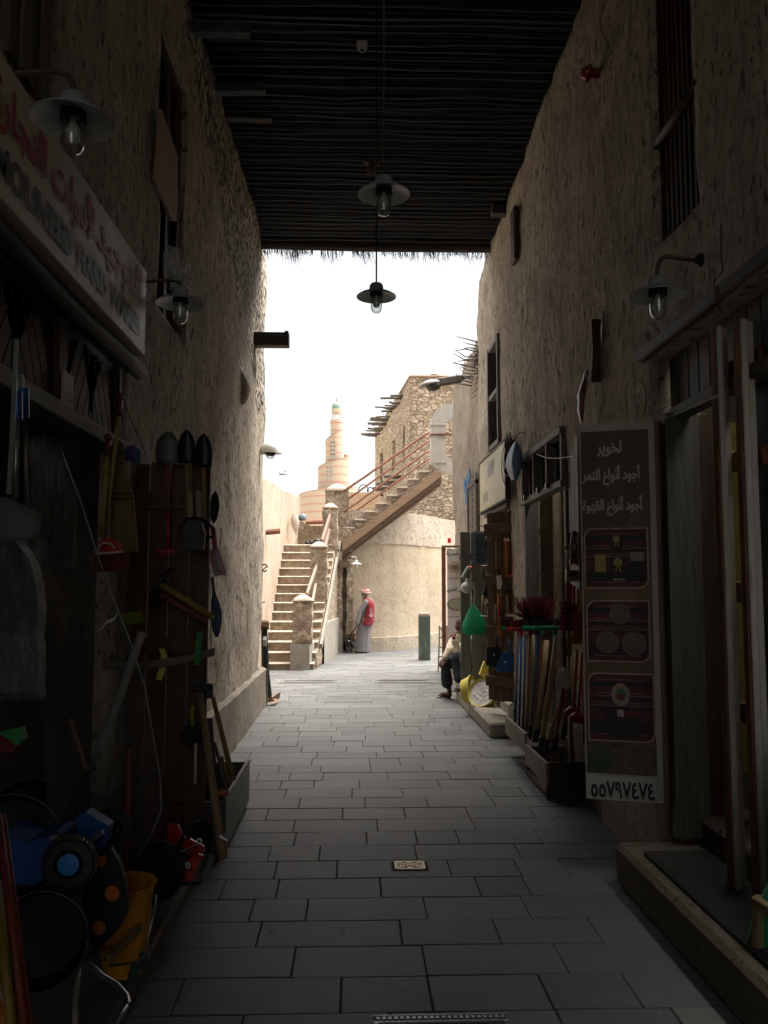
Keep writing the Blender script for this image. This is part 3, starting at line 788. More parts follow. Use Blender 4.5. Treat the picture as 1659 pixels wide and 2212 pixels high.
ZTOP, YTOP = z, y - .28
mesh('riser', rb, m_rubr, parent=ST, smooth=False)
tb.box((-1.1, 22.3, ZTOP - .06), (1.5, 3.0, .11))
mesh('tread', tb, M('tread_plaster', (.40, .34, .275), rough=.9, scale=8, bump=.6, dist=.01), parent=ST, smooth='auto')
# side wall under the steps (faces the lane axis)
b = B(); n = 22; g = []
for i in range(n + 1):
    yy = lerp(17.35, 21.45, i / n); zz = max(.15, .14 + (yy - 17.3) / .28 * .192 + .02); x = sxr(yy) + .0
    g.append([(x + .03 * noise.noise(Vector((yy * 3, j * .9, 2))), yy, zz * j / 10) for j in range(11)])
b.sheet(g, .2, (-1, 0, 0)); mesh('side_wall', b, m_rub, parent=ST, smooth=True)
b = B(); n = 12; g = []
for i in range(n + 1):
    yy = lerp(18.3, 21.5, i / n); g.append([(sxr(yy) + .045, yy, 0), (sxr(yy) + .045, yy, min(.85, .2 + (yy - 17.6) * .6)), (sxr(yy) + .0, yy, min(.87, .22 + (yy - 17.6) * .6))])
b.sheet(g); mesh('plinth', b, m_grey, parent=ST)
b = B(); pa = Vector((sxr(17.7) + .05, 17.7, .42)); pb = Vector((sxr(21.4) + .05, 21.4, 2.72)); b.beam(pa, pb, .05, .12); mesh('edge_strip', b, m_grey, parent=ST)
def pillar(px0, px1, ytop_px, Y, dep, zbase, cap=.14, mat=None):
    a = P((px0, 1265), Y).x; c = P((px1, 1265), Y).x; zt = P((800, ytop_px), Y).z
    w_ = c - a; cx = (a + c) / 2; b = B(); ns = 14; per = []
    for s in range(4):
        for i in range(5):
            t = i / 5; q = [(-1 + 2 * t, -1), (1, -1 + 2 * t), (1 - 2 * t, 1), (-1, 1 - 2 * t)][s]; per.append(q)
    vs = []; zt2 = zt - cap
    for k in range(ns + 1):
        zz = lerp(zbase, zt2, k / ns)
        for (u, v) in per:
            p = Vector((cx + u * w_ / 2, Y + dep / 2 + v * dep / 2, zz)); d = noise.noise(p * 4) * .045 + noise.noise(p * 11) * .03
            nn = Vector((u, v, 0)).normalized(); vs.append(p + nn * d)
    m_ = len(per); fs = [(k * m_ + i, k * m_ + (i + 1) % m_, (k + 1) * m_ + (i + 1) % m_, (k + 1) * m_ + i) for k in range(ns) for i in range(m_)]
    b.add(vs, fs); o = mesh('pillar', b, mat or m_rub, parent=ST, smooth='auto')
    b = B(); e = .02
    prof = [(.97, 0), (1.0, .015), (.70, cap * .5), (.36, cap * .85), (.08, cap)]
    vs = []; 
    for (s_, z_) in prof:
        for (u, v) in per:
            p = Vector((cx + u * (w_ / 2 + e) * s_, Y + dep / 2 + v * (dep / 2 + e) * s_, zt2 + z_)); vs.append(p + noise.noise_vector(p * 7) * .008)
    fs = [(k * m_ + i, k * m_ + (i + 1) % m_, (k + 1) * m_ + (i + 1) % m_, (k + 1) * m_ + i) for k in range(len(prof) - 1) for i in range(m_)]
    fs.append(tuple(range(m_))[::-1]); fs.append(tuple((len(prof) - 1) * m_ + i for i in range(m_)))
    b.add(vs, fs); mesh('cap', b, m_cap, parent=o, smooth=True)
    return cx, zt
b = B(); b.prism([(-1.245, 17.0, 0), (-.87, 17.0, 0), (-.72, 18.35, 0), (-1.13, 18.35, 0)], (0, 0, .50)); mesh('base_block', b, m_grey, parent=ST)
pillar(633, 673.5, 1284, 17.05, .38, .5)
pillar(670, 706, 1169, 18.9, .38, 1.2)
pillar(697, 728, 1085.5, 20.7, .36, 2.3)
pillar(702, 752, 1043.5, 21.55, .42, 2.5, cap=.2)
pillar(741, 752.5, 1062, 22.45, .2, 2.5, cap=.06)
def P3(px, py, Y): return P((px, py), Y)
for (A, C, w_, m_) in ((P3(663, 1284, 17.35), P3(684, 1222, 18.9), .07, M('weathered_board', (.22, .165, .13), rough=.8)),
                       (P3(675, 1300, 17.4), P3(682, 1262, 18.6), .06, MATS['weathered_board']),
                       (P3(696, 1170, 19.2), P3(713, 1113, 20.7), .12, M('rust_board', (.21, .13, .10), rough=.8)),
                       (P3(703, 1180, 19.2), P3(711, 1147, 20.5), .12, MATS['rust_board'])):
    b = B(); b.beam(A, C, .05, w_, bev=.006); mesh('rail_board', b, m_, parent=ST)
# landing parapet with a brown rail
b = B(); n = 10; g = []
for i in range(n + 1):
    t = i / n; A = P3(lerp(643, 702, t), 1165, 22.8); zz = P3(650, lerp(1122, 1136, min(1, t * 2.2)), 22.8).z + .05 * noise.noise(Vector((i, 0, 0)))
    g.append([(A.x + .02 * noise.noise(Vector((i, j, 4))), 22.8 + .04 * noise.noise(Vector((i * 2, j * 2, 1))), lerp(ZTOP - .1, zz, j / 8)) for j in range(9)])
b.sheet(g, .3, (0, 1, 0)); mesh('parapet', b, m_rub, parent=ST, smooth='auto')
b = B(); b.tube([P3(661, 1128, 22.7), P3(700, 1127, 22.7)], .06, 8); mesh('rail_board', b, m_brownp, parent=ST)
# column carrying the upper flight
b = B()
def roughcol(b, x0, x1, y0, y1, z0, z1, n=20, amp=.035):
    per = [(-1 + .5 * i, -1) for i in range(4)] + [(1, -1 + .5 * i) for i in range(4)] + [(1 - .5 * i, 1) for i in range(4)] + [(-1, 1 - .5 * i) for i in range(4)]
    vs = []; m_ = 16
    for k in range(n + 1):
        zz = lerp(z0, z1, k / n)
        for (u, v) in per:
            p = Vector(((x0 + x1) / 2 + u * (x1 - x0) / 2, (y0 + y1) / 2 + v * (y1 - y0) / 2, zz)); d = noise.noise(p * 5) * amp + noise.noise(p * 12) * amp * .5
            vs.append(p + Vector((u, v, 0)).normalized() * d)
    b.add(vs, [(k * m_ + i, k * m_ + (i + 1) % m_, (k + 1) * m_ + (i + 1) % m_, (k + 1) * m_ + i) for k in range(n) for i in range(m_)] + [tuple(range(m_))[::-1], tuple(n * m_ + i for i in range(m_))])
xA = P3(728, 1265, 21.45).x; xB = P3(741, 1265, 21.45).x; xC = P3(763, 1265, 21.45).x
roughcol(b, xA, xB - .02, 21.35, 22.5, 0, 2.5)
roughcol(b, xB + .09, xC, 21.40, 22.5, .55, 2.3, amp=.05)
roughcol(b, xB - .04, xB + .10, 21.6, 22.4, 0, 2.4, amp=.015)
mesh('column', b, m_rub, parent=ST, smooth='auto')
b = B(); b.box(((xA + xB) / 2, 21.33, .28), (.13, .06, .56)); b.box((lerp(xB, xC, .6), 21.37, .28), (.14, .08, .56)); mesh('plinth', b, m_grey, parent=ST)
b = B(); b.box((xB + .03, 21.42, 2.18), (.26, .3, .16)); mesh('bracket', b, m_brownd, parent=ST)

# ---- upper flight crossing to the east house
UF = thing('stair_flight', 'upper stair flight on a brown timber stringer crossing over the court', 'stairs', (0, 21.5, 2.3))
steps = [(-.62, 3.02)] + [(-.27 + .27 * k, 3.11 + .205 * k) for k in range(0, 12)]
b = B(); tb = B(); prev = -.7
sl = (4.43 - 2.79) / (1.92 + .226)
def under(x): return 2.79 + (x + .226) * sl
for k, (x, z_) in enumerate(steps[1:]):
    x1 = x + .27; n = 5
    g = []
    for i in range(n + 1):
        xx = lerp(x, x1, i / n); g.append([(xx, 21.50 + .035 * noise.noise(Vector((xx * 6, j * 1.3, k))), lerp(under(xx) - .02, z_ - .03, j / 5)) for j in range(6)])
    b.sheet(g, .95, (0, 1, 0))
    tb.box(((x + x1) / 2, 21.98, z_ - .02), (.285, 1.02, .04), bev=.01)
b.rough(.01, 9); mesh('riser', b, m_rub, parent=UF); mesh('tread', tb, m_cap, parent=UF)
b = B()
roughcol(b, -.42, -.05, 21.48, 22.5, 2.5, 3.12, n=5)
mesh('end_block', b, m_rub, parent=UF, smooth='auto')
x0, x1 = -.30, 2.2
for nm, y0, y1, dz0, dz1, mt in (('stringer', 21.40, 21.48, 0, -.24, m_brownw), ('stringer', 21.46, 21.54, -.225, -.36, m_brownd), ('soffit', 21.55, 22.5, -.34, -.44, m_brownd)):
    b = B(); b.prism([(x0, y0, under(x0) + dz0), (x1, y0, under(x1) + dz0), (x1, y0, under(x1) + dz1), (x0, y0, under(x0) + dz1)], (0, y1 - y0, 0)); mesh(nm, b, mt, parent=UF)
for (A, C, Y, r) in ((q4(628, 942), q4(1200, 545), 21.45, .032), (q4(632, 1074), q4(1200, 662), 21.45, .026), (q4(665, 985), q4(1200, 600), 22.5, .026), (q4(665, 1096), q4(1200, 716), 22.5, .026)):
    p0 = P(A, Y); p1 = P(C, Y); n = 12
    b = B(); b.tube([p0.lerp(p1, i / n) + noise.noise_vector(Vector((i * .8, Y, A[1]))) * .012 for i in range(n + 1)], r, 8, wob=.15); mesh('handrail', b, m_brownp, parent=UF, smooth=True)

# ---- back wall of the court
b = B(); bw = [(-.8, 21.8), (-.05, 21.75), (.35, 21.8), (.75, 21.95), (1.1, 22.2), (1.45, 22.6), (1.8, 23.1), (2.2, 23.8), (2.6, 24.6), (3.2, 25.6)]
L = along(bw, 4)
g = [[(x, y + .02 * noise.noise(Vector((x * 2, z * .6, 3))) - (.03 if z < 3 else 0), 2.78 * z / 18) for z in range(19)] for (x, y) in L]
b.sheet(g, .3, (0, 1, 0)); CW = mesh('court_wall', b, m_cream, smooth='auto', loc=(1, 22, 0), label='cream plastered wall behind the man in the red vest', cat='wall')
b = B(); g = []
for (x, y) in L:
    g.append([(x, y - .05 + .035 * noise.noise(Vector((x * 5, z * 1.1, 7))), lerp(2.72, 3.56, z / 10) + (.03 * noise.noise(Vector((x * 6, z, 0))))) for z in range(11)])
b.sheet(g, .35, (0, 1, 0)); ORG[CW] = ORG[CW]
mesh('upper_wall', b, m_creamU, parent=CW, smooth='auto')
b = B(); g = []
for (x, y) in L: g.append([(x, y - .075, -.02), (x, y - .07, .34 + .012 * noise.noise(Vector((x * 4, 0, 0)))), (x, y + .02, .37)])
b.sheet(g); mesh('plinth', b, plaster('plinth_cream', (0.370, 0.318, 0.244), (0.266, 0.222, 0.163), (0.414, 0.363, 0.289), streak=.4, pit=.1), parent=CW, smooth='auto')

# ---- rubble stone house
HS = thing('stone_house', 'rough pale stone house with narrow windows behind the upper stairs', 'building', (2, 30, 0))
A0, B0, zt = (1.98, 30.0), (1.0, 41.5), 9.05
win = [(38.4, 39.3, 6.3, 7.7), (34.3, 35.0, 6.25, 7.62), (31.35, 31.85, 6.2, 7.57)]
cols = []; 
for y in merge_lines(30.15, 41.5, .2, [a for w_ in win for a in w_[:2]])[::-1]:
    t = (y - 30) / 11.5; cols.append((lerp(A0[0], B0[0], t), y, -.996, -.085))
for a in range(0, 4): t = a / 3 * math.pi / 2; cols.append((1.98 + .13 * (1 - math.cos(t)), 30.13 - .13 * math.sin(t), -math.cos(t) if a < 3 else 0, -math.sin(t)))
for i in range(1, 30): cols.append((2.11 + i * .2, 30.0, 0, -1))
b = rough_wall(cols, merge_lines(0, zt, .22, [6.3, 7.6]), [(w_[0], w_[1], w_[2], w_[3], .25) for w_ in win], .05, lambda x, y: zt, capd=3.0)
mesh('wall', b, m_bldg, parent=HS, smooth=False)
b = B()
for w_ in win:
    t = ((w_[0] + w_[1]) / 2 - 30) / 11.5; b.box((lerp(A0[0], B0[0], t) + .22, (w_[0] + w_[1]) / 2, (w_[2] + w_[3]) / 2), (.03, w_[1] - w_[0] + .1, w_[3] - w_[2] + .1), (0, 0, .085))
mesh('window', b, M('shutter_tan', (0.252, 0.200, 0.148), rough=.8), parent=HS)
b = B(); g = [(lerp(A0[0], B0[0], t), 30 + 11.5 * t, zt + .02) for t in (0, .25, .5, .75, 1)]; b.tube(g, .05, 6, wob=.3); b.tube([(1.98, 29.98, zt + .02), (5, 29.98, zt + .02), (7.8, 29.98, zt)], .05, 6, wob=.3)
b.tube(bez((2.6, 30.2, zt), (2.75, 30.2, zt + .3), (3.2, 30.2, zt + .02)), .03, 6); mesh('coping', b, M('coping_brown', (0.222, 0.148, 0.096), rough=.9), parent=HS)
m_pole = wood('pole_grey', (.13, .115, .095), 'x')
rr = random.Random(21)
for zc, ts, ln in ((8.72, [i / 17 for i in range(18)], (.40, .90)), (5.72, [i / 12 for i in range(13)], (.3, .7))):
    for t in ts:
        tt = lerp(.16, .93, t) if zc > 8 else lerp(.2, .95, t)
        x = lerp(A0[0], B0[0], tt); y = 30 + 11.5 * tt; l = rr.uniform(*ln); z_ = zc + rr.uniform(-.06, .12); r = rr.uniform(.04, .07)
        b = B(); b.tube([(x + .1, y, z_), (x - l * .5, y - .03, z_ + rr.uniform(-.02, .03)), (x - l, y - .05, z_ + rr.uniform(-.04, .06))], [r, r, r * .8], 7, wob=.2); mesh('roof_pole', b, m_pole, parent=HS, smooth=True)
b = B(); b.box((3.45, 29.97, 3.75), (0.252, 0.074, 0.444)); mesh('window', b, M('shutter_dark', (0.074, 0.037, 0.030), rough=.8), parent=HS)
# peach wall far behind with a curly wire rack
b = B(); a = P3(742, 1063, 27.5); c = P3(822, 1066, 27.5); b.box(((a.x + c.x) / 2, 27.7, a.z / 2), (c.x - a.x, .3, a.z)); b.rough(.01, 2)
mesh('parapet_wall', b, plaster('peach', (0.503, 0.348, 0.215), (0.385, 0.266, 0.163), (0.548, 0.400, 0.266), streak=.3, pit=.02), label='peach coloured parapet wall seen between the stair rails', cat='wall')
b = B()
for (cx, cy, rx) in ((785, 1063, 11), (800, 1063, 7)):
    c = P3(cx, cy, 27.6); r = rx * 27.6 / F; b.tube([(c.x + r * math.cos(t * math.pi / 10), 27.6, c.z + r * 1.5 * math.sin(t * math.pi / 10)) for t in range(11)], .018, 5)
mesh('wire_hoop', b, m_dark, label='thin dark curved wire hoops standing on the peach parapet wall', cat='wire rack')

# ---- spiral minaret
MN = thing('minaret', 'cream spiral minaret with pink bands and a green dome in the distance', 'minaret', (-8, 250, 0))
YM = 250.0
m_tower = bands('tower_bands', (.47, .385, .30), (.44, .235, .19), 0, 2.23, .40)
def tier(xl_, xr_, z_l, z_r, cut, zb, name='tier'):
    a = P(qm(xl_, 700), YM).x; c = P(qm(xr_, 700), YM).x; r = (c - a) / 2; cx = (a + c) / 2; n = 64
    za = P(qm(0, z_l), YM).z; zb_ = P(qm(0, z_r), YM).z; s_ = (zb_ - za) / math.pi
    b = B(); k = 0; ring0 = []; ring1 = []
    top = []
    for i in range(n + 1):
        th = 2 * math.pi * i / n; ang = math.pi + th
        zt_ = za + s_ * th if th < cut else za + s_ * (th - 2 * math.pi)
        top.append((cx + r * math.cos(ang), YM + r * math.sin(ang) * 1.0, zt_))
    g = [[(p[0], p[1], zb), p, (cx + (p[0] - cx) * .88, YM + (p[1] - YM) * .88, p[2]), (cx + (p[0] - cx) * .88, YM + (p[1] - YM) * .88, p[2] - 1.2)] for p in top]
    b.sheet(g); b.lathe([(0, zb), (r * .9, zb)], (cx, YM, 0), 32)
    mesh(name, b, m_tower, parent=MN, smooth='auto')
    # spiral rail strip
    b = B(); b.tube([(p[0], p[1], p[2] + .05) for p in top if True], .12, 5, cap=False); mesh('spiral_edge', b, M('spiral_edge', (0.311, 0.200, 0.163), rough=.7), parent=MN)
    fl = B(); fl.lathe([(0, za - 1.4), (r * .9, za - 1.4)], (cx, YM, 0), 32); mesh('tier_floor', fl, MATS['spiral_edge'], parent=MN)
    return cx, r
tier(100, 845, 1535, 1425, 5.2, -1)
tier(340, 747, 1195, 1015, 4.0, 0)
tier(433, 657, 855, 655, 3.6, 0)
a = P(qm(498, 0), YM).x; c = P(qm(652, 0), YM).x; r = (c - a) / 2; cx = (a + c) / 2
def zq(y): return P(qm(0, y), YM).z
b = B(); b.lathe([(r, 0), (r, zq(600)), (r * 1.07, zq(595)), (r * 1.07, zq(558)), (0, zq(558))], (cx, YM, 0), 40); mesh('shaft', b, m_tower, parent=MN, smooth='auto')
cream = M('tower_cream', (0.488, 0.422, 0.333), rough=.8)
b = B(); rl = (P(qm(640, 0), YM).x - P(qm(507, 0), YM).x) / 2
b.lathe([(rl * .95, zq(460)), (rl * .95, zq(440)), (rl * 1.04, zq(432)), (rl * 1.04, zq(420)), (0, zq(418))], (cx, YM, 0), 32)
for i in range(8):
    th = R(22.5 + 45 * i); x = cx + rl * .86 * math.cos(th); y = YM + rl * .86 * math.sin(th)
    b.lathe([(.13, zq(555)), (.13, zq(500)), (.22, zq(494)), (.2, zq(490))], (x, y, 0), 8)
    th2 = th + R(45); x2 = cx + rl * .86 * math.cos(th2); y2 = YM + rl * .86 * math.sin(th2); d = Vector((math.cos(th + R(22.5)), math.sin(th + R(22.5)), 0)) * .18
    A = Vector((x, y, 0)); C = Vector((x2, y2, 0)); zt_ = zq(455)
    arch = []
    for t, yy in ((0, 492), (.12, 482), (.28, 472), (.5, 464)): arch.append((A.lerp(C, t * .86 + .07), zq(yy)))
    pl = [A + Vector((0, 0, zt_)), A + Vector((0, 0, zq(494)))] + [p + Vector((0, 0, z_)) for p, z_ in arch] + [A.lerp(C, .5) + Vector((0, 0, zt_))]
    b.prism(pl, d)
    pl = [C + Vector((0, 0, zt_)), C + Vector((0, 0, zq(494)))] + [A.lerp(C, 1 - t_) + Vector((0, 0, z_)) for t_, z_ in ((.07, zq(492)), (.17, zq(482)), (.31, zq(472)), (.5, zq(464)))] + [A.lerp(C, .5) + Vector((0, 0, zt_))]
    b.prism(pl, d)
mesh('lantern', b, cream, parent=MN, smooth=False)
b = B(); rd = (P(qm(632, 0), YM).x - P(qm(514, 0), YM).x) / 2; h = zq(335) - zq(420)
b.lathe([(rd, zq(420)), (rd * 1.0, zq(420) + h * .35), (rd * .97, zq(420) + h * .55), (rd * .85, zq(420) + h * .78), (rd * .6, zq(420) + h * .93), (rd * .25, zq(420) + h * .99), (0, zq(420) + h)], (cx, YM, 0), 32)
mesh('dome', b, M('dome_green', (0.200, 0.296, 0.252), rough=.5, var=.1), parent=MN, smooth=True)
b = B(); b.lathe([(.15, zq(336)), (.1, zq(322)), (.26, zq(312)), (.1, zq(304)), (.2, zq(292)), (.07, zq(284)), (.13, zq(276)), (.05, zq(268)), (.04, zq(255))], (cx, YM, 0), 10)
b.tube([(cx + .25 * math.cos(R(a_)), YM, zq(246) + .25 * math.sin(R(a_))) for a_ in range(110, 431, 32)], .05, 5); mesh('finial', b, M('gold', (0.444, 0.311, 0.089), rough=.35, metal=.7), parent=MN, smooth=True)
m_tile = M('tower_tile', (0.311, 0.296, 0.266), rough=.6)
for cxp, ysx in ((531, (850, 905, 950, 1003, 1058)), (496, (1195, 1245, 1295, 1345))):
    for yv in ysx:
        c = P(qm(cxp, yv), YM); rr_ = 4.9 if cxp > 500 else 9.2
        b = B(); yy = YM - (4.35 if cxp > 500 else 8.25); s_ = .62
        for (dx, dz, sx, sz) in ((-s_, 0, .22, 1.5), (s_, 0, .22, 1.5), (0, .66, 1.2, .2), (0, -.66, 1.2, .2)): b.box((c.x + dx, yy, c.z + dz), (sx, .5, sz))
        b.box((c.x, yy, c.z), (.55, .5, .55), (0, .78, 0)); mesh('tile_panel', b, m_tile, parent=MN)

# ---- east house beyond the lane end
EH = thing('plaster_house', 'flaking plaster house end with a diagonal-plank door and blue paint splash', 'building', (2, 15, 0))
m_flake = plaster('flaking', (0.414, 0.348, 0.281), (0.252, 0.200, 0.148), (0.488, 0.429, 0.370), streak=.5, pit=.3, dist=.05)
cols = [(1.93, y, -1, 0) for y in merge_lines(13.0, 16.65, .09, [13.0, 14.1])]
for a in range(1, 6): t = a / 5 * math.pi / 2; cols.append((1.93 + .1 * (1 - math.cos(t)), 16.65 + .1 * math.sin(t), -math.cos(t), math.sin(t)))
for i in range(1, 12): cols.append((2.03 + i * .15, 16.75, 0, 1))
b = rough_wall(cols, merge_lines(0, 5.55, .09, []), [], .05, lambda x, y: 5.5 + .15 * noise.noise(Vector((y * 2, 0, 0))))
mesh('wall', b, m_flake, parent=EH, smooth=True)
b = B(); b.box((1.915, 13.55, 2.5), (.05, 1.0, 1.5)); D_ = mesh('door', b, wood('door_grey', (.135, .105, .085), 'z'), parent=EH)
b = B()
for s in (-1, 1): b.box((1.885, 13.55 + s * .48, 2.5), (.05, .07, 1.54))
b.box((1.885, 13.55, 3.26), (.05, 1.03, .07)); mesh('door_frame', b, M('frame_grey', (0.118, 0.096, 0.081), rough=.8), parent=D_)
b = B()
for k in range(7):
    z_ = 1.9 + k * .2; b.beam((1.885, 13.12, z_), (1.885, 13.55, z_ + .34), .014, .15); b.beam((1.885, 13.55, z_ + .34), (1.885, 13.98, z_), .014, .15)
mesh('door_board', b, MATS['door_grey'], parent=D_)
b = B(); c = PX(q4(1422, 920), 1.86)
rr = random.Random(2)
for k in range(60):
    a_ = rr.random() * 6.28; rd_ = abs(rr.gauss(0, .17)); s_ = rr.uniform(.02, .10) if k > 8 else rr.uniform(.08, .15)
    yc, zc = c.y + rd_ * math.cos(a_) * 1.3, c.z + rd_ * math.sin(a_) * .8
    b.prism([(1.868 + .0006 * k, yc + s_ * math.cos(t) * rr.uniform(.7, 1.1), zc + s_ * .8 * math.sin(t) * rr.uniform(.7, 1.1)) for t in [i * math.pi / 6 for i in range(12)]], (.004, 0, 0))
mesh('paint_splash', b, M('blue_paint', (0.037, 0.148, 0.311), rough=.7, var=.3), parent=EH)
# broken reed eave sticking out above
RE = thing('broken_eave', 'tangle of broken sticks and reed sticking out above the lane end', 'eave', (1.9, 13.2, 5.6))
rr = random.Random(17)
b = B()
for k in range(150):
    c0 = PX(q4(1522, 140), 1.98) + Vector((rr.uniform(-.02, .10), rr.gauss(0, .16), rr.gauss(0, .16))); d0 = Vector((rr.uniform(-.18, .05), rr.gauss(0, .10), rr.gauss(-.02, .08))); b.tube([c0, c0 + d0 * .5 + Vector((0, 0, .02)), c0 + d0], [.011, .009, .004], 4, cap=False)
mesh('reed_bundle', b, wood('reed_brown', (.075, .055, .04), 'z'), parent=RE, smooth=True)
for k in range(15):
    y_ = lerp(12.9, 13.9, k / 14); z_ = P(q4(1500, lerp(-10, 265, k / 14)), y_).z; L_ = rr.uniform(.14, .36)
    b = B(); b.tube([(1.98, y_, z_), (1.9 - L_ * .5, y_ + rr.uniform(-.05, .05), z_ + rr.uniform(-.02, .06)), (1.9 - L_, y_ + rr.uniform(-.1, .1), z_ + rr.uniform(-.02, .16))], [.014, .011, .006], 5); mesh('stick', b, MATS['pole_grey'], parent=RE)
# white air duct
DU = thing('air_duct', 'white sheet-metal duct with rounded bends strapped at the top of the stairs', 'duct', (1.8, 17.6, 3.8))
YD = 17.6; wd = .28
cl = [Vector((2.25, 0, 5.37))]; x0 = P3(945.5, 950, YD).x; ztop_ = P3(945, 890, YD).z; zbot = P3(945, 1008, YD).z
path = [(2.15, ztop_)] + [(x0 + .28 - .28 * math.sin(t) + 0, ztop_ - .28 + .28 * math.cos(t)) for t in [i * math.pi / 16 for i in range(9)]]
path += [(x0, lerp(ztop_ - .28, zbot + .28, i / 4)) for i in range(1, 4)]
path += [(x0 + .28 - .28 * math.cos(t), zbot + .28 - .28 * math.sin(t)) for t in [i * math.pi / 16 for i in range(9)]] + [(2.15, zbot)]
b = B(); rows = []
for i, (x, z_) in enumerate(path):
    a = path[max(0, i - 1)]; c = path[min(len(path) - 1, i + 1)]; t = Vector((c[0] - a[0], 0, c[1] - a[1])).normalized(); nn = Vector((-t.z, 0, t.x))
    p = Vector((x, YD, z_)); rows.append([p + nn * .15 + Vector((0, -.16, 0)), p + nn * .15 + Vector((0, .16, 0)), p - nn * .15 + Vector((0, .16, 0)), p - nn * .15 + Vector((0, -.16, 0)), p + nn * .15 + Vector((0, -.16, 0))])
b.sheet(rows); m_duct = M('duct_white', (0.459, 0.444, 0.414), rough=.45, var=.08, scale=3, stretch=(3, 3, .4), dirt=(0.311, 0.281, 0.237)); mesh('duct', b, m_duct, parent=DU, smooth='auto')
for yy in (1003 + 0, 919, 941):
    pass
for py in (q4(0, 518)[1], q4(0, 582)[1], q4(0, 757)[1]):
    z_ = P3(945, py, YD).z; b = B(); b.box((x0, YD, z_), (.33, .35, .03)); mesh('flange', b, m_duct if py != q4(0, 582)[1] else m_rust, parent=DU)
b = B(); z_ = P3(945, q4(0, 582)[1], YD).z; b.box((x0 + .25, YD - .17, z_), (.5, .03, .04)); mesh('strap', b, m_rust, parent=DU)
# ================================================================= lamps
m_shade = M('enamel_grey', (.30, .33, .36), rough=.45, var=.15, bump=.1)
m_shadein = M('enamel_white', (.62, .66, .68), rough=.4, var=.12, bump=.1)
m_glass = glass('lamp_glass')
m_bulb = M('bulb_frost', (.55, .55, .52), rough=.3)
m_iron = M('pipe_brown', (.10, .075, .05), rough=.6, metal=.3)
def lamp(name, c, D, label, kind, path, group, arm_mat=None):
    """c = centre of the shade rim"""
    c = Vector(c); r = D / 2; t = thing(name, label, 'lamp', c, group)
    b = B(); b.lathe([(r, 0), (r * 1.0, .006), (r * .80, .024), (r * .45, .043), (r * .36, .052), (r * .34, .085), (r * .26, .10), (r * .12, .105), (0, .105)], c, 32)
    b.m = 1; b.lathe([(r * .995, -.001), (r * .78, .014), (r * .44, .033), (r * .30, .038), (0, .038)], c, 32)
    mesh('shade', b, [m_shade, m_shadein], t, smooth='auto')
    b = B(); b.lathe([(r * .31, .036), (r * .32, .02), (r * .32, .0)], c, 20); mesh('collar', b, m_dark, t, smooth='auto')
    b = B(); g = r * .29; h = r * .82
    b.lathe([(g, .02), (g, -h * .55), (g * .93, -h * .75), (g * .72, -h * .92), (g * .38, -h), (0, -h * 1.02)], c, 22)
    mesh('glass_cover', b, m_glass, t, smooth=True)
    b = B(); b.lathe([(.008, .02), (.012, -.005), (.026, -.03), (.026, -.055), (.016, -.074), (0, -.08)], c, 14); mesh('bulb', b, m_bulb, t, smooth=True)
    b = B(); pts = [Vector(p) for p in path]
    b.tube(pts, .011 if kind == 'arm' else .006, 8)
    mesh('arm' if kind == 'arm' else 'rod', b, arm_mat or m_iron, t, smooth=True)
    if kind == 'arm':
        b = B(); e = pts[0]; sx = 1 if e.x > 0 else -1
        b.lathe([(.035, 0), (.035, .015), (.02, .03)], e + Vector((sx * .01, 0, 0)), 14, (0, -sx * R(90), 0)); mesh('wall_plate', b, m_dark, t, smooth='auto')
    return t
GL = 'enamel lamps of the covered lane'
def arm_path(c, wx, rise=.17, tip=.10):
    c = Vector(c); w0 = Vector((wx, c.y, c.z + rise)); s = -1 if wx > c.x else 1
    return [w0, w0.lerp(Vector((c.x, c.y, c.z + rise + .012)), .35), w0.lerp(Vector((c.x, c.y, c.z + rise + .02)), .65)] + bez(w0.lerp(Vector((c.x, c.y, c.z + rise + .022)), .72), (c.x, c.y, c.z + rise + .02), (c.x, c.y, c.z + tip), 8)
c = P((158, 264), 2.90); lamp('wall_lamp', c, .285, 'large dusty bulkhead lamp over the near end of the hardware sign', 'arm', arm_path(c, -1.27, .17), GL)
c = P((390, 657), 4.92); LP2 = lamp('wall_lamp', c, .285, 'bulkhead lamp with a torn plastic wrap beside the far end of the hardware sign', 'arm', arm_path(c, -1.27, .13), GL)
c = P((1421, 640), 4.15); lamp('wall_lamp', c, .285, 'bulkhead lamp on a rusty gooseneck above the brown banner', 'arm', arm_path(c, 1.74, .19), GL)
c = P((829, 421), 4.5); lamp('hanging_lamp', c, .285, 'pale hanging lamp seen wholly against the dark reed roof', 'rod', [c + Vector((0, 0, .1)), (c.x, c.y, 6.25)], GL)
c = P((813, 642), 6.0); lamp('hanging_lamp', c, .285, 'hanging lamp on a thin rod silhouetted against the white sky', 'rod', [c + Vector((0, 0, .1)), (c.x, c.y, 6.25)], GL, m_dark)
c = P((769.5, 1219), 21.0); t = lamp('wall_lamp', c, .26, 'small white lamp on the rubble column under the upper stairs', 'arm', arm_path(c, -.10, .17), 'white lamp on the column', M('white_pipe', (.5, .5, .48)))
m_wl = M('lamp_white', (.55, .55, .54), rough=.5, var=.05)
for ch in COL.objects:
    if ch.parent == t and ch.name.startswith('shade'):
        ch.data.materials[0] = m_wl
b = B(); rr = random.Random(4); c = P(q1(1060, 1600), 4.92)
for k in range(7):
    a = c + Vector((rr.uniform(-.07, .05), rr.uniform(-.03, .03), rr.uniform(-.06, .10)))
    g = [[a + Vector(((i - 2) * .018, .02 * rr.uniform(-1, 1), (j - 2) * .03 + rr.uniform(-.01, .01))) for j in range(5)] for i in range(5)]; b.sheet(g, .001, (0, 1, 0))
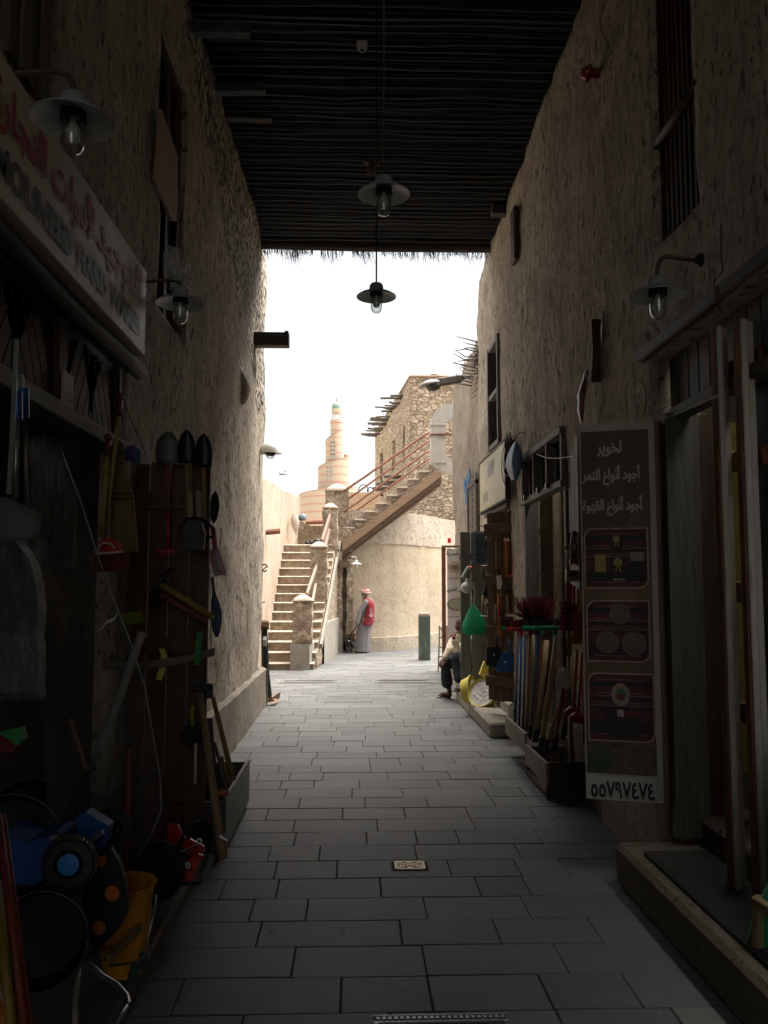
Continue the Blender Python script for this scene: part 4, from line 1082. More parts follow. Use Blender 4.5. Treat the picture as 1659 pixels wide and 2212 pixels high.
mesh('plastic_wrap', b, film('clear_film', (.6, .6, .6), .35), label='torn clear plastic scrap tangled on the second wall lamp arm', cat='plastic scrap', smooth=True)

# ceiling camera, roof leaf clump, red sounder, dome camera, gutter spout, street lamp, bird
c = P((782, 96), 7.0); t = thing('ceiling_camera', 'small white camera hanging from a dark box under the reed roof', 'camera', c)
b = B(); b.box(c + Vector((0, 0, .14)), (.12, .12, .12), bev=.01); mesh('mount', b, m_teal, t)
b = B(); b.lathe([(0, -.06), (.03, -.055), (.046, -.03), (.05, .0), (.05, .05), (.04, .08), (0, .08)], c, 18); mesh('housing', b, M('white_plastic', (.55, .55, .55), rough=.4, var=.05), t, smooth='auto')
b = B(); b.lathe([(0, -.066), (.02, -.064), (.026, -.052)], c, 14); mesh('lens', b, m_black, t, smooth=True)
b = B(); c = P((805, 355), 8.3); rr = random.Random(9)
for k in range(16):
    d = Vector((rr.uniform(-1, 1), rr.uniform(-1, 1), rr.uniform(-1, .6))).normalized(); u = d.cross(Vector((0, .3, 1))).normalized() * .03; L_ = rr.uniform(.05, .13)
    b.prism([c + u, c + d * L_ * .5 + u * 1.4, c + d * L_, c + d * L_ * .5 - u * 1.4, c - u], d.cross(u).normalized() * .004)
mesh('dry_leaves', b, M('dry_leaf', (.14, .075, .045), rough=.8), label='clump of dry brown leaves caught under the roof beside the lamp rod', cat='leaf clump')
c = P((1295, 158), 5.9); t = thing('alarm_sounder', 'red alarm sounder with flared rims high on the east wall', 'alarm', c)
m_red = M('red_plastic', (.13, .015, .02), rough=.35)
b = B(); b.lathe([(.035, -.07), (.04, .07)], c, 18, (0, R(90), 0)); b.lathe([(.035, -.075), (.062, -.09), (.062, -.075), (.04, -.055)], c, 20, (0, R(90), 0)); b.lathe([(.04, .0), (.058, .012), (.058, .05), (.05, .07), (.03, .08)], c, 20, (0, R(90), 0)); b.box((c.x + .24, c.y, c.z), (.34, .03, .03)); mesh('body', b, m_red, t, smooth='auto')
b = B(); b.lathe([(0, -.135), (.03, -.13), (.045, -.11), (.045, -.09)], c, 16, (0, R(90), 0)); mesh('beacon', b, M('red_lens', (.35, .02, .02), rough=.15), t, smooth=True)
c = P(q2(1580, 800), 11.6); t = thing('dome_camera', 'white hooded dome camera at the corner of the west wall', 'camera', c)
b = B(); prof = [(0, .10), (.05, .095), (.10, .06), (.135, .01), (.15, -.05)]; b.lathe(prof[::-1], c, 24, None, (1.1, .8)); b.lathe([(.15, -.05), (.06, -.04)], c, 24, None, (1.25, .8)); b.beam(c + Vector((-.12, 0, 0)), c + Vector((-.42, .2, -.01)), .07, .07, bev=.01); mesh('hood', b, M('camera_white', (.52, .50, .46), rough=.5, var=.1), t, smooth='auto')
b = B(); b.lathe([(.075, -.03), (.07, -.065), (.05, -.08)], c + Vector((.02, 0, 0)), 18); mesh('ring', b, m_dark, t, smooth='auto')
b = B(); b.ball(c + Vector((.02, 0, -.075)), (.06, .06, .055), 14, 9); mesh('dome', b, glass('dome_glass'), t, smooth=True)
b = B(); a = P(q2(1420, 100 + 40), 10.9); L0 = a.x; x1 = P((625, 735), 10.9).x; zc = P((600, 733), 10.9).z
t = thing('gutter_spout', 'dark timber rain spout jutting from the west wall against the sky', 'spout', (L0, 10.9, zc))
b.box(((L0 + x1) / 2 - .1, 10.9, zc - .04), (x1 - L0 + .2, .16, .12), bev=.01); mesh('trough', b, m_woodD, t)
b = B(); b.box(((L0 + x1) / 2 - .1, 10.9, zc + .055), (x1 - L0 + .2, .19, .03), bev=.006); b.box((x1 - .03, 10.9, zc + .02), (.05, .185, .14), bev=.008); mesh('lip', b, m_woodD, t)
c = P(q4(1200, 275), 14.0); t = thing('street_lamp', 'rusty grey street lamp head reaching out from the broken reeds', 'street lamp', c)
p0 = P(q4(1120, 272), 14.0); p1 = P(q4(1235, 240), 14.0); p2 = P(q4(1390, 215), 14.0); p3 = P(q4(1520, 180), 14.0)
b = B(); ax = (p2 - p0).normalized(); 
b.beam(p1, p2, .14, .13, bev=.02); mesh('gear_box', b, M('lamp_rust', (.12, .10, .085), rough=.7, var=.4), t)
b = B(); ang = math.atan2(ax.z, ax.x); mid = (p0 + P(q4(1262, 238), 14.0)) / 2; L_ = (P(q4(1262, 238), 14.0) - p0).length / 2
Rm = Matrix.Rotation(-ang, 3, 'Y'); k0 = 0; bb = B(); bb.ball((0, 0, 0), (L_, .13, .085), 20, 12)
b.v = [mid + Rm @ (Vector((v.x, v.y, v.z if v.z > 0 else v.z * .2))) for v in bb.v]; b.f = bb.f; b.mi = bb.mi; mesh('head', b, M('lamp_grey', (.30, .30, .29), rough=.5), t, smooth=True)
b = B(); b.v = [mid + Vector((.05, 0, -.01)) + Rm @ (Vector((v.x * .72, v.y * .8, v.z * .3 if v.z > 0 else v.z * 1.15))) for v in bb.v]; b.f = list(bb.f); b.mi = list(bb.mi); mesh('lens_bowl', b, M('bowl_dark', (.09, .085, .08), rough=.3), t, smooth=True)
b = B(); b.tube([p2, (p2 + p3) / 2, p3 + Vector((.15, 0, .02))], .025, 8); mesh('arm', b, m_dark, t, smooth=True)
c = P((609, 1024), 38); t = thing('bird', 'small bird with raised wings flying over the pink wall', 'bird', c)
b = B(); b.ball(c, (.16, .07, .06), 10, 8)
for s in (-1, 1): b.prism([c + Vector((.05, 0, .02)), c + Vector((s * .14 + .02, 0, .10)), c + Vector((s * .22, 0, .27)), c + Vector((s * .12 - .03, 0, .08)), c + Vector((-.05, 0, .02))], (0, .02, 0))
b.prism([c + Vector((.12, 0, .02)), c + Vector((.26, 0, .0)), c + Vector((.25, 0, -.04)), c + Vector((.12, 0, -.02))], (0, .03, 0))
mesh('body', b, M('feather_grey', (.28, .28, .29), rough=.9), t, smooth=True)

# floor drain and grate
c = PG((885, 1874)); t = thing('floor_drain', 'small brass drain grille set in the dark paving', 'drain', (c.x, c.y, 0))
m_brass = M('brass', (.50, .42, .27), rough=.35, metal=.55, var=.15)
b = B(); W_, H_ = .165, .125
b.box((c.x, c.y, .004), (W_ + .05, H_ + .03, .01)); mesh('surround', b, m_grout, t)
b = B(); z_ = .012
for s in (-1, 1): b.box((c.x, c.y + s * H_ / 2, z_), (W_, .014, .008)); b.box((c.x + s * W_ / 2, c.y, z_), (.012, H_, .008)); b.box((c.x + s * .0, c.y + s * .045, z_), (.03, .03, .008))
for k in range(11):
    x = c.x - W_ / 2 + W_ * (k + 1) / 12
    hh = H_ * (.2 + .8 * abs(k - 5) / 5.5); b.box((x, c.y, z_), (.006, hh, .008))
for s in (-1, 1): b.beam((c.x - W_ / 2, c.y - s * H_ / 2, z_ + .001), (c.x + W_ / 2, c.y + s * H_ / 2, z_ + .001), .010, .008)
mesh('grille', b, m_brass, t)
g0 = PG((805, 2203)); g1 = PG((1095, 2199)); t = thing('grate_cover', 'steel grate frame with a dotted rim at the photographer\'s feet', 'grate', (g0.x, g0.y, 0))
t['label'] = 'steel access cover with a dotted raised rim near the photographer'
b = B(); W_ = g1.x - g0.x; y1 = g0.y; cx = (g0.x + g1.x) / 2
b.box((cx, y1 - .30, .004), (W_, .6, .012)); mesh('plate', b, M('steel_dark', (.10, .10, .10), rough=.5, metal=.4), t)
b = B()
for k in range(22): b.box((g0.x + .02 + k * (W_ - .04) / 21, y1 - .025, .013), (.014, .018, .012))
for k in range(12): b.box((g0.x + .012, y1 - .06 - k * .03, .013), (.016, .014, .012)); b.box((g1.x - .012, y1 - .06 - k * .03, .013), (.016, .014, .012))
for s in (y1 - .002, y1 - .05): b.box((cx, s, .012), (W_, .006, .010))
mesh('raised_rim', b, M('steel_light', (.33, .33, .32), rough=.4, metal=.4), t)

# ================================================================= brown banner of the date shop
YB0, YB1 = 5.05, 4.92
bl = P((1271, 1719), YB0); br = P((1439, 1732), YB1); tl = P((1249, 920), YB0); tr = P((1404, 909), YB1)
xL = (bl.x + tl.x) / 2; xR = (br.x + tr.x) / 2; zb = (bl.z + br.z) / 2; ztp = (tl.z + tr.z) / 2
O = Vector((xL, YB0, zb)); U = Vector((xR - xL, YB1 - YB0, 0)); Wb = U.length; U.normalize(); V = Vector((0, 0, 1)); NB = U.cross(V); Hb = ztp - zb
def bp(q):      # photo pixel -> banner coordinates
    d = ray(q); t_ = (O - EYE).dot(NB) / d.dot(NB); p = EYE + d * t_ - O; return p.dot(U), p.z
def B3(u, v, lift=0.0): return O + U * u + V * v + NB * lift
BN = thing('shop_banner', 'tall brown banner with Arabic writing and three framed pictures beside the doorway', 'banner', O)
def flat(b, pts, lift, th=.0006): b.prism([B3(u, v, lift) for (u, v) in pts], NB * th)
def rect(b, u0, v0, u1, v1, lift): flat(b, [(u0, v0), (u1, v0), (u1, v1), (u0, v1)], lift)
b = B(); b.prism([B3(-.004, -.012, 0), B3(Wb + .004, -.012, 0), B3(Wb + .004, Hb + .004, 0), B3(-.004, Hb + .004, 0)], -NB * .035); mesh('board', b, M('board_white', (.42, .40, .37), rough=.6, var=.08), BN)
b = B(); b.prism([B3(Wb + .006, -.03, -.002), B3(Wb + .075, -.03, .012), B3(Wb + .075, Hb + .0, .012), B3(Wb + .006, Hb + .0, -.002)], -NB * .05); mesh('side_frame', b, wood('frame_brown', (.17, .135, .105), 'z'), BN)
m_bb = M('print_brown', (.062, .036, .032), rough=.5, var=.08, scale=3)
uR = bp(q7(955, 700))[0]; vT = bp(q7(700, 690))[1]; vS = bp(q8(800, 745))[1]
L1 = .002
def gold(name, u0, v0, u1, v1): pass
b = B(); rect(b, .004, vS, uR, vT, L1); mesh('printed_ground', b, m_bb, BN)
b = B(); pts = [(uR, bp(q7(960, 1090))[1])]
for k in range(7):
    t_ = k / 6; pts.append((lerp(uR, bp(q7(830, 1245))[0], t_ ** .8), bp(q7(900, lerp(1090, 1250, t_ ** 1.6)))[1]))
v3 = bp(q7(830, 1250))[1]; pts.append((uR, v3)); flat(b, pts, L1 + .001)
rect(b, .004, bp(q8(700, 560))[1], uR, v3, L1 + .001)
def M2(name, a, c_, scale=6):
    m, nt, bs = _base(name); v = coords(nt); n = noi(nt, v, scale, 5, .6); nt.links.new(ramp(nt, n, [(.35, a), (.65, c_)]), bs.inputs['Base Color']); bs.inputs['Roughness'].default_value = .5; return m
mesh('printed_swirl', b, M2('print_amber', (.055, .032, .018), (.16, .085, .03), 5), BN)
b = B(); rect(b, .004, vS, uR, bp(q8(700, 560))[1], L1 + .001); mesh('printed_beans', b, M2('print_beans', (.02, .022, .012), (.10, .07, .04), 45), BN)
b = B(); rr = random.Random(1)
for k in range(120):
    u = rr.uniform(.5 * Wb, uR - .01) if k % 3 else rr.uniform(.3 * Wb, uR - .01); v = vS + .012 + abs(rr.gauss(0, .055)); v = min(v, bp(q8(700, 575))[1]); s_ = .009; a_ = rr.random() * 3
    flat(b, [(u + s_ * math.cos(t_) * math.cos(a_) - s_ * .6 * math.sin(t_) * math.sin(a_), v + s_ * math.cos(t_) * math.sin(a_) + s_ * .6 * math.sin(t_) * math.cos(a_)) for t_ in [i * 1.047 for i in range(6)]], L1 + .0018 + k * 1e-5)
mesh('printed_bean', b, M('bean', (.13, .075, .045), rough=.5), BN)
b = B(); 
for k in range(5):
    u = .04 + k * .022; v = vS + .05 + .035 * (k % 3); flat(b, [(u - .03, v - .03), (u + .03, v - .04), (u + .045, v + .02), (u, v + .045)], L1 + .0019 + k * 2e-4)
mesh('printed_leaf', b, M('print_green', (.03, .06, .02), rough=.5), BN)
b = B(); m_txt = M('lettering_grey', (.40, .38, .36), rough=.5, var=.05)
for (txt, x0, x1, y0, y1) in (('لخوير', 645, 800, 745, 842), ('أجود أنواع التمر', 563, 922, 888, 1010), ('أجود أنواع القهوة', 565, 936, 1070, 1188)):
    a = bp(q7(x0, y1)); c_ = bp(q7(x1, y0)); a2 = bp(q7(x1, y1))
    letters(b, arab(txt), B3(a[0] + .006, (a[1] + a2[1]) / 2, L1 + .004), U, V, c_[1] - a2[1], w=c_[0] - a[0] - .008, bold=.034)
mesh('lettering', b, m_txt, BN)
b = B(); a = bp(q8(620, 868)); c_ = bp(q8(995, 775)); letters(b, '٥٥٧٩٧٤٧٤', B3(a[0], a[1] - .008, L1 + .003), U, V, .10, w=c_[0] - a[0], bold=.03)
mesh('phone_number', b, m_black, BN)
def rrect(u0, v0, u1, v1, r, corners=(1, 1, 1, 1), n=6):
    out = []
    for (cx, cy, a0, on) in ((u1 - r, v1 - r, 0, corners[0]), (u0 + r, v1 - r, 90, corners[1]), (u0 + r, v0 + r, 180, corners[2]), (u1 - r, v0 + r, 270, corners[3])):
        if on: out += [(cx + r * math.cos(R(a0 + 90 * i / n)), cy + r * math.sin(R(a0 + 90 * i / n))) for i in range(n + 1)]
        else: out.append((cx + (r if a0 in (0, 270) else -r), cy + (r if a0 in (0, 90) else -r)))
    return out
m_gold = M('print_gold', (.36, .30, .20), rough=.5); m_sadu = M('sadu_red', (.085, .014, .022), rough=.6); m_sadub = M('sadu_black', (.018, .012, .014), rough=.6); m_thread = M('sadu_thread', (.26, .22, .21), rough=.6)
FRS = []
for (qa, qb) in ((q7(583, 1618), q7(952, 1256)), (q7(598, 2046), q7(962, 1684)), (q8(606, 548), q8(990, 155))):
    a = bp(qa); c_ = bp(qb); u0, v0, u1, v1 = a[0], a[1] + .004, c_[0], c_[1]; FRS.append((u0, v0, u1, v1)); cs = (0, 1, 0, 1)
    b = B(); flat(b, rrect(u0, v0, u1, v1, .055, cs), L1 + .003); fr = mesh('picture_frame', b, m_gold, BN)
    e = .0075; b = B(); flat(b, rrect(u0 + e, v0 + e, u1 - e, v1 - e, .05, cs), L1 + .0042); mesh('woven_ground', b, m_sadu, fr)
    b = B(); H = v1 - v0
    for (f0, f1) in ((.12, .30), (.46, .50), (.60, .64), (.80, .87)): rect(b, u0 + .012, v0 + H * f0, u1 - .012, v0 + H * f1, L1 + .0054)
    mesh('woven_band', b, m_sadub, fr)
    b = B()
    for f in (.10, .56, .70, .90):
        n = 26
        for k in range(n):
            uu = lerp(u0 + .055, u1 - .055, k / (n - 1)); s_ = .0035; flat(b, [(uu - s_, v0 + H * f), (uu, v0 + H * f + s_ * 1.3), (uu + s_, v0 + H * f), (uu, v0 + H * f - s_ * .6)], L1 + .0066)
    for f in (.52, .66): rect(b, u0 + .01, v0 + H * f, u1 - .01, v0 + H * f + .0028, L1 + .0066)
    mesh('woven_thread', b, m_thread, fr)
    FRS[-1] = (u0, v0, u1, v1, fr)
def disc(b, u, v, r, lift, n=20, sy=1.0, jag=0): flat(b, [(u + r * (1 + jag * (i % 2)) * math.cos(2 * math.pi * i / n), v + r * sy * (1 + jag * (i % 2)) * math.sin(2 * math.pi * i / n)) for i in range(n)], lift)
u0, v0, u1, v1, fr = FRS[0]; Wf = u1 - u0; Hf = v1 - v0; L2 = L1 + .008
b = B(); rect(b, u0 + .17 * Wf, v0 + .27 * Hf, u0 + .34 * Wf, v0 + .56 * Hf, L2); mesh('printed_tin', b, M('print_yellow', (.30, .24, .05), rough=.5), fr)
b = B(); rect(b, u0 + .41 * Wf, v0 + .12 * Hf, u0 + .68 * Wf, v0 + .52 * Hf, L2); rect(b, u0 + .43 * Wf, v0 + .62 * Hf, u0 + .60 * Wf, v0 + .86 * Hf, L2); rect(b, u0 + .70 * Wf, v0 + .14 * Hf, u0 + .95 * Wf, v0 + .48 * Hf, L2); mesh('printed_packet', b, m_sadub, fr)
b = B()
for (fu, fv, r_) in ((.53, .43, .022), (.51, .82, .018)):
    disc(b, u0 + fu * Wf, v0 + fv * Hf, r_, L2 + .002, 16, 1, .35)
    for s in (-1, 1): flat(b, [(u0 + fu * Wf, v0 + fv * Hf), (u0 + fu * Wf + s * r_ * .9, v0 + fv * Hf - r_ * 2.6), (u0 + fu * Wf + s * r_ * .3, v0 + fv * Hf - r_ * 2.2)], L2 + .0012)
mesh('printed_rosette', b, M('print_gold2', (.34, .25, .07), rough=.45), fr)
b = B(); rect(b, u0 + .72 * Wf, v0 + .45 * Hf, u0 + .93 * Wf, v0 + .60 * Hf, L2 + .0012); rect(b, u0 + .45 * Wf, v0 + .13 * Hf, u0 + .63 * Wf, v0 + .165 * Hf, L2 + .002); mesh('printed_label', b, M('print_cream', (.24, .19, .15), rough=.5), fr)
u0, v0, u1, v1, fr = FRS[1]; b = B(); b2 = B()
for k, (fu, fv, r_) in enumerate(((.52, .78, .058), (.32, .32, .064), (.73, .30, .068))):
    disc(b, u0 + fu * Wf, v0 + fv * Hf, r_, L2 + k * .0003, 24); disc(b2, u0 + fu * Wf, v0 + fv * Hf, r_ * .88, L2 + .0014 + k * .0003, 24)
mesh('printed_bowl', b, M('bowl_rim', (.12, .10, .085), rough=.5), fr); mesh('printed_seeds', b2, M2('seeds', (.035, .028, .02), (.11, .09, .06), 90), fr)
u0, v0, u1, v1, fr = FRS[2]; b = B(); b2 = B(); b3 = B()
disc(b, u0 + .51 * Wf, v0 + .76 * Hf, .052, L2, 28, 1.25); disc(b2, u0 + .51 * Wf, v0 + .76 * Hf, .030, L2 + .0014, 24, 1.25); disc(b3, u0 + .51 * Wf, v0 + .72 * Hf, .020, L2 + .0028, 16, .9)
mesh('printed_ring', b, M('print_ring', (.27, .21, .13), rough=.5), fr); mesh('printed_centre', b2, M('print_teal', (.06, .10, .08), rough=.5), fr); mesh('printed_cup', b3, m_red, fr)
b = B(); rect(b, u0 + .28 * Wf, v0 + .08 * Hf, u0 + .52 * Wf, v0 + .50 * Hf, L2); rect(b, u0 + .55 * Wf, v0 + .08 * Hf, u0 + .80 * Wf, v0 + .40 * Hf, L2); mesh('printed_packet', b, m_sadub, fr)
b = B()
for k in range(9): disc(b, u0 + (.5 + .025 * math.sin(k * 2.1)) * Wf, v0 + (.46 + .03 * math.cos(k * 3.3)) * Hf, .010, L2 + .0014 + k * 1e-4, 8, 1, .5)
mesh('printed_glint', b, M('print_glint', (.30, .28, .28), rough=.5), fr)

# ================================================================= near doorway of the date shop: white door posts
for (px0, px1, ptop, pbot, Yp, lab) in ((1557, 1597, 705, 2060, 4.05, 'white channel door post with rusty edges, the one nearer the brown banner'), (1609, 1655, 690, 2190, 3.84, 'white channel door post with rusty edges, the one nearer the photographer')):
    a = P((px0, 1265), Yp); c_ = P((px1, 1265), Yp); x0, x1 = a.x, c_.x
    t = thing('door_post', lab, 'door post', ((x0 + x1) / 2, Yp, .24), 'white door posts')
    zt_ = min(2.98, P((px0, ptop), Yp).z)
    b = B(); w_ = (x1 - x0)
    b.box(((x0 + x1) / 2 - w_ * .02, Yp + .03, (zt_ + .24) / 2), (w_ * .9, .02, zt_ - .24)); b.box((x0 + w_ * .30, Yp, (zt_ + .24) / 2), (w_ * .35, .05, zt_ - .24), bev=.006)
    mesh('channel', b, M('post_white', (.48, .46, .41), rough=.5, var=.12, scale=4, stretch=(1, 1, .2), dirt=(.16, .10, .06)), t)
    b = B(); b.box((x0 + .002, Yp + .005, (zt_ + .24) / 2), (.008, .05, zt_ - .25), bev=.002); mesh('rusty_edge', b, m_rust, t)
    b = B()
    for z_ in (1.05, 1.62, 2.25, 2.7): b.box((x1 + .012, Yp + .01, z_), (.03, .06, .10), bev=.006)
    mesh('hinge', b, m_rust, t)
b = B(); b.box((1.91, 3.80, 1.6), (.03, .35, 2.6)); mesh('door_leaf', b, M('leaf_teal', (.045, .055, .05), rough=.6), label='dark teal door leaf folded behind the white door posts', cat='door leaf', loc=(1.91, 3.8, .3))
c = P(q8(1650, 1500), 3.62)
# green net broom and low wooden stool at the right bottom corner
t = thing('net_sack', 'bright green plastic net sack slumped by the wooden frame on the stone platform', 'sack', (1.66, 3.45, .24))
b = B(); n = 20; rows = []
for i in range(12):
    v = i / 11; r_ = .03 + .16 * (1 - v) ** .7; z_ = .25 + .80 * v; xx = 1.76 + .07 * v
    rows.append([(xx + r_ * math.cos(2 * math.pi * j / n) * (1 + .18 * math.sin(5 * j + i)), 3.42 + r_ * .8 * math.sin(2 * math.pi * j / n) * (1 + .18 * math.sin(7 * j)), z_) for j in range(n + 1)])
b.sheet(rows); m_green = M('green_net', (.005, .30, .13), rough=.55, scale=40, stretch=(1, 1, .1), bump=.9, dist=.01); mesh('sack', b, m_green, t, smooth=True)
t = thing('wooden_stool', 'low weathered olive stool frame standing before the green net sack', 'stool', (1.62, 3.2, 0))
mw = wood('wood_ochre', (.20, .16, .07), 'z')
fr = [P(q8(1490, 1790), 3.35), P(q8(1659, 1920), 3.1)]
b = B(); b.beam((1.57, 3.42, .42), (1.63, 3.02, .42), .035, .04, bev=.005); mesh('rail', b, mw, t)
b = B(); b.beam((1.57, 3.42, .42), (1.95, 3.46, .42), .035, .04, bev=.005); mesh('rail', b, mw, t)
for (x, y, x2, y2) in ((1.575, 3.40, 1.55, 3.42), (1.625, 3.03, 1.60, 3.0), (1.93, 3.44, 1.95, 3.46)):
    b = B(); b.beam((x, y, .40), (x2, y2, .0 if x < 1.9 else .24), .035, .035, bev=.004); mesh('leg', b, mw, t)
b = B(); b.beam((1.56, 3.41, .10), (1.62, 3.03, .34), .02, .03); mesh('brace', b, mw, t)
# ================================================================= east side: tool shop and what hangs there
m_oran = M('orange_plastic', (.52, .15, .02), rough=.4); m_redp = M('bright_red', (.42, .02, .02), rough=.35); m_pinkp = M('pink_plastic', (.55, .06, .22), rough=.4)
m_blue = M('blue_plastic', (.02, .10, .30), rough=.4); m_bluel = M('blue_stick', (.07, .17, .28), rough=.5); m_tan = wood('stick_tan', (.30, .20, .11), 'z', var=.2); m_tanr = wood('stick_red', (.22, .07, .05), 'z', var=.2)
m_wht = M('white_plastic2', (.58, .57, .54), rough=.4, var=.06); m_yel = M('yellow_plastic', (.62, .52, .10), rough=.45, var=.1); m_steel = M('steel', (.38, .38, .37), rough=.35, metal=.8, var=.15)
m_rubber = M('rubber', (.015, .015, .015), rough=.8); m_cloth = M('blue_film', (.16, .26, .40), rough=.4, var=.3, stretch=(1, 1, .3))
m_plank = wood('plank_brown', (.105, .058, .036), 'z', paint=(.06, .04, .03)); m_plankg = wood('plank_grey', (.19, .185, .155), 'z', paint=(.13, .09, .06))
m_bristR = M('bristle_red', (.13, .012, .018), rough=.8); m_bristK = M('bristle_black', (.02, .02, .02), rough=.9)
def single(name, b, mat, label, cat, group=None, **k): return mesh(name, b, mat, label=label, cat=cat, group=group, **k)

# cream sign over the third doorway
t = thing('shop_sign', 'faded cream sign board over the small barred doorway light', 'sign', (1.80, 10.7, 2.62))
y0, y1 = 9.6, 11.65
b = B(); b.box((1.735, (y0 + y1) / 2, 2.97), (.04, y1 - y0, .66)); mesh('board', b, M('sign_cream', (.56, .49, .30), rough=.5, var=.12, scale=2.5), t)
b = B()
for z in (2.63, 3.31): b.box((1.735, (y0 + y1) / 2, z), (.06, y1 - y0 + .04, .025))
for y in (y0, y1): b.box((1.735, y, 2.97), (.06, .025, .66))
mesh('frame', b, m_woodDy, t)
b = B(); letters(b, 'NW', (1.713, 10.9, 3.02), (0, -1, 0), (0, 0, 1), .20, bold=.02); letters(b, 'NW', (1.713, 11.3, 2.72), (0, -1, 0), (0, 0, 1), .15, bold=.0); mesh('lettering', b, M('faded_blue', (.36, .42, .42), rough=.6), t)

# far door leaf (grey green panel) in front of the seated man
t = thing('door_leaf', 'grey green plank door leaf standing open and half hiding the seated man', 'door leaf', (1.68, 12.0, .3))
a = P((996, 1470), 12.0); c = P((1046, 1475), 11.95); zt_ = P((1000, 1149), 12.0).z; z0 = a.z; xm = lerp(a.x, c.x, .47)
b = B()
for (xa, xb) in ((a.x, xm - .006), (xm + .006, c.x + .10)): b.box(((xa + xb) / 2, 12.0, (z0 + zt_) / 2), (xb - xa, .04, zt_ - z0), bev=.004)
mesh('plank', b, m_plankg, t)
b = B()
for z in (z0 + .3, zt_ - .35): b.box(((a.x + c.x) / 2 + .04, 12.035, z), (c.x - a.x + .1, .03, .10))
mesh('ledge', b, m_plankg, t)
# brown plank leaf with tools
t = thing('door_leaf', 'brown plank door leaf open flat with hand tools hanging on it', 'door leaf', (1.75, 10.0, .3))
A = P(q5(462, 1600), 10.15); C = P(q5(742, 1640), 9.75); zt_ = P(q5(455, 300), 10.15).z; z0 = A.z - .02
LU = Vector((C.x - A.x, C.y - A.y, 0)); LW = LU.length; LU.normalize(); LN = Vector((LU.y, -LU.x, 0))
if LN.y > 0: LN = -LN
rm = Matrix((LU, LN, Vector((0, 0, 1)))).transposed()
def lp(q, lift=.0):     # pixel -> point on the leaf plane, lifted off it
    o = Vector((A.x, A.y, 0)) + LN * (.045 + lift); d = ray(q); k = (o - EYE).dot(LN) / d.dot(LN); return EYE + d * k
b = B()
for k in range(5):
    u0 = LW * k / 5; u1 = LW * (k + 1) / 5; b.box(Vector((A.x, A.y, (z0 + zt_) / 2)) + LU * (u0 + u1) / 2, (u1 - u0 - .008, .03, zt_ - z0 + .02 * (k % 2)), rm, bev=.003)
mesh('plank', b, m_plank, t)
for zc in (P(q5(560, 405), 9.95).z, P(q5(560, 1135), 9.95).z, P(q5(560, 770), 9.95).z, P(q5(560, 1490), 9.95).z):
    b = B(); b.box(Vector((A.x, A.y, zc)) + LU * LW / 2 + LN * .03, (LW + .03, .04, .12), rm, bev=.006); mesh('ledge', b, m_plank, t)

HT = 'hand tools hung on the brown door leaf'
def stickthing(name, pts, r, mat, label, cat, group=None, n=8, extra=None, parts=()):
    t = thing(name, label, cat, pts[-1], group); b = B(); b.tube(pts, r, n); mesh(parts[0] if parts else 'handle', b, mat, t, smooth=True)
    for (nm, bb, mt) in (extra or []): mesh(nm, bb, mt, t)
    return t
def P5(x, y, l=.03): return lp(q5(x, y), l)
# claw hammer
h = B(); h.beam(P5(500, 492), P5(535, 486), .025, .03, bev=.004); h.beam(P5(495, 485), P5(487, 500), .02, .012)
stickthing('claw_hammer', [P5(514, 480), P5(513, 700)], [.011, .014], m_tan, 'claw hammer hanging head up at the top of the brown leaf', 'hammer', HT, extra=[('head', h, m_dark)])
h = B(); h.beam(P5(568, 485), P5(606, 492), .02, .03, bev=.004)
stickthing('mason_hammer', [P5(584, 478), P5(586, 740)], .014, m_oran, 'hammer with a long orange handle beside the garden fork', 'hammer', HT, extra=[('head', h, m_steel)])
h = B()
for dx in (-18, -6, 6, 18): h.tube([P5(670 + dx * .6, 585), P5(670 + dx, 600), P5(670 + dx, 650)], .004, 6)
h.tube([P5(652, 590), P5(688, 590)], .006, 6); h.tube([P5(668, 545), P5(670, 590)], .006, 6)
stickthing('hand_fork', [P5(668, 470), P5(668, 550)], .014, m_tanr, 'steel hand fork with four prongs pointing down', 'garden fork', HT, extra=[('prongs', h, m_steel)])
h = B(); h.beam(P5(597, 745), P5(663, 738), .03, .02, bev=.004)
stickthing('hand_scraper', [P5(640, 590), P5(632, 740)], .016, m_oran, 'orange hand cultivator with a flat foot under the fork', 'garden tool', HT, extra=[('blade', h, m_redp)])
h = B(); o = P5(530, 740, .04); h.prism([P5(515, 745), P5(545, 735), P5(558, 790), P5(545, 840), P5(520, 835)], LN * .004)
stickthing('garden_trowel', [P5(532, 735), P5(535, 690)], .014, m_rubber, 'grey garden trowel blade in the middle of the brown leaf', 'trowel', HT, extra=[('blade', h, m_steel)])
h = B(); h.tube([P5(522, 880), P5(540, 868), P5(552, 885)], .010, 6)
st = B(); st.tube([P5(533, 950), P5(533, 1030)], .018, 8)
stickthing('pickaxe', [P5(530, 870), P5(538, 1170)], .014, m_oran, 'small pick with a red banded orange shaft low on the brown leaf', 'pick', HT, extra=[('head', h, m_steel), ('grip_band', st, m_redp)])
stickthing('wooden_mallet', [P5(594, 870), P5(598, 1010)], .018, m_tan, 'plain wooden handle hanging right of the small pick', 'mallet', HT, extra=[('head', B().beam(P5(575, 855), P5(612, 850), .05, .05, bev=.008), m_rubber)])
stickthing('chisel', [P5(507, 985), P5(510, 1085)], .015, m_tan, 'short wooden handled chisel left of the small pick', 'chisel', HT, extra=[('blade', B().beam(P5(506, 940), P5(507, 985), .02, .006), m_steel)])
stickthing('knife_file', [P5(676, 865), P5(680, 930)], .010, m_oran, 'short orange handled file at the leaf edge by the doorway', 'file', HT, extra=[('blade', B().beam(P5(675, 820), P5(676, 866), .012, .005), m_steel)])
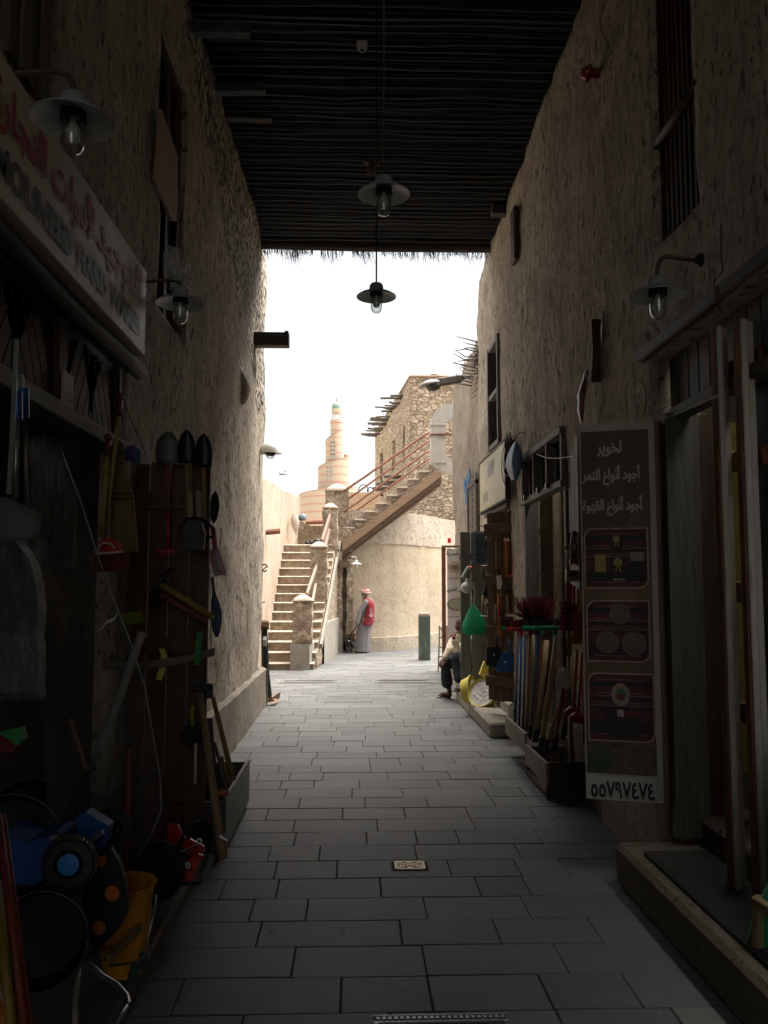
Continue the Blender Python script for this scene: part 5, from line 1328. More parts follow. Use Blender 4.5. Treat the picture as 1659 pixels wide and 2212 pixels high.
t = thing('steel_bracket', 'pale steel bracket pinned under the hanging handles', 'bracket', P5(620, 1020), HT)
b = B(); b.beam(P5(585, 1018), P5(660, 1020), .03, .03, bev=.003); mesh('plate', b, m_steel, t)
# dustpans
def dustpan(qs_, hq, mat, label, Yp):
    pts = [P(q5(*q), Yp) for q in qs_]; t = thing('dustpan', label, 'dustpan', pts[0], 'dustpans hung low by the doorway')
    b = B(); b.prism(pts, (0, .012, 0)); 
    for i in (0, len(pts) - 2): b.beam(pts[i], pts[i + 1], .03, .02)
    mesh('pan', b, mat, t)
    b = B(); b.tube([P(q5(*q), Yp) for q in hq], .013, 8); mesh('handle', b, mat, t, smooth=True)
    b = B(); c_ = sum(pts, Vector()) / len(pts); b.box(c_ + Vector((0, -.008, 0)), (.02, .004, .022)); mesh('sticker', b, m_wht, t)
dustpan([(445, 1280), (455, 1245), (535, 1235), (555, 1275), (545, 1378), (440, 1372)], [(512, 1240), (518, 1160)], m_black, 'black dustpan hanging on the leaf beside the blue one', 9.55)
dustpan([(545, 1300), (595, 1280), (640, 1290), (640, 1425), (530, 1415), (512, 1390)], [(612, 1285), (608, 1190)], m_blue, 'blue dustpan hanging beside the black one', 9.45)
# wire basket, net bag, kettle, can on the far leaf
t = thing('wire_basket', 'dark green wire basket hanging at the top of the grey green leaf', 'basket', P(q5(400, 640), 11.7)); b = B()
x0, x1 = P(q5(350, 540), 11.7).x, P(q5(468, 540), 11.7).x; zA, zB = P(q5(400, 435), 11.7).z, P(q5(400, 650), 11.7).z
for i in range(12):
    x = lerp(x0, x1, i / 11)
    for yy in (11.5, 11.85): b.tube([(x, yy, zA), (lerp(x, (x0 + x1) / 2, .12), yy, zB)], .004, 4, cap=False)
for j in range(14):
    z = lerp(zA, zB, j / 13); f = .12 * j / 13 * (x1 - x0) / 2
    b.tube([(x0 + f, 11.5, z), (x1 - f, 11.5, z), (x1 - f, 11.85, z), (x0 + f, 11.85, z), (x0 + f, 11.5, z)], .004, 4, cap=False)
mesh('wire', b, M('wire_green', (.02, .06, .07), rough=.6), t)
b = B(); b.tube(bez((x0 + .05, 11.68, zA), ((x0 + x1) / 2, 11.68, zA + .18), (x1 - .05, 11.68, zA), 8), .006, 5); mesh('handle', b, m_dark, t)
t = thing('spray_can', 'silvery spray can with an orange cap stuck on the grey green leaf', 'can', P(q5(300, 720), 11.8))
a = P(q5(279, 757), 11.8); c = P(q5(322, 680), 11.8); b = B(); b.tube([a, a.lerp(c, .03), a.lerp(c, .94), c], [.028, .034, .034, .024], 14); mesh('can', b, m_steel, t, smooth='auto')
b = B(); c2 = P(q5(343, 686), 11.75); b.tube([c, c2], .02, 10); mesh('cap', b, M('cap_orange', (.60, .10, .02), rough=.4), t, smooth='auto')
t = thing('plastic_jug', 'white plastic watering jug hanging below the spray can', 'jug', P(q5(310, 830), 11.75))
c = P(q5(305, 825), 11.75); b = B(); b.ball(c, (.085, .06, .078), 16, 10); b.lathe([(.05, 0), (.035, .05), (.04, .075)], c + Vector((.02, 0, .05)), 14); mesh('body', b, m_wht, t, smooth=True)
b = B(); b.tube([P(q5(335, 835), 11.75), P(q5(350, 815), 11.75), P(q5(366, 865), 11.75)], [.016, .012, .008], 8); mesh('spout', b, m_wht, t, smooth=True)
b = B(); b.tube(bez(P(q5(320, 795), 11.72), P(q5(375, 780), 11.72), P(q5(352, 820), 11.72)), .007, 6); mesh('handle', b, M('handle_pink', (.55, .35, .33), rough=.5), t, smooth=True)
t = thing('net_bundle', 'bright green net scourer bundle tied with string on the grey green leaf', 'net', P(q5(350, 1180), 11.7))
b = B(); n = 24; rows = []; top = P(q5(352, 945), 11.7); bot = P(q5(352, 1150), 11.7); rr = random.Random(6)
for i in range(14):
    v = i / 13; z = lerp(top.z, bot.z, v); r_ = .025 + .13 * math.sin(min(1, v * 1.15) * math.pi * .5) * (1 - .12 * max(0, v - .8) * 5 * rr.random()); cx = lerp(top.x, bot.x, v) + .015 * v
    rows.append([(cx + r_ * math.cos(2 * math.pi * j / n) * (1 + .10 * math.sin(j * 3 + i * .3)), 11.7 + r_ * .6 * math.sin(2 * math.pi * j / n), z + (.02 * math.sin(j * 2.7) if i > 11 else 0)) for j in range(n + 1)])
b.sheet(rows); 
for k in range(60):
    a_ = rr.random() * 6.28; p = Vector((bot.x + .015 + .12 * math.cos(a_), 11.7 + .07 * math.sin(a_), bot.z + rr.uniform(-.01, .03))); b.tube([p, p + Vector((rr.uniform(-.03, .04), rr.uniform(-.02, .02), -rr.uniform(.01, .05)))], .003, 4, cap=False)
mesh('bundle', b, m_green, t, smooth=True)
b = B(); b.tube([top + Vector((0, -.02, .0)), P(q5(362, 860), 11.72)], .004, 5); b.tube(bez(top + Vector((-.01, -.03, 0)), top + Vector((.04, -.05, -.04)), top + Vector((.03, -.03, -.10))), .005, 5); mesh('string', b, m_wht, t)
# black tools clustered on a hook rack beside the brown leaf
t = thing('tool_rack', 'wire hook rack of black shears and pliers between the two open leaves', 'tool rack', P(q5(440, 1000), 11.0))
for k, (x0, y0, x1, y1, m_) in enumerate(((412, 690, 430, 780, m_black), (430, 740, 450, 900, m_black), (440, 790, 425, 900, m_black), (420, 880, 415, 1000, m_tan), (437, 890, 437, 1005, M('handle_cream', (.4, .34, .24))), (455, 900, 458, 1010, m_wht), (468, 840, 455, 960, m_black))):
    b = B(); b.tube([P(q5(x0, y0), 11.0), P(q5(x1, y1), 11.0)], [.014, .019], 8); mesh('tool', b, m_, t, smooth=True)
b = B(); b.tube([P(q5(402, 1015), 10.95), P(q5(435, 1028), 10.95), P(q5(478, 1018), 10.95)], .006, 5); b.tube([P(q5(405, 670), 10.98), P(q5(500, 672), 10.98)], .005, 5)
for k in range(4): b.tube([P(q5(410 + 18 * k, 1018), 10.95), P(q5(418 + 18 * k, 1032), 10.85)], .005, 5)
mesh('hook_rail', b, m_steel, t)
# yellow basins and scoop on the step
def basin(c, r, tilt, label, paper=True, dpt=.16):
    c = Vector(c); t = thing('basin', label, 'basin', c - Vector((0, 0, r)), 'yellow basins on the pale step'); Rm = Euler((R(90) + tilt[0], 0, tilt[1])).to_matrix()
    b = B(); b.lathe([(r, 0), (r * 1.03, .004), (r * 1.03, -.012), (r * .96, -.02), (r * .78, -dpt), (0, -dpt)], c, 32, Rm); b.lathe([(r, 0), (r * .93, -.02), (r * .75, -dpt * .94), (0, -dpt * .94)], c, 32, Rm); mesh('bowl', b, m_yel, t, smooth='auto')
    if paper:
        b = B(); rr = random.Random(3); n = 12
        g = [[c + Rm @ Vector((r * .93 * (i / n) * math.cos(2 * math.pi * j / 24), r * .93 * (i / n) * math.sin(2 * math.pi * j / 24), -.02 + .018 * noise.noise(Vector((i * .9, j % 24 * .8, 1)))) ) for j in range(25)] for i in range(n + 1)]
        b.sheet(g); mm, nt_, bs = _base('print_paper'); v = coords(nt_, (1, 1, 2.5)); n1 = noi(nt_, v, 9, 5, .65)
        nt_.links.new(ramp(nt_, n1, [(.30, (.66, .64, .62)), (.56, (.70, .68, .66)), (.58, (.45, .25, .30)), (.60, (.68, .65, .62)), (.65, (.12, .11, .10)), (.68, (.6, .58, .54))]), bs.inputs['Base Color']); nt_.links.new(bumpn(nt_, n1, .6, .01), bs.inputs['Normal'])
        mesh('wrapping_paper', b, mm, t, smooth=True)
    return t
c = P(q5(412, 1562), 10.7); basin(c, .185, (-R(30), -R(38)), 'round yellow basin tilted to show crumpled printed paper inside')
c = P(q5(352, 1545), 11.1); t2 = basin(c, .185, (-R(12), R(64)), 'second yellow basin standing on edge behind the first, label side out', False, .13)
b = B(); Rm = Euler((R(78), 0, R(64))).to_matrix(); b.lathe([(.13, .006), (.0, .008)], c, 24, Rm); mesh('label', b, MATS['print_paper'], t2)
b = B(); pts = [P(q5(*q), 11.0) for q in ((396, 1440), (430, 1345), (452, 1385), (475, 1380), (478, 1455), (440, 1470))]; b.prism(pts, (0, .10, 0)); single('plastic_scoop', b, m_yel, 'yellow plastic scoop leaning upright behind the yellow basins', 'scoop')

# trough and brooms
t = thing('tool_trough', 'long low grey trough holding brooms and hoe handles before the tool shop', 'trough', (1.6, 7.6, 0))
b = B(); b.box((1.50, 8.05, .285), (.025, .98, .17), bev=.003); mesh('front_board', b, m_plankg, t)
b = B(); b.box((1.495, 7.13, .20), (.025, .82, .17), bev=.003); mesh('front_board', b, m_plankg, t)
b = B(); b.box((1.66, 6.75, .145), (.34, .025, .28)); b.box((1.66, 7.55, .16), (.32, .025, .2)); mesh('end_board', b, m_woodD, t)
b = B(); b.box((1.66, 7.15, .03), (.32, .8, .025)); b.box((1.66, 8.05, .19), (.30, .95, .02)); mesh('bottom', b, m_woodD, t)
b = B(); b.box((1.84, 7.6, .2), (.02, 1.7, .3)); mesh('back_board', b, m_woodD, t)
BR = 'brooms standing head up in the trough'
HEADS = [m_green, m_redp, m_black, m_green, m_redp, m_teal]
def broom(xb, yb, xt, yt, Yb, Yt, ms, label, head=None, r=.012, hw=.24, bris=m_bristK, along=False):
    a = P(q5(xb, yb), Yb); a.z = max(a.z, .05); c = P(q5(xt, yt), Yt); t = thing('broom', label, 'broom', a, BR)
    b = B(); b.tube([a, a.lerp(c, .5) + Vector((.003, 0, 0)), c], r, 8); mesh('stick', b, ms, t, smooth=True)
    if head:
        hd = Vector((0, 1, 0)) if along else Vector((1, -.25, 0)).normalized(); b = B(); b.beam(c - hd * hw / 2, c + hd * hw / 2, .05, .035, bev=.008); b.lathe([(.02, -.06), (.026, -.01)], c, 10); mesh('head', b, head, t)
        b = B(); rr = random.Random(int(xb)); k = 46
        for i in range(k):
            p = c + hd * hw * (i / (k - 1) - .5) + Vector((0, rr.uniform(-.02, .02), .015)); b.tube([p, p + Vector((rr.uniform(-.01, .01), rr.uniform(-.015, .015), rr.uniform(.05, .075)))], [.005, .003], 4, cap=False)
        mesh('bristles', b, bris, t)
    return t
broom(640, 1800, 672, 1110, 8.5, 8.45, m_bluel, 'blue broom stick at the far end of the trough with a green head', m_green, hw=.34)
broom(672, 1830, 690, 1120, 8.35, 8.3, M('stick_blue', (.03, .10, .30), rough=.4), 'dark blue broom stick, second from the far end of the trough', m_redp, hw=.3, bris=m_bristR)
broom(700, 1850, 718, 1110, 8.2, 8.15, m_bluel, 'pale blue broom stick with a white collar in the trough', m_wht, hw=.26, bris=m_bristR)
broom(728, 1870, 752, 1120, 8.05, 8.0, m_tan, 'slender tan broom stick with a red head in the trough', m_redp, hw=.34, bris=m_bristR)
broom(752, 1900, 800, 1110, 7.9, 7.85, MATS['stick_blue'], 'blue broom stick leaning among the tan ones, black head', m_teal, hw=.3)
broom(775, 1900, 842, 1110, 7.8, 7.7, m_tanr, 'reddish broom stick with a green head in the trough', m_green, hw=.36)
broom(650, 1830, 655, 1150, 8.6, 8.55, m_tanr, 'thin red broom stick by the shop doorway edge of the trough', None, r=.009)
broom(716, 1880, 742, 1180, 8.1, 8.1, m_tan, 'thin pale stick behind the blue broom sticks', None, r=.010)
broom(905, 1950, 925, 1110, 7.2, 7.3, M('stick_steel', (.28, .28, .27), rough=.4), 'grey broom stick with a broad green head nearest the banner', m_green, hw=.34)
HH = 'stout hoe and pick handles leaning in the trough'
for (xb, yb, xt, yt, Yb, Yt, r0, r1, lab) in ((790, 1890, 868, 1200, 7.25, 7.5, .020, .023, 'straight tan tool handle with a black ferrule, first of the stout handles'), (830, 1950, 935, 1212, 7.1, 7.3, .021, .027, 'thickest tan tool handle leaning beside the first'),
        (862, 1960, 1002, 1485, 7.0, 7.1, .016, .019, 'slanting tan handle whose upper end wears a white brush tuft'), (925, 1950, 985, 1500, 6.95, 7.05, .018, .017, 'brown handle crossing behind the white brush tuft'),
        (985, 1870, 1015, 1540, 6.9, 7.0, .015, .014, 'short dark handle at the banner end of the trough'), (752, 1860, 775, 1160, 7.5, 7.6, .014, .015, 'tan rake handle between the blue brooms and the stout handles')):
    a = P(q5(xb, yb), Yb); c = P(q5(xt, yt), Yt); a.z = max(.08, a.z); t = thing('hoe_shaft', lab, 'hoe handle', a, HH)
    b = B(); b.tube([a, a.lerp(c, .3), a.lerp(c, .7) + Vector((.006, 0, 0)), c], [r0, r0 * .9, r1, r1 * .95], 10); mesh('shaft', b, m_tan if 'brown' not in lab and 'dark' not in lab else m_tanr, t, smooth=True)
    b = B(); d = (c - a).normalized(); b.tube([a - d * .03, a + d * .07], r0 * 1.35, 10); mesh('ferrule', b, m_rubber, t, smooth='auto')
# red fan brush heads
t = thing('fan_broom', 'two dark red fan brooms with bristles spread over the row of broom heads', 'broom', P(q5(760, 1150), 8.0))
for cx in (755, 815):
    b = B(); b.tube([P(q5(cx, 1160), 7.9), P(q5(cx - 4, 1060), 7.9)], [.014, .03], 8); mesh('neck', b, m_bristR, t, smooth=True)
b = B(); rr = random.Random(12)
for cx, w_ in ((750, 120), (815, 125)):
    o = P(q5(cx, 1070), 7.9)
    for k in range(420):
        e = P(q5(cx + rr.uniform(-1, 1) * w_, 1000 + rr.uniform(-115, 20)), 7.9 + rr.uniform(-.12, .12)); m_ = o.lerp(e, .5) + Vector((0, 0, rr.uniform(0, .02))); b.tube([o + noise.noise_vector(e * 9) * .01, m_, e], [.0035, .003, .002], 3, cap=False)
mesh('bristles', b, m_bristR, t)
# near door leaf and what hangs on its edge
t = thing('door_leaf', 'narrow grey plank door leaf open beside the brown banner', 'door leaf', (1.7, 7.0, .4))
a = P((1224, 1020), 7.2); c = P((1253, 1010), 6.7)
b = B(); A2 = Vector((a.x + .02, 7.2, 0)); C2 = Vector((1.80, 6.75, 0)); lu = (C2 - A2); lw = lu.length; lu.normalize(); ln = Vector((lu.y, -lu.x, 0)); rm2 = Matrix((lu, ln, Vector((0, 0, 1)))).transposed()
ztp2 = P((1240, 950), 7.0).z; zb2 = .42
for k in range(3): b.box(A2 + lu * lw * (k + .5) / 3 + Vector((0, 0, (ztp2 + zb2) / 2)), (lw / 3 - .008, .03, ztp2 - zb2), rm2, bev=.003)
mesh('plank', b, m_plankg, t)
for z in (P((1235, 1105), 7.0).z, P((1240, 1400), 7.0).z, P((1240, 1560), 6.9).z):
    b = B(); b.box(A2 + lu * lw * .45 + Vector((0, 0, z)) - ln * (.03 if ln.y > 0 else -.03), (lw + .06, .04, .10), rm2, bev=.004); mesh('ledge', b, m_plankg, t)
YT = 6.85
def PT(x, y, Y=YT): return P(q5(x, y), Y)
ED = 'small household tools hung on the door edge by the banner'
t = thing('wire_whisk', 'wire slicer with rectangular steel frame at the top of the door edge', 'slicer', PT(1000, 680), ED); b = B()
b.tube([PT(1015, 520), PT(985, 575), PT(980, 680), PT(1015, 682), PT(1020, 580), PT(1022, 525)], .005, 5)
for k in range(4): b.tube([PT(988 + k * 8, 580), PT(986 + k * 8, 678)], .0025, 4)
mesh('frame', b, m_steel, t); b = B(); b.tube([PT(1030, 440), PT(1018, 525)], .010, 7); mesh('handle', b, m_black, t)
for (x0, y0, x1, y1, m_, r_, nm, lab) in ((1058, 420, 1040, 560, m_tan, .010, 'spatula', 'wooden spatula hung on the door edge above the white cup hook'), (1088, 450, 1078, 600, m_tan, .010, 'wooden_spoon', 'wooden spoon hung next to the spatula'), (1072, 430, 1064, 520, m_black, .010, 'ladle', 'dark handled ladle between the two wooden utensils')):
    t = thing(nm, lab, nm.replace('_', ' '), PT(x1, y1), ED); b = B(); b.tube([PT(x0, y0), PT(x1, y1)], r_, 7); mesh('handle', b, m_, t, smooth=True); b = B(); b.ball(PT(x1, y1 + 25), (.03, .012, .05), 12, 8); mesh('blade', b, m_steel if nm != 'wooden_spoon' else m_tan, t, smooth=True)
t = thing('grater', 'wooden backed grater with a shiny face on the door edge', 'grater', PT(1040, 660), ED); b = B(); b.prism([PT(1030, 580), PT(1060, 565), PT(1062, 655), PT(1034, 668)], (0, .02, 0)); mesh('back', b, m_oran, t); b = B(); b.prism([PT(1012, 570), PT(1030, 575), PT(1034, 620), PT(1018, 622)], (0, .01, 0)); mesh('plate', b, m_steel, t)
t = thing('wire_loop', 'looped steel wire hanger hanging down the door edge', 'wire', PT(1100, 780), ED); b = B(); b.tube(bez(PT(1075, 560), PT(1120, 680), PT(1098, 780), 10), .004, 5); b.tube(bez(PT(1110, 540), PT(1080, 680), PT(1105, 770), 10), .004, 5); mesh('wire', b, m_steel, t)
t = thing('peg_box', 'small white box fixed on the door edge above the brushes', 'box', PT(1040, 780), ED); b = B(); p = PT(1045, 742); b.box(p, (.10, .05, .09), bev=.006); mesh('case', b, M('box_white', (.35, .34, .32), rough=.5), t); b = B(); b.box(p + Vector((0, -.03, .01)), (.06, .01, .03)); mesh('slot', b, m_black, t)
def hand_brush(x, y0, y1, mat, bm, label, Y=YT, w_=.05, hook=True):
    t = thing('hand_brush', label, 'brush', PT(x, y1, Y), 'coloured hand brushes on the door edge'); b = B(); a = PT(x, y0, Y); m1 = PT(x, y0 + (y1 - y0) * .42, Y); e = PT(x, y1, Y)
    b.tube([a, m1], .011, 8); b.beam(m1, e, w_, .025, bev=.006); mesh('back', b, mat, t)
    b = B(); rr = random.Random(int(x))
    for k in range(90):
        p = m1.lerp(e, rr.random()) + Vector((rr.uniform(-.45, .45) * w_, 0, 0)); b.tube([p, p + Vector((-.05 + rr.uniform(-.01, .01), -.012, rr.uniform(-.01, .01)))], .0035, 3, cap=False)
    mesh('bristles', b, bm, t)
hand_brush(1010, 800, 1120, m_pinkp, m_pinkp, 'pink hand brush, outermost of the coloured brushes')
hand_brush(1040, 800, 1125, m_redp, m_bristK, 'red backed hand brush with black bristles next to the pink one')
hand_brush(1062, 815, 1130, m_redp, m_bristK, 'second red backed brush with dark bristles beside the orange brush', Y=6.8)
hand_brush(1090, 830, 1225, m_oran, m_oran, 'long orange brush with corn coloured bristles', Y=6.75, w_=.06)
hand_brush(1112, 835, 1215, m_oran, m_oran, 'orange brush tucked against the banner', Y=6.7, w_=.05)
for k, (x, y0, xb, yb, Y, lab) in enumerate(((1085, 1265, 1058, 1680, 6.75, 'red plunger hanging on the outside, its cup turned to the lane'), (1118, 1285, 1090, 1720, 6.6, 'red plunger hanging closest to the banner'))):
    t = thing('plunger', lab, 'plunger', PT(xb, yb, Y), 'pair of red plungers'); b = B(); b.tube([PT(x, y0, Y), PT(xb, yb, Y)], .011, 8); mesh('stick', b, m_redp, t, smooth=True)
    c = PT(xb, yb + 10, Y); b = B(); b.lathe([(.012, .05), (.02, .03), (.045, .012), (.062, -.012), (.066, -.035), (.06, -.035), (.05, -.01), (0, .01)], c, 20, (R(-25), R(18), 0)); mesh('cup', b, m_redp, t, smooth=True)
t = thing('toilet_brush', 'white tufted brush head poking out near the red plungers', 'brush', PT(1000, 1500)); c = PT(1000, 1455); b = B(); b.ball(c, (.045, .045, .075), 12, 9)
rr = random.Random(2)
for k in range(160):
    d = Vector((rr.gauss(0, 1), rr.gauss(0, 1), rr.gauss(0, 1))).normalized(); b.tube([c + Vector((d.x * .04, d.y * .04, d.z * .07)), c + Vector((d.x * .065, d.y * .065, d.z * .095))], .004, 3, cap=False)
mesh('bristles', b, m_wht, t); b = B(); b.tube([c, PT(985, 1180)], .012, 7); mesh('stick', b, m_black, t)
for k, x in enumerate((1015, 1028, 1040)):
    t = thing('paint_brush_handle', ('first', 'second', 'third')[k] + ' of three short pale sticks tied above the plungers counted from the lane', 'stick', PT(x, 1310), 'short pale sticks'); b = B(); b.tube([PT(x, 1165), PT(x - 3, 1310)], .008, 7); mesh('stick', b, m_tan, t, smooth=True)
b = B(); b.tube(bez(PT(1030, 1225), PT(1080, 1235), PT(1130, 1260)), .004, 5); single('tie_string', b, m_wht, 'white string tied across the plunger sticks', 'string')

# cable coil and blue bag on the wall
t = thing('cable_coil', 'coil of black cable hung on a bent hook beside the blue bag', 'cable', PX(q7(140, 850), 1.74)); b = B(); rr = random.Random(5); c = PX(q7(140, 820), 1.72)
for k in range(9):
    ry, rz = rr.uniform(.10, .16), rr.uniform(.16, .26); off = Vector((rr.uniform(-.03, .03), rr.uniform(-.06, .06), rr.uniform(-.03, .03))); b.tube([c + off + Vector((.02 * math.sin(a_ * 2 + k), ry * math.cos(a_), rz * math.sin(a_))) for a_ in [i * math.pi / 10 for i in range(21)]], .006, 5)
b.tube(bez(c + Vector((0, .2, .2)), c + Vector((-.05, .5, -.1)), c + Vector((0, .25, -.35)), 10), .005, 5)
mesh('cable', b, m_black, t, smooth=True)
b = B(); b.tube([PX(q7(175, 745), 1.74), PX(q7(185, 715), 1.70), PX(q7(205, 695), 1.66), PX(q7(222, 700), 1.66)], .007, 5); b.tube([PX(q7(120, 740), 1.76), PX(q7(122, 712), 1.70)], .007, 5); mesh('hook', b, m_rust, t)
b = B(); c = PX(q7(168, 880), 1.66); n = 20; rows = []; topz = PX(q7(178, 750), 1.66)
for i in range(12):
    v = i / 11; r_ = .012 + .115 * math.sin(min(1, v * 1.05) * math.pi * .93) ** .8; z = lerp(topz.z, PX(q7(160, 985), 1.66).z, v)
    rows.append([(1.66 + r_ * .55 * math.cos(2 * math.pi * j / n) * (1 + .15 * math.sin(5 * j)), lerp(topz.y, c.y, min(1, v * 2)) + r_ * 1.6 * math.sin(2 * math.pi * j / n) * (1 + .12 * math.sin(3 * j + i)), z) for j in range(n + 1)])
b.sheet(rows); single('plastic_bag', b, m_cloth, 'crumpled blue plastic bag hanging under the cable coil', 'bag', smooth=True)
# long red and white bag strip under the wooden pole
b = B(); n = 14; rows = []; pp = [q7(612, 330), q7(600, 390), q7(580, 470), q7(575, 560), q7(582, 640)]
for i in range(13):
    v = i / 12; k = min(3, int(v * 4)); q = tuple(lerp(pp[k][j], pp[k + 1][j], v * 4 - k) for j in (0, 1)); p = PX(q, 1.72); r_ = (.015 + .045 * math.sin(v * math.pi) ** .6) * (1 + .5 * noise.noise(Vector((v * 7, 0, 0))))
    rows.append([(1.70 + r_ * .4 * math.cos(2 * math.pi * j / n), p.y + r_ * math.sin(2 * math.pi * j / n) * (1 + .2 * math.sin(3 * j + i)), p.z) for j in range(n + 1)])
b.sheet(rows); mm, nt_, bs = _base('bag_redwhite'); nt_.links.new(ramp(nt_, noi(nt_, coords(nt_, (1, 1, .3)), 9, 4), [(.46, (.16, .03, .04)), (.54, (.26, .235, .22))]), bs.inputs['Base Color']); bs.inputs['Roughness'].default_value = .35
single('plastic_bag', b, mm, 'twisted red and white plastic bag hanging from the dark upright pole', 'bag', smooth=True)
# wires on the east wall
def wire(q_list, X, r, label, mat=None, grp='thin wires on the east wall'):
    b = B(); b.tube([PX(q, X) + Vector((0, 0, .004 * math.sin(i * 5))) for i, q in enumerate(q_list)], r, 5); single('wire', b, mat or m_iron, label, 'wire', grp)
wire([q6(710, 0), q6(678, 90), q6(680, 180), q6(712, 240), q6(742, 320)], 1.70, .003, 'thin wire dangling above the red alarm sounder')
wire([q6(1385, 1320), q6(1385, 1500), q6(1395, 1590), q6(1345, 1650), q6(1350, 1740), q6(1385, 1840), q6(1320, 1880)], 1.72, .004, 'kinked lamp wire running down past the gooseneck lamp')
wire([q7(870, 630), q7(1000, 580), q7(1060, 545), q7(1130, 510)], 1.70, .003, 'slack line tied from the banner top to the doorway panel', m_tan)
wire([q7(1040, 620), q7(1230, 540), q7(1400, 460)], 1.70, .004, 'pale line strung across the near doorway', m_wht)
wire([q7(300, 825), q7(360, 845), q7(430, 848), q7(512, 838)], 1.76, .0035, 'white line sagging in front of the transom light', m_wht)
wire([q7(875, 370), q7(935, 420), q7(945, 520), q7(930, 600)], 1.70, .003, 'short cracked wire curling down to the top of the banner')

# coffee banner, ladder, bollard, alarm box in the court
YB = 15.6
a = P(q4(1262, 1293), YB); c = P(q4(1408, 1300), YB); z0 = P(q4(1280, 2010), YB).z
t = thing('shop_banner', 'white food banner in a brown wooden frame behind the seated man', 'banner', (a.x, YB, 0))
b = B(); b.box((a.x + .035, YB, (a.z + .0) / 2), (.07, .06, a.z), bev=.005); b.box(((a.x + c.x) / 2 + .2, YB, a.z + .005), (c.x - a.x + .4, .05, .035)); mesh('frame', b, m_brownp, t)
x0 = a.x + .10; x1 = c.x + .30; mp_ = M('vinyl_white', (.72, .70, .66), rough=.5, var=.06, scale=2.5, bump=.2, dist=.02)
b = B(); g = [[(lerp(x0, x1, i / 10), YB - .01 + .012 * noise.noise(Vector((i * .5, j * .5, 0))), lerp(.08, a.z - .05, j / 20)) for j in range(21)] for i in range(11)]; b.sheet(g, .004, (0, 1, 0)); mesh('vinyl_sheet', b, mp_, t, smooth=True)
def pv(x, y): p = P(q4(x, y), YB - .04); return p
m_ink = M('ink', (.03, .028, .03), rough=.6); b = B()
for (txt, xx0, xx1, yt_, yb_) in (('بي قطرية', 1292, 1412, 1322, 1362), ('س قطري', 1296, 1402, 1552, 1590)):
    p0 = pv(xx0, yb_); p1 = pv(xx1, yt_); letters(b, arab(txt), p0, (1, 0, 0), (0, 0, 1), p1.z - p0.z, w=p1.x - p0.x, bold=.005)
for yy in (1495, 1742):
    p = pv(1345, yy); b.box((p.x, YB - .04, p.z), (.26, .002, .006))
    for k in range(5): b.box((p.x - .08 + k * .04, YB - .042, p.z), (.018, .002, .018), (0, .78, 0))
mesh('lettering', b, m_ink, t)
b = B(); b2 = B()
def dsk(b, c, rx, rz, lift): b.prism([(c.x + rx * math.cos(i * .3142), c.y - lift, c.z + rz * math.sin(i * .3142)) for i in range(20)], (0, .002, 0))
c1 = pv(1350, 1425); c2 = pv(1362, 1662); dsk(b, c1, .135, .105, .001); dsk(b2, c1, .075, .045, .004); mesh('printed_dish', b, M('dish_cream', (.42, .34, .24), rough=.5), t); mesh('printed_grain', b2, M2('grain', (.12, .08, .06), (.28, .20, .14), 60), t)
b = B(); b2 = B(); dsk(b, c2, .185, .115, .001); dsk(b2, c2 + Vector((.01, 0, .006)), .165, .095, .004); mesh('printed_plate', b, M('plate_grey', (.20, .20, .19), rough=.5), t); mesh('printed_rice', b2, M('rice', (.38, .38, .27), rough=.6, scale=30), t)
b = B()
for k in (0, 1, 2):
    p = pv((1285, 1312, 1366)[k], 1310); b.ball(p, .012, 8, 6)
mesh('fixing_pin', b, m_ink, t)
YL = 16.7
t = thing('step_ladder', 'small cream step ladder leaning behind the framed white banner', 'ladder', P(q4(1245, 2058), YL)); m_lad = M('ladder_cream', (.46, .40, .30), rough=.5)
for (x0_, x1_) in ((1250, 1240), (1296, 1300)):
    b = B(); p = P(q4(x1_, 2058), YL); p.z = 0; b.beam(P(q4(x0_, 1797), YL), p, .03, .03); mesh('stile', b, m_lad, t)
b = B(); p = P(q4(1290, 2020), YL + .5); p.z = 0; b.beam(P(q4(1262, 1800), YL + .05), p, .03, .03); mesh('back_leg', b, m_lad, t)
for yy in (1800, 1862, 1925, 1985):
    p0 = P(q4(1243, yy + 12), YL); p1 = P(q4(1300, yy + 12), YL); b = B(); b.box((p0 + p1) / 2 + Vector((0, .06, 0)), ((p1 - p0).length, .16, .03), bev=.004); mesh('step', b, m_lad, t)
c = PG((917, 1427)); Y = c.y; x0 = P((905.5, 1400), Y).x; x1 = P((930, 1400), Y).x; w_ = x1 - x0; zt_ = P((917, 1330), Y).z
t = thing('stone_bollard', 'square dark green painted bollard with a pale top slab', 'bollard', ((x0 + x1) / 2, Y + w_ / 2, 0))
b = B(); b.box(((x0 + x1) / 2, Y + w_ / 2, zt_ / 2), (w_, w_, zt_), bev=.008); b.rough(.006, 6); mm, nt_, bs = _base('bollard_green'); v = coords(nt_, (1, 1, .35)); n1 = noi(nt_, v, 12, 7, .75); nt_.links.new(ramp(nt_, n1, [(.35, (.035, .055, .045)), (.55, (.06, .08, .065)), (.66, (.18, .165, .13))]), bs.inputs['Base Color']); nt_.links.new(bumpn(nt_, n1, .5, .01), bs.inputs['Normal']); mesh('post', b, mm, t)
b = B(); b.box(((x0 + x1) / 2, Y + w_ / 2, zt_ + .03), (w_ * .92, w_ * .92, .055), bev=.01); mesh('top_slab', b, M('slab_pink', (.34, .25, .20), rough=.9), t)
b = B(); p = P(q4(1312, 1252), 22.9); b.box(p, (.09, .05, .14), bev=.01); single('alarm_box', b, m_redp, 'tiny red box on the upper court wall near the house corner', 'alarm box')
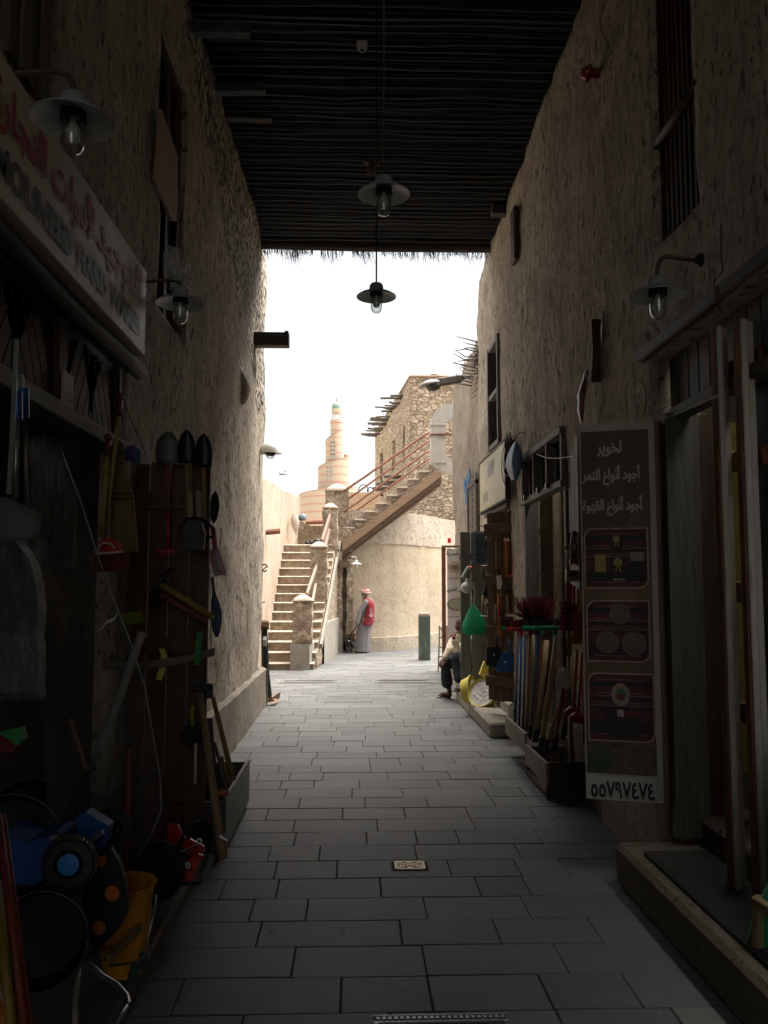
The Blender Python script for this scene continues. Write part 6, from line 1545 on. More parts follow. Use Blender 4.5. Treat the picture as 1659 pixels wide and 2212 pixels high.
# white sack on the landing and dark bags
b = B(); n = 16; rows = []
for i in range(12):
    v = i / 11; q = q4(lerp(318, 330, v), lerp(1085, 1215, v)); p = P(q, 21.3); r_ = .03 + .07 * math.sin(min(1, v * 1.1 + .08) * math.pi) ** .7
    rows.append([(p.x + r_ * math.cos(2 * math.pi * j / n) * (1 + .12 * math.sin(3 * j + i)), 21.3 + r_ * .7 * math.sin(2 * math.pi * j / n), p.z) for j in range(n + 1)])
b.sheet(rows); single('wrapped_sack', b, M('sack_white', (.50, .44, .38), rough=.7, var=.15), 'pale wrapped sack hanging on the pink wall at the top of the steps', 'sack', smooth=True)
for (x, y, rx, rz, lab) in ((408, 1232, .085, .09, 'small black bag on the top landing by the rubble parapet'), (472, 1222, .16, .12, 'larger black bag bundle beside the top pillar')):
    b = B(); p = P(q4(x, y), 22.3); b.ball((p.x, 22.3, ZTOP + rz * .9), (rx, .12, rz), 14, 10, .5); b.ball((p.x + rx * .6, 22.25, ZTOP + rz * 1.6), (rx * .35, .06, rz * .5), 10, 8, .5); single('bin_bag', b, m_black, lab, 'bag', 'dark bags on the landing', smooth=True)
b = B(); p = P(q4(366, 1103), 22.85); b.ball((p.x, 22.9, p.z), (.12, .1, .09), 12, 8, .4); single('blue_cloth', b, M('cloth_blue', (.16, .20, .26), rough=.8), 'blue grey cloth lying on the rubble parapet', 'cloth', smooth=True)
# ================================================================= west side: hardware sign and goods
t = thing('shop_sign', 'long cream hardware shop sign with red and silver lettering above the west shop', 'sign', (-1.2, 3.2, 2.92))
XS = -1.165; ya, yb = 1.5, P((309, 700), 1).x and 4.72
zA, zB = 2.925, 3.40
b = B(); b.box((XS - .04, (ya + yb) / 2, (zA + zB) / 2), (.075, yb - ya, zB - zA), bev=.004); mesh('board', b, M('sign_panel', (.62, .54, .42), rough=.5, var=.10, scale=2, bump=.1), t)
b = B(); m_let = M('letter_dark', (.02, .024, .028), rough=.5, var=.1, spec=.3); m_letr = M('letter_red', (.40, .025, .03), rough=.5, var=.1, spec=.3)
UU, VV = (0, 1, 0), (0, 0, 1)
def yat(px): return (PX((px, 700), XS)).y
for (txt, p0, p1) in (('MOUHEED', -28, 152), ('HARD', 163, 229), ('WARES', 236, 303)):
    y0_, y1_ = yat(p0), yat(p1); letters(b, txt, (XS + .0, y0_, 2.985), UU, VV, .115, w=y1_ - y0_, bold=.035, ext=.003)
letters(b, 'Tel:', (XS, yat(150), 2.945), UU, VV, .022, w=.08, bold=.01, ext=.003)
mesh('lettering', b, m_let, t)
b = B()
for (txt, p0, p1) in (('التوحيد', 205, 303), ('لأدوات النجارة', -40, 198)):
    y0_, y1_ = yat(p0), yat(p1); letters(b, arab(txt), (XS, y0_, 3.125), UU, VV, .235, w=y1_ - y0_, bold=.03, ext=.003)
mesh('arabic_lettering', b, m_letr, t)
b = B(); c = PX(q2(395, 455), -1.30); b.box((c.x, c.y, c.z), (.015, .13, .165), bev=.003)
t = thing('number_plate', 'small number plate reading 158 on the slanting boards under the sign', 'number plate', c); mesh('plate', b, M('plate_cream', (.36, .31, .26), rough=.6), t)
b = B(); letters(b, '158', (c.x + .009, c.y - .045, c.z - .055), UU, VV, .05, w=.09, bold=.02); letters(b, 'I', (c.x + .009, c.y - .005, c.z + .02), UU, VV, .035, bold=.02); mesh('lettering', b, m_ink, t)

# brown leaf with shovels
YL_ = 5.15
def PL(x, y, Y=5.05): return P(q2(x, y), Y)
a = PL(770, 830, YL_); c = PL(1242, 850, YL_)
t = thing('door_leaf', 'brown plank door leaf open across the footway with shovels hung on it', 'door leaf', (-1.1, YL_, .1))
b = B()
for k in range(4):
    x0_, x1_ = lerp(a.x, c.x, k / 4), lerp(a.x, c.x, (k + 1) / 4); b.box(((x0_ + x1_) / 2, YL_, 1.24), (x1_ - x0_ - .006, .035, 2.27 + .02 * (k % 2)), bev=.003)
mesh('plank', b, m_plank, t)
for z in (.45, 1.3, 2.15):
    b = B(); b.box(((a.x + c.x) / 2, YL_ - .03, z), (c.x - a.x, .03, .10), bev=.004); mesh('ledge', b, m_plank, t)
def shovel(name, xs, ytop, ybot, yend, label, mb, mh, Y=5.03, grip=True):
    """blade up: xs = (x0, x1) blade px, from ytop to ybot; shaft down to yend"""
    t = thing(name, label, 'shovel', PL(sum(xs) / 2, ybot, Y), 'shovels hung blade up on the brown leaf'); cx = sum(xs) / 2; w_ = (xs[1] - xs[0]) / 2; b = B(); g = []
    for i in range(9):
        v = i / 8; y = lerp(ytop, ybot, v); hw = w_ * (math.sin(min(1, v * 1.9) * math.pi / 2) ** .6) * (1 if v < .8 else 1 - (v - .8) * .5) + .5
        g.append([PL(cx + hw * (j - 3) / 3, y, Y - .01 + .018 * (abs(j - 3) / 3) ** 2) for j in range(7)])
    b.sheet(g, .004, (0, 1, 0)); mesh('blade', b, mb, t, smooth=True)
    b = B(); b.tube([PL(cx, ybot - 30, Y + .01), PL(cx + 5, yend, Y)], .014, 8); mesh('shaft', b, mh, t, smooth=True)
    if grip:
        b = B(); e = PL(cx + 5, yend, Y); b.tube([e, e + Vector((-.05, 0, -.05)), e + Vector((-.05, 0, -.10)), e + Vector((.05, 0, -.10)), e + Vector((.05, 0, -.05)), e], .011, 7); mesh('grip', b, m_black, t, smooth=True)
m_bl = M('blade_black', (.02, .023, .027), rough=.4, metal=.4); m_blg = M('blade_grey', (.10, .105, .11), rough=.5, metal=.3)
shovel('shovel', (915, 1055), 690, 880, 1180, 'shovel with a greyish worn blade, nearest the shop opening of the three', m_blg, m_tanr, grip=False)
shovel('shovel', (1045, 1148), 678, 880, 1200, 'black shovel in the middle of the three hung blade up', m_bl, m_tan, 5.0)
shovel('shovel', (1146, 1246), 700, 900, 1210, 'black shovel at the leaf edge, outermost of the three', m_bl, m_tan, 4.96)
t = thing('garden_rake', 'red rake hanging head down on the brown leaf', 'rake', PL(980, 1400)); b = B(); b.tube([PL(990, 1170), PL(985, 1375)], .012, 8); mesh('handle', b, m_redp, t, smooth=True); b = B(); b.tube([PL(925, 1395), PL(1028, 1390)], .012, 6)
for k in range(8): b.tube([PL(930 + k * 13, 1395), PL(930 + k * 13, 1420)], .004, 5)
mesh('head', b, m_redp, t)
for k, (x, lab) in enumerate(((1112, 'pale paper sleeve round the middle shovel shaft'), (1165, 'pale paper sleeve round the outer shovel shaft'))):
    b = B(); b.tube([PL(x, 1045, 4.94), PL(x + 6, 1195, 4.94)], .021, 10); single('paper_label', b, M('label_tan', (.30, .22, .15), rough=.6), lab, 'label', 'sleeves on the shovel shafts', smooth='auto')
b = B(); b.prism([PL(*q, 4.9) for q in ((1095, 1215), (1180, 1215), (1205, 1290), (1195, 1385), (1085, 1390), (1070, 1300))], (0, .03, 0)); single('rubber_paddle', b, m_black, 'black rubber blade hanging under the shovel grips', 'shovel blade')
# beyond the leaf edge
b = B(); g = []
for i in range(9):
    v = i / 8; w_ = 26 * math.sin(v * math.pi) ** .6 + 2; y = lerp(1040, 1235, v); g.append([P(q2(1266 - 12 * v + w_ * (j - 2) / 2, y), 5.55 - .02 * abs(j - 2)) for j in range(5)])
b.sheet(g, .004, (0, 1, 0)); single('spade_blade', b, m_bl, 'dark spade blade sticking out past the leaf edge above the pink bag', 'spade', smooth=True)
t = thing('pink_toy_tool', 'pink plastic tool in a clear wrapper hanging at the leaf edge', 'wrapped tool', P(q2(1270, 1540), 5.4))
b = B(); b.tube([P(q2(1250, 1255), 5.4), P(q2(1265, 1390), 5.4)], .016, 8); b.prism([P(q2(*q), 5.4) for q in ((1225, 1390), (1280, 1370), (1320, 1480), (1330, 1535), (1260, 1540), (1240, 1470))], (0, .04, 0)); mesh('body', b, m_pinkp, t)
b = B(); b.prism([P(q2(*q), 5.39) for q in ((1262, 1440), (1300, 1520), (1310, 1530), (1275, 1520))], (0, -.005, 0)); mesh('slot', b, m_black, t)
b = B(); g = [[P(q2(lerp(1220, 1335, j / 6), lerp(1370, 1550, i / 8)), 5.33 + .02 * noise.noise(Vector((i, j, 0)))) for j in range(7)] for i in range(9)]; b.sheet(g, .001, (0, 1, 0)); mesh('wrapper', b, film('clear_film2', (.6, .6, .6), .2), t, smooth=True)
t = thing('blue_shovel', 'blue plastic shovel seen edge on below the pink tool', 'shovel', P(q2(1260, 1890), 5.5)); b = B(); g = []
for i in range(10):
    v = i / 9; y = lerp(1545, 1900, v); w_ = 8 if v < .3 else 8 + 24 * math.sin((v - .3) / .7 * math.pi) ** .7; cx = lerp(1246, 1272, min(1, v * 1.6)); g.append([P(q2(cx + w_ * (j - 2) / 2, y), 5.5 + .02 * (j % 2)) for j in range(5)])
b.sheet(g, .01, (0, 1, 0)); mesh('blade', b, M('blue_dark', (.015, .07, .13), rough=.4), t, smooth=True)
b = B(); b.tube([P(q2(1232, 1490), 5.2), P(q2(1238, 1700), 5.2), P(q2(1240, 2000), 5.2)], .005, 5); single('hanging_rope', b, m_wht, 'white cord hanging straight down the leaf edge', 'cord')
# pick with yellow handles
t = thing('pickaxe', 'black pick head with two yellow handles slanting across the brown leaf', 'pickaxe', PL(1250, 1785, 4.85)); b = B(); b.tube([PL(915, 1570, 4.85), PL(1250, 1785, 4.85)], .018, 8); mesh('handle', b, M('handle_yellow', (.26, .18, .03), rough=.5), t, smooth=True)
b = B(); b.tube([PL(945, 1650, 4.9), PL(1205, 1805, 4.9)], .016, 8); mesh('handle', b, m_tanr, t, smooth=True)
b = B(); b.tube([PL(1010, 1490, 4.85), PL(950, 1560, 4.85), PL(900, 1640, 4.85), PL(885, 1750, 4.85)], [.008, .02, .022, .006], 8); mesh('head', b, m_bl, t, smooth=True)
b = B(); b.prism([PL(*q, 4.7) for q in ((690, 1765), (820, 1750), (850, 1815), (700, 1832))], (0, .03, 0)); single('brush_head', b, M('lime', (.16, .20, .02), rough=.7), 'dim lime green broom head lying in the shop opening', 'broom head')
t = thing('white_tape', 'slack beige strap stretched across the leaf with a hook end', 'strap', PL(1000, 2040, 4.8)); b = B(); g = [[p + Vector((0, 0, .022)), p - Vector((0, 0, .022))] for p in [P(q2(x, y), Y) for (x, y, Y) in ((600, 2062, 4.3), (780, 2068, 4.5), (900, 2060, 4.7), (1050, 2040, 4.8), (1180, 2010, 4.85), (1262, 1985, 4.9))]]; b.sheet(g, .003, (0, 1, 0)); mesh('band', b, M('strap_beige', (.20, .17, .14), rough=.8), t, smooth=True)
for (pts, mt, lab) in ((((950, 1965), (965, 2010), (952, 2090), (930, 2150)), m_yel, 'yellow strap hanging over the beige strap'), (((1175, 1870), (1165, 1960), (1158, 2060)), M('green_tape', (.02, .22, .05), rough=.6), 'bright green strap near the leaf edge')):
    b = B(); g = [[PL(x - 18, y, 4.78), PL(x + 18, y + 5, 4.78)] for (x, y) in pts]; b.sheet(g, .003, (0, 1, 0)); single('hanging_strap', b, mt, lab, 'strap', 'coloured straps by the leaf')
# pole of white pvc
b = B(); a = P(q2(832, 1880), 4.35); c = P(q3(585, 620), 4.0); b.tube([a, c], .021, 12); single('plastic_pipe', b, M('pvc', (.33, .31, .29), rough=.4, var=.08), 'white plastic pipe leaning in the shop opening', 'pipe', smooth='auto')
# things hung in the opening
YO = 3.6
def PO(x, y, Y=YO): return P(q2(x, y), Y)
for (x0_, y0_, x1_, y1_, Yv, lab) in ((706, 480, 605, 1390, 4.25, 'longer gold speckled broom stick with a ball top, reaching the red head'), (636, 715, 600, 1310, 4.15, 'shorter gold speckled broom stick beside the longer one')):
    t = thing('broom_stick', lab, 'broom stick', PO(x1_, y1_, Yv), 'gold broom sticks'); b = B(); b.tube([PO(x0_ - 8, y0_ + 120, Yv), PO(x1_, y1_, Yv)], .010, 8); mesh('stick', b, M('stick_gold', (.33, .27, .07), rough=.5, scale=60, var=.5), t, smooth=True)
    b = B(); b.tube([PO(x0_, y0_ + 20, Yv), PO(x0_ - 8, y0_ + 125, Yv)], [.014, .011], 10); b.ball(PO(x0_, y0_ + 12, Yv), .021, 12, 8); mesh('grip', b, M('grip_maroon', (.12, .02, .025), rough=.35), t, smooth=True)
t = thing('dustpan_broom', 'red broom head with a white arched bracket hanging at the end of the gold sticks', 'broom', PO(640, 1520, 4.1)); b = B(); b.prism([PO(*q, 4.1) for q in ((575, 1350), (610, 1320), (650, 1315), (695, 1345), (712, 1395), (560, 1400))], (0, .04, 0)); mesh('shroud', b, m_redp, t)
b = B(); b.prism([PO(*q, 4.12) for q in ((528, 1405), (735, 1398), (752, 1500), (540, 1520))], (0, .05, 0)); mesh('bristles', b, m_bristR, t); b = B(); b.tube([PO(*q, 4.08) for q in ((575, 1395), (580, 1360), (610, 1345), (650, 1352), (675, 1380))], .005, 5); b.tube([PO(560, 1412, 4.08), PO(725, 1398, 4.08)], .005, 5); mesh('bracket', b, m_wht, t)
t = thing('reed_broom', 'flat straw broom hanging bristles down beside the gold sticks', 'broom', PO(730, 1400, 4.4)); b = B(); rr = random.Random(31)
for k in range(120):
    u = rr.uniform(-1, 1); Yk = 4.42 + rr.uniform(-.02, .02); b.tube([PO(706 + u * 16, 745 + abs(u) * 20, Yk), PO(706 + u * 22, 920, Yk), PO(722 + u * 62, 1070, Yk), PO(728 + u * 80, 1385 + rr.uniform(-12, 18), Yk)], .005, 4, cap=False)
mesh('straw', b, M('straw', (.24, .17, .075), rough=.8, scale=60), t); b = B()
for y in (820, 880, 1055, 1085): b.tube([PO(706 - (26 if y < 900 else 62), y, 4.36), PO(706 + (26 if y < 900 else 72), y, 4.36)], .003, 4)
mesh('binding', b, m_black, t)
t = thing('blue_brush', 'blue and purple rubber gloves clipped above a white stick', 'gloves', PO(770, 900, 4.7)); b = B(); b.prism([PO(*q, 4.7) for q in ((728, 790), (775, 770), (820, 800), (812, 905), (795, 860), (760, 870), (735, 860))], (0, .03, 0)); mesh('glove', b, M('glove_blue', (.035, .05, .16), rough=.5), t); b = B(); b.tube([PO(757, 865, 4.68), PO(750, 1000, 4.68)], .011, 7); mesh('stick', b, m_wht, t)
for (x0_, x1_, yg0, yg1, ye, Yv, lab) in ((100, 88, 460, 622, 1085, 2.95, 'aluminium pole with a blue grip, the one nearer the photographer'), (140, 158, 440, 610, 1140, 3.05, 'aluminium pole with a blue grip, the one nearer the straw broom')):
    t = thing('mop_pole', lab, 'mop pole', PO(x1_, ye, Yv), 'poles with blue grips'); b = B(); b.tube([PO(x0_ + 2, yg1 - 10, Yv), PO(x1_, ye, Yv)], .010, 8); mesh('pole', b, m_steel, t, smooth=True); b = B(); b.tube([PO(x0_, yg0, Yv), PO(x0_ + 2, yg1, Yv)], .018, 10); mesh('grip', b, m_blue, t, smooth='auto')
    b = B(); b.tube(bez(PO(x0_, yg0, Yv), PO(x0_ + 5, yg0 - 60, Yv), PO(x0_ - 10, yg0 - 80, Yv)), .004, 5); mesh('loop', b, m_wht, t)
t = thing('bare_pole', 'thin bare pole rising above the blue grips at the lintel', 'pole', PO(55, 1060, 2.8)); b = B(); b.tube([PO(95, 150, 2.8), PO(75, 640, 2.8), PO(50, 1060, 2.8)], .008, 7); mesh('pole', b, M('pole_alu', (.20, .20, .19), rough=.4), t)
m_film = film('broom_wrap', (.18, .18, .175), .25, .25); m_sheet = film('door_film', (.16, .18, .18), .12, .12)
t = thing('wrapped_broom', 'broom head wrapped in clear plastic with white bristles under the aluminium poles', 'wrapped broom', PO(120, 1310, 2.9)); b = B(); b.prism([PO(*q, 2.95) for q in ((-60, 1075), (40, 1080), (215, 1170), (200, 1310), (30, 1315), (-60, 1300))], (0, .05, 0)); mesh('bristles', b, M('bristle_white', (.12, .115, .105), rough=.8, scale=50, stretch=(6, 1, .3)), t)
b = B(); g = [[PO(lerp(-80, 245 - 25 * abs(i - 3), j / 9), lerp(1060 + j * 12, 1330 + j * 4, i / 7), 2.88 + .015 * noise.noise(Vector((i * .9, j * .9, 5)))) for j in range(10)] for i in range(8)]; b.sheet(g, .0015, (0, 1, 0)); mesh('wrap', b, m_film, t, smooth=True)
t = thing('wrapped_sack', 'dark sack in torn clear plastic hanging below the wrapped broom', 'sack', PO(100, 2200, 2.9)); b = B(); g = [[PO(lerp(-60, (90 + 130 * min(1, (i / 13) * 3.2) ** .6) + 22 * noise.noise(Vector((i * .7, 2, 0))), j / 11), lerp(1335, 2250, i / 13) + 20 * noise.noise(Vector((j * .6, i * .3, 9))), 3.0 + .05 * noise.noise(Vector((i * .6, j * .6, 4)))) for j in range(12)] for i in range(14)]; b.sheet(g, .08, (0, 1, 0)); mesh('sack', b, M('sack_dark', (.022, .024, .026), rough=.5, var=.4, scale=5), t)
b = B(); g = [[PO(lerp(-60, 205 + 14 * noise.noise(Vector((i, 5, 0))), j / 11), lerp(1880, 2225, i / 9) + 16 * noise.noise(Vector((j * .8, i * .5, 1))), 2.94 + .035 * noise.noise(Vector((i * .8, j * .7, 14)))) for j in range(12)] for i in range(10)]; b.sheet(g, .004, (0, 1, 0)); mesh('label_panel', b, M('panel_grey2', (.07, .068, .065), rough=.7, var=.4, scale=14), t)
b = B(); rr = random.Random(8); g = [[PO(lerp(-60, 262 + 30 * noise.noise(Vector((i * .8, 0, 0))), j / 9), lerp(1320, 2270, i / 14), 2.86 + .02 * noise.noise(Vector((i * .9, j * .9, 5)))) for j in range(10)] for i in range(15)]; b.sheet(g, .0015, (0, 1, 0)); mesh('wrap', b, m_film, t, smooth=True)
# large hanging clear sheet
edge = [(330, 720), (395, 900), (480, 1120), (560, 1380), (620, 1560), (700, 1760), (770, 1940), (850, 2190)]
edge3 = [(905, 560), (940, 760), (948, 960), (880, 1120), (780, 1270)]
E_ = [q2(*q) for q in edge] + [q3(*q) for q in edge3]
t = thing('plastic_curtain', 'large clear plastic sheet hanging over the shop opening with a shiny edge', 'plastic sheet', PG((260, 1900)))
b = B(); g = []
for i, (px, py) in enumerate(E_):
    v = i / (len(E_) - 1); x_in = lerp(60, 110, v); g.append([P((lerp(x_in, px, j / 8), py), lerp(3.35, 3.9, j / 8) + .03 * noise.noise(Vector((i * .5, j * .7, 3)))) for j in range(9)])
b.sheet(g, .0015, (0, 1, 0)); mesh('sheet', b, m_sheet, t, smooth=True)
b = B(); b.tube([g_[-1] for g_ in g], .004, 5); mesh('edge_strip', b, M('edge_plastic', (.20, .21, .21), rough=.2), t, smooth=True)
b = B(); g = [[PO(lerp(575, 690, j / 5), lerp(1860, 1770, j / 5) + (i - 1) * 9 + 8 * math.sin(j * 2), 3.75) for j in range(6)] for i in range(3)]; b.sheet(g, .002, (0, 1, 0)); single('torn_paper', b, m_wht, 'torn white paper strip stuck on the edge of the clear sheet', 'paper')
b = B(); rr = random.Random(3)
for k in range(9):
    x = lerp(180, 420, k / 8); b.tube([PO(x, 640 + rr.uniform(0, 80), 4.6), PO(x + rr.uniform(-20, 20), 1000, 4.6), PO(x + rr.uniform(-30, 30), 1500, 4.6)], rr.uniform(.01, .02), 6)
single('folded_film', b, film('film_dim', (.08, .09, .085), .3, .3), 'dim folds of clear film hanging deep in the shop opening', 'plastic film', smooth=True)
b = B(); a = PO(20, 1400, 4.8)
# ---- floor level goods on the west side
def P3_(x, y, Y): return P(q3(x, y), Y)
t = thing('metal_box', 'dark sheet metal box by the west wall with tool handles standing in it', 'box', (-1.0, 5.9, 0)); m_sheetm = M('sheet_metal', (.12, .115, .11), rough=.45, metal=.3, var=.15, scale=3)
b = B(); xR_ = -.785; xL_ = -1.22; y0_, y1_ = 5.38, 6.57; h0 = .34
b.box((xR_, (y0_ + y1_) / 2, .06 + h0 / 2 - .02), (.02, y1_ - y0_, h0 - .04)); mesh('side', b, m_sheetm, t)
b = B(); b.box((xL_, (y0_ + y1_) / 2, h0 / 2 + .02), (.02, y1_ - y0_, h0 - .04)); mesh('side', b, m_sheetm, t)
for y in (y0_, y1_):
    b = B(); b.box(((xR_ + xL_) / 2, y, h0 / 2 + .02), (xR_ - xL_, .02, h0 - .04)); mesh('end', b, m_sheetm, t)
b = B(); b.box(((xR_ + xL_) / 2, (y0_ + y1_) / 2, .05), (xR_ - xL_, y1_ - y0_, .02)); mesh('bottom', b, m_sheetm, t)
for (x, y) in ((xR_ - .03, y0_ + .05), (xR_ - .03, y1_ - .05), (xL_ + .03, y0_ + .05), (xL_ + .03, y1_ - .05)):
    b = B(); b.box((x, y, .022), (.05, .05, .045)); mesh('foot', b, m_dark, t)
HB = 'tool handles leaning round the metal box'
for (A, Cc, YA, YC, r0, r1, mt, lab) in (((1170, 250), (1310, 1240), 4.95, 4.6, .017, .024, m_tan, 'stout tan handle standing in front of the metal box'), ((1240, 250), (1370, 780), 5.6, 5.6, .014, .019, M('handle_ochre', (.30, .19, .06), rough=.5), 'ochre handle leaning inside the metal box, nearest its far corner'),
        ((1225, 415), (1250, 700), 5.5, 5.5, .024, .024, m_greyW, 'grey squared stave upright behind the stout tan handle'), ((1262, 560), (1335, 860), 5.5, 5.5, .010, .010, m_greyW, 'thin grey stick inside the metal box'), ((1150, 550), (1145, 800), 4.9, 4.9, .007, .007, m_wht, 'slim white rod hanging left of the tan handle'),
        ((1300, 640), (1350, 810), 5.6, 5.6, .011, .011, m_tan, 'short tan stick beside the ochre handle in the box')):
    a = P3_(*A, YA); c = P3_(*Cc, YC); t = thing('hoe_shaft', lab, 'tool handle', c, HB); b = B(); b.tube([a, a.lerp(c, .5), c], [r0, (r0 + r1) / 2, r1], 9); mesh('shaft', b, mt, t, smooth=True)
b = B(); c = P3_(1190, 235, 4.92); b.box(c, (.12, .04, .045), bev=.008); b.box(c + Vector((.04, 0, -.03)), (.04, .04, .06), bev=.005); single('hammer_head', b, m_bl, 'dark sledge head at the top of the stout tan handle', 'hammer')
b = B(); c = P3_(1302, 855, 5.45); b.ball(c, (.035, .03, .02), 12, 8); single('orange_ball', b, m_oran, 'small orange object on the near rim of the metal box', 'float')
t = thing('bottle_brush', 'round black brush with a lime handle hanging on the leaf', 'brush', P3_(1120, 555, 4.9)); c = P3_(1120, 515, 4.9); b = B(); b.ball(c, (.055, .04, .055), 14, 10, .25); mesh('bristles', b, m_bristK, t, smooth=True); b = B(); b.tube([P3_(1132, 345, 4.9), P3_(1125, 400, 4.9), P3_(1132, 470, 4.9)], .012, 7); mesh('handle', b, M('lime2', (.24, .32, .03), rough=.5), t, smooth=True)
# reel mower
t = thing('reel_mower', 'red hand reel mower with black wheels and a silver roller on the door step', 'lawn mower', (-1.0, 4.5, .1)); m_mow = M('mower_red', (.40, .02, .015), rough=.3, spec=.8)
c = P3_(905, 1320, 4.25); b = B(); b.lathe([(.02, -.03), (.13, -.03), (.145, -.02), (.145, .02), (.13, .03), (.02, .03)], c, 32, (R(90), R(0), R(25))); mesh('wheel', b, m_rubber, t, smooth='auto')
c2 = P3_(1180, 1110, 4.75); b = B(); b.lathe([(.02, -.02), (.08, -.02), (.09, 0), (.08, .02), (.02, .02)], c2, 28, (R(70), R(0), R(60))); mesh('wheel', b, m_rubber, t, smooth='auto')
for (pts, Y) in ((((985, 1040), (1045, 1040), (1070, 1100), (1010, 1200), (985, 1180)), 4.5), (((1085, 1110), (1200, 1170), (1195, 1230), (1130, 1250), (1075, 1180)), 4.5), (((1045, 1290), (1130, 1330), (1135, 1370), (1020, 1400)), 4.35), (((1100, 1250), (1165, 1215), (1190, 1225), (1140, 1340), (1120, 1330)), 4.4)):
    b = B(); b.prism([P3_(*q, Y) for q in pts], (0, .02, 0)); mesh('side_plate', b, m_mow, t)
b = B(); b.tube([P3_(1245, 1225, 4.4), P3_(1185, 1365, 4.3)], .017, 12); mesh('roller', b, m_steel, t, smooth='auto')
b = B(); b.tube([P3_(1070, 1390, 4.28), P3_(1180, 1383, 4.3)], .010, 8); b.tube([P3_(970, 1190, 4.3), P3_(1050, 1215, 4.3), P3_(1170, 1150, 4.5)], .006, 6); b.tube([P3_(1070, 1045, 4.5), P3_(1110, 1130, 4.5)], .008, 6); mesh('axle', b, m_dark, t, smooth=True)
for (x, y) in ((1172, 1138), (1103, 1280)):
    b = B(); b.lathe([(.006, 0), (.014, 0), (.014, .004), (.006, .004)], P3_(x, y, 4.32), 16, (R(75), 0, 0)); mesh('washer', b, m_wht, t)
b = B(); cc = P3_(1060, 1240, 4.55)
for k in range(5):
    b.tube([cc + Vector((-.09, 0, 0)) + Vector((0, math.cos(k * 1.257), math.sin(k * 1.257))) * .05, cc + Vector((.09, 0, 0)) + Vector((0, math.cos(k * 1.257 + .8), math.sin(k * 1.257 + .8))) * .05], .006, 5)
mesh('blades', b, m_steel, t)
b = B(); b.tube([P3_(1290, 1110, 4.6), P3_(1335, 1135, 4.6)], .012, 8); b.tube([P3_(1315, 1095, 4.6), P3_(1325, 1150, 4.6)], .006, 6); mesh('wing_bolt', b, m_steel, t)
# yellow mop bucket
YK = 3.45; t = thing('mop_bucket', 'yellow orange mop bucket with black caution lettering standing on the step', 'bucket', P3_(760, 1900, YK)); m_bk = M('bucket_yellow', (.62, .27, .01), rough=.35, var=.08, bump=.05)
def ringp(cx, cy, rx, ry, Y, n=24): return [P3_(cx, cy, Y) + Vector((rx * math.cos(2 * math.pi * i / n), ry * math.sin(2 * math.pi * i / n), 0)) for i in range(n + 1)]
sc_ = YK / F / K
b = B(); rows = []
for (cx, cy, hw) in ((735, 1900, 118), (728, 1800, 132), (722, 1600, 158), (716, 1440, 178), (714, 1405, 190), (714, 1392, 204), (714, 1380, 204)):
    rows.append(ringp(cx, cy, hw * K / F * YK, .13 * hw / 190, YK + .13))
b.sheet(rows, .006, (0, 0, 0)) if False else b.sheet(rows)
rows2 = [ringp(714, 1380, 204 * K / F * YK, .14, YK + .13), ringp(714, 1392, 180 * K / F * YK, .122, YK + .13), ringp(730, 1880, 112 * K / F * YK, .08, YK + .13)]; b.sheet(rows2)
b.add([r for r in rows[0][:-1]], [tuple(range(24))]); b.add([r for r in rows2[2][:-1]], [tuple(range(24))]); mesh('bucket', b, m_bk, t, smooth='auto')
b = B(); b.tube([P3_(918, 1455, YK), P3_(905, 1560, YK - .06), P3_(870, 1700, YK - .1), P3_(872, 1795, YK - .08), P3_(800, 1850, YK - .06), P3_(640, 1870, YK)], .005, 6); mesh('bail', b, m_steel, t, smooth=True)
b = B(); p0 = P3_(498, 1830, YK - .02); letters(b, 'CAUTION', P3_(430, 1795, YK - .03), (1, 0, .02), (0, 0, 1), .027, w=.145, bold=.03); letters(b, 'Cuidado', P3_(450, 1855, YK - .03), (1, 0, .02), (0, 0, 1), .027, w=.13, bold=.03)
mesh('lettering', b, m_ink, t)
for (x, y) in ((845, 1850), (790, 1930)):
    b = B(); c = P3_(x, y, YK); b.lathe([(.01, -.012), (.024, -.012), (.024, .012), (.01, .012)], c, 16, (R(90), 0, R(20))); b.box(c + Vector((0, 0, .03)), (.03, .03, .02)); mesh('caster', b, M('caster_green', (.02, .05, .035), rough=.5), t)
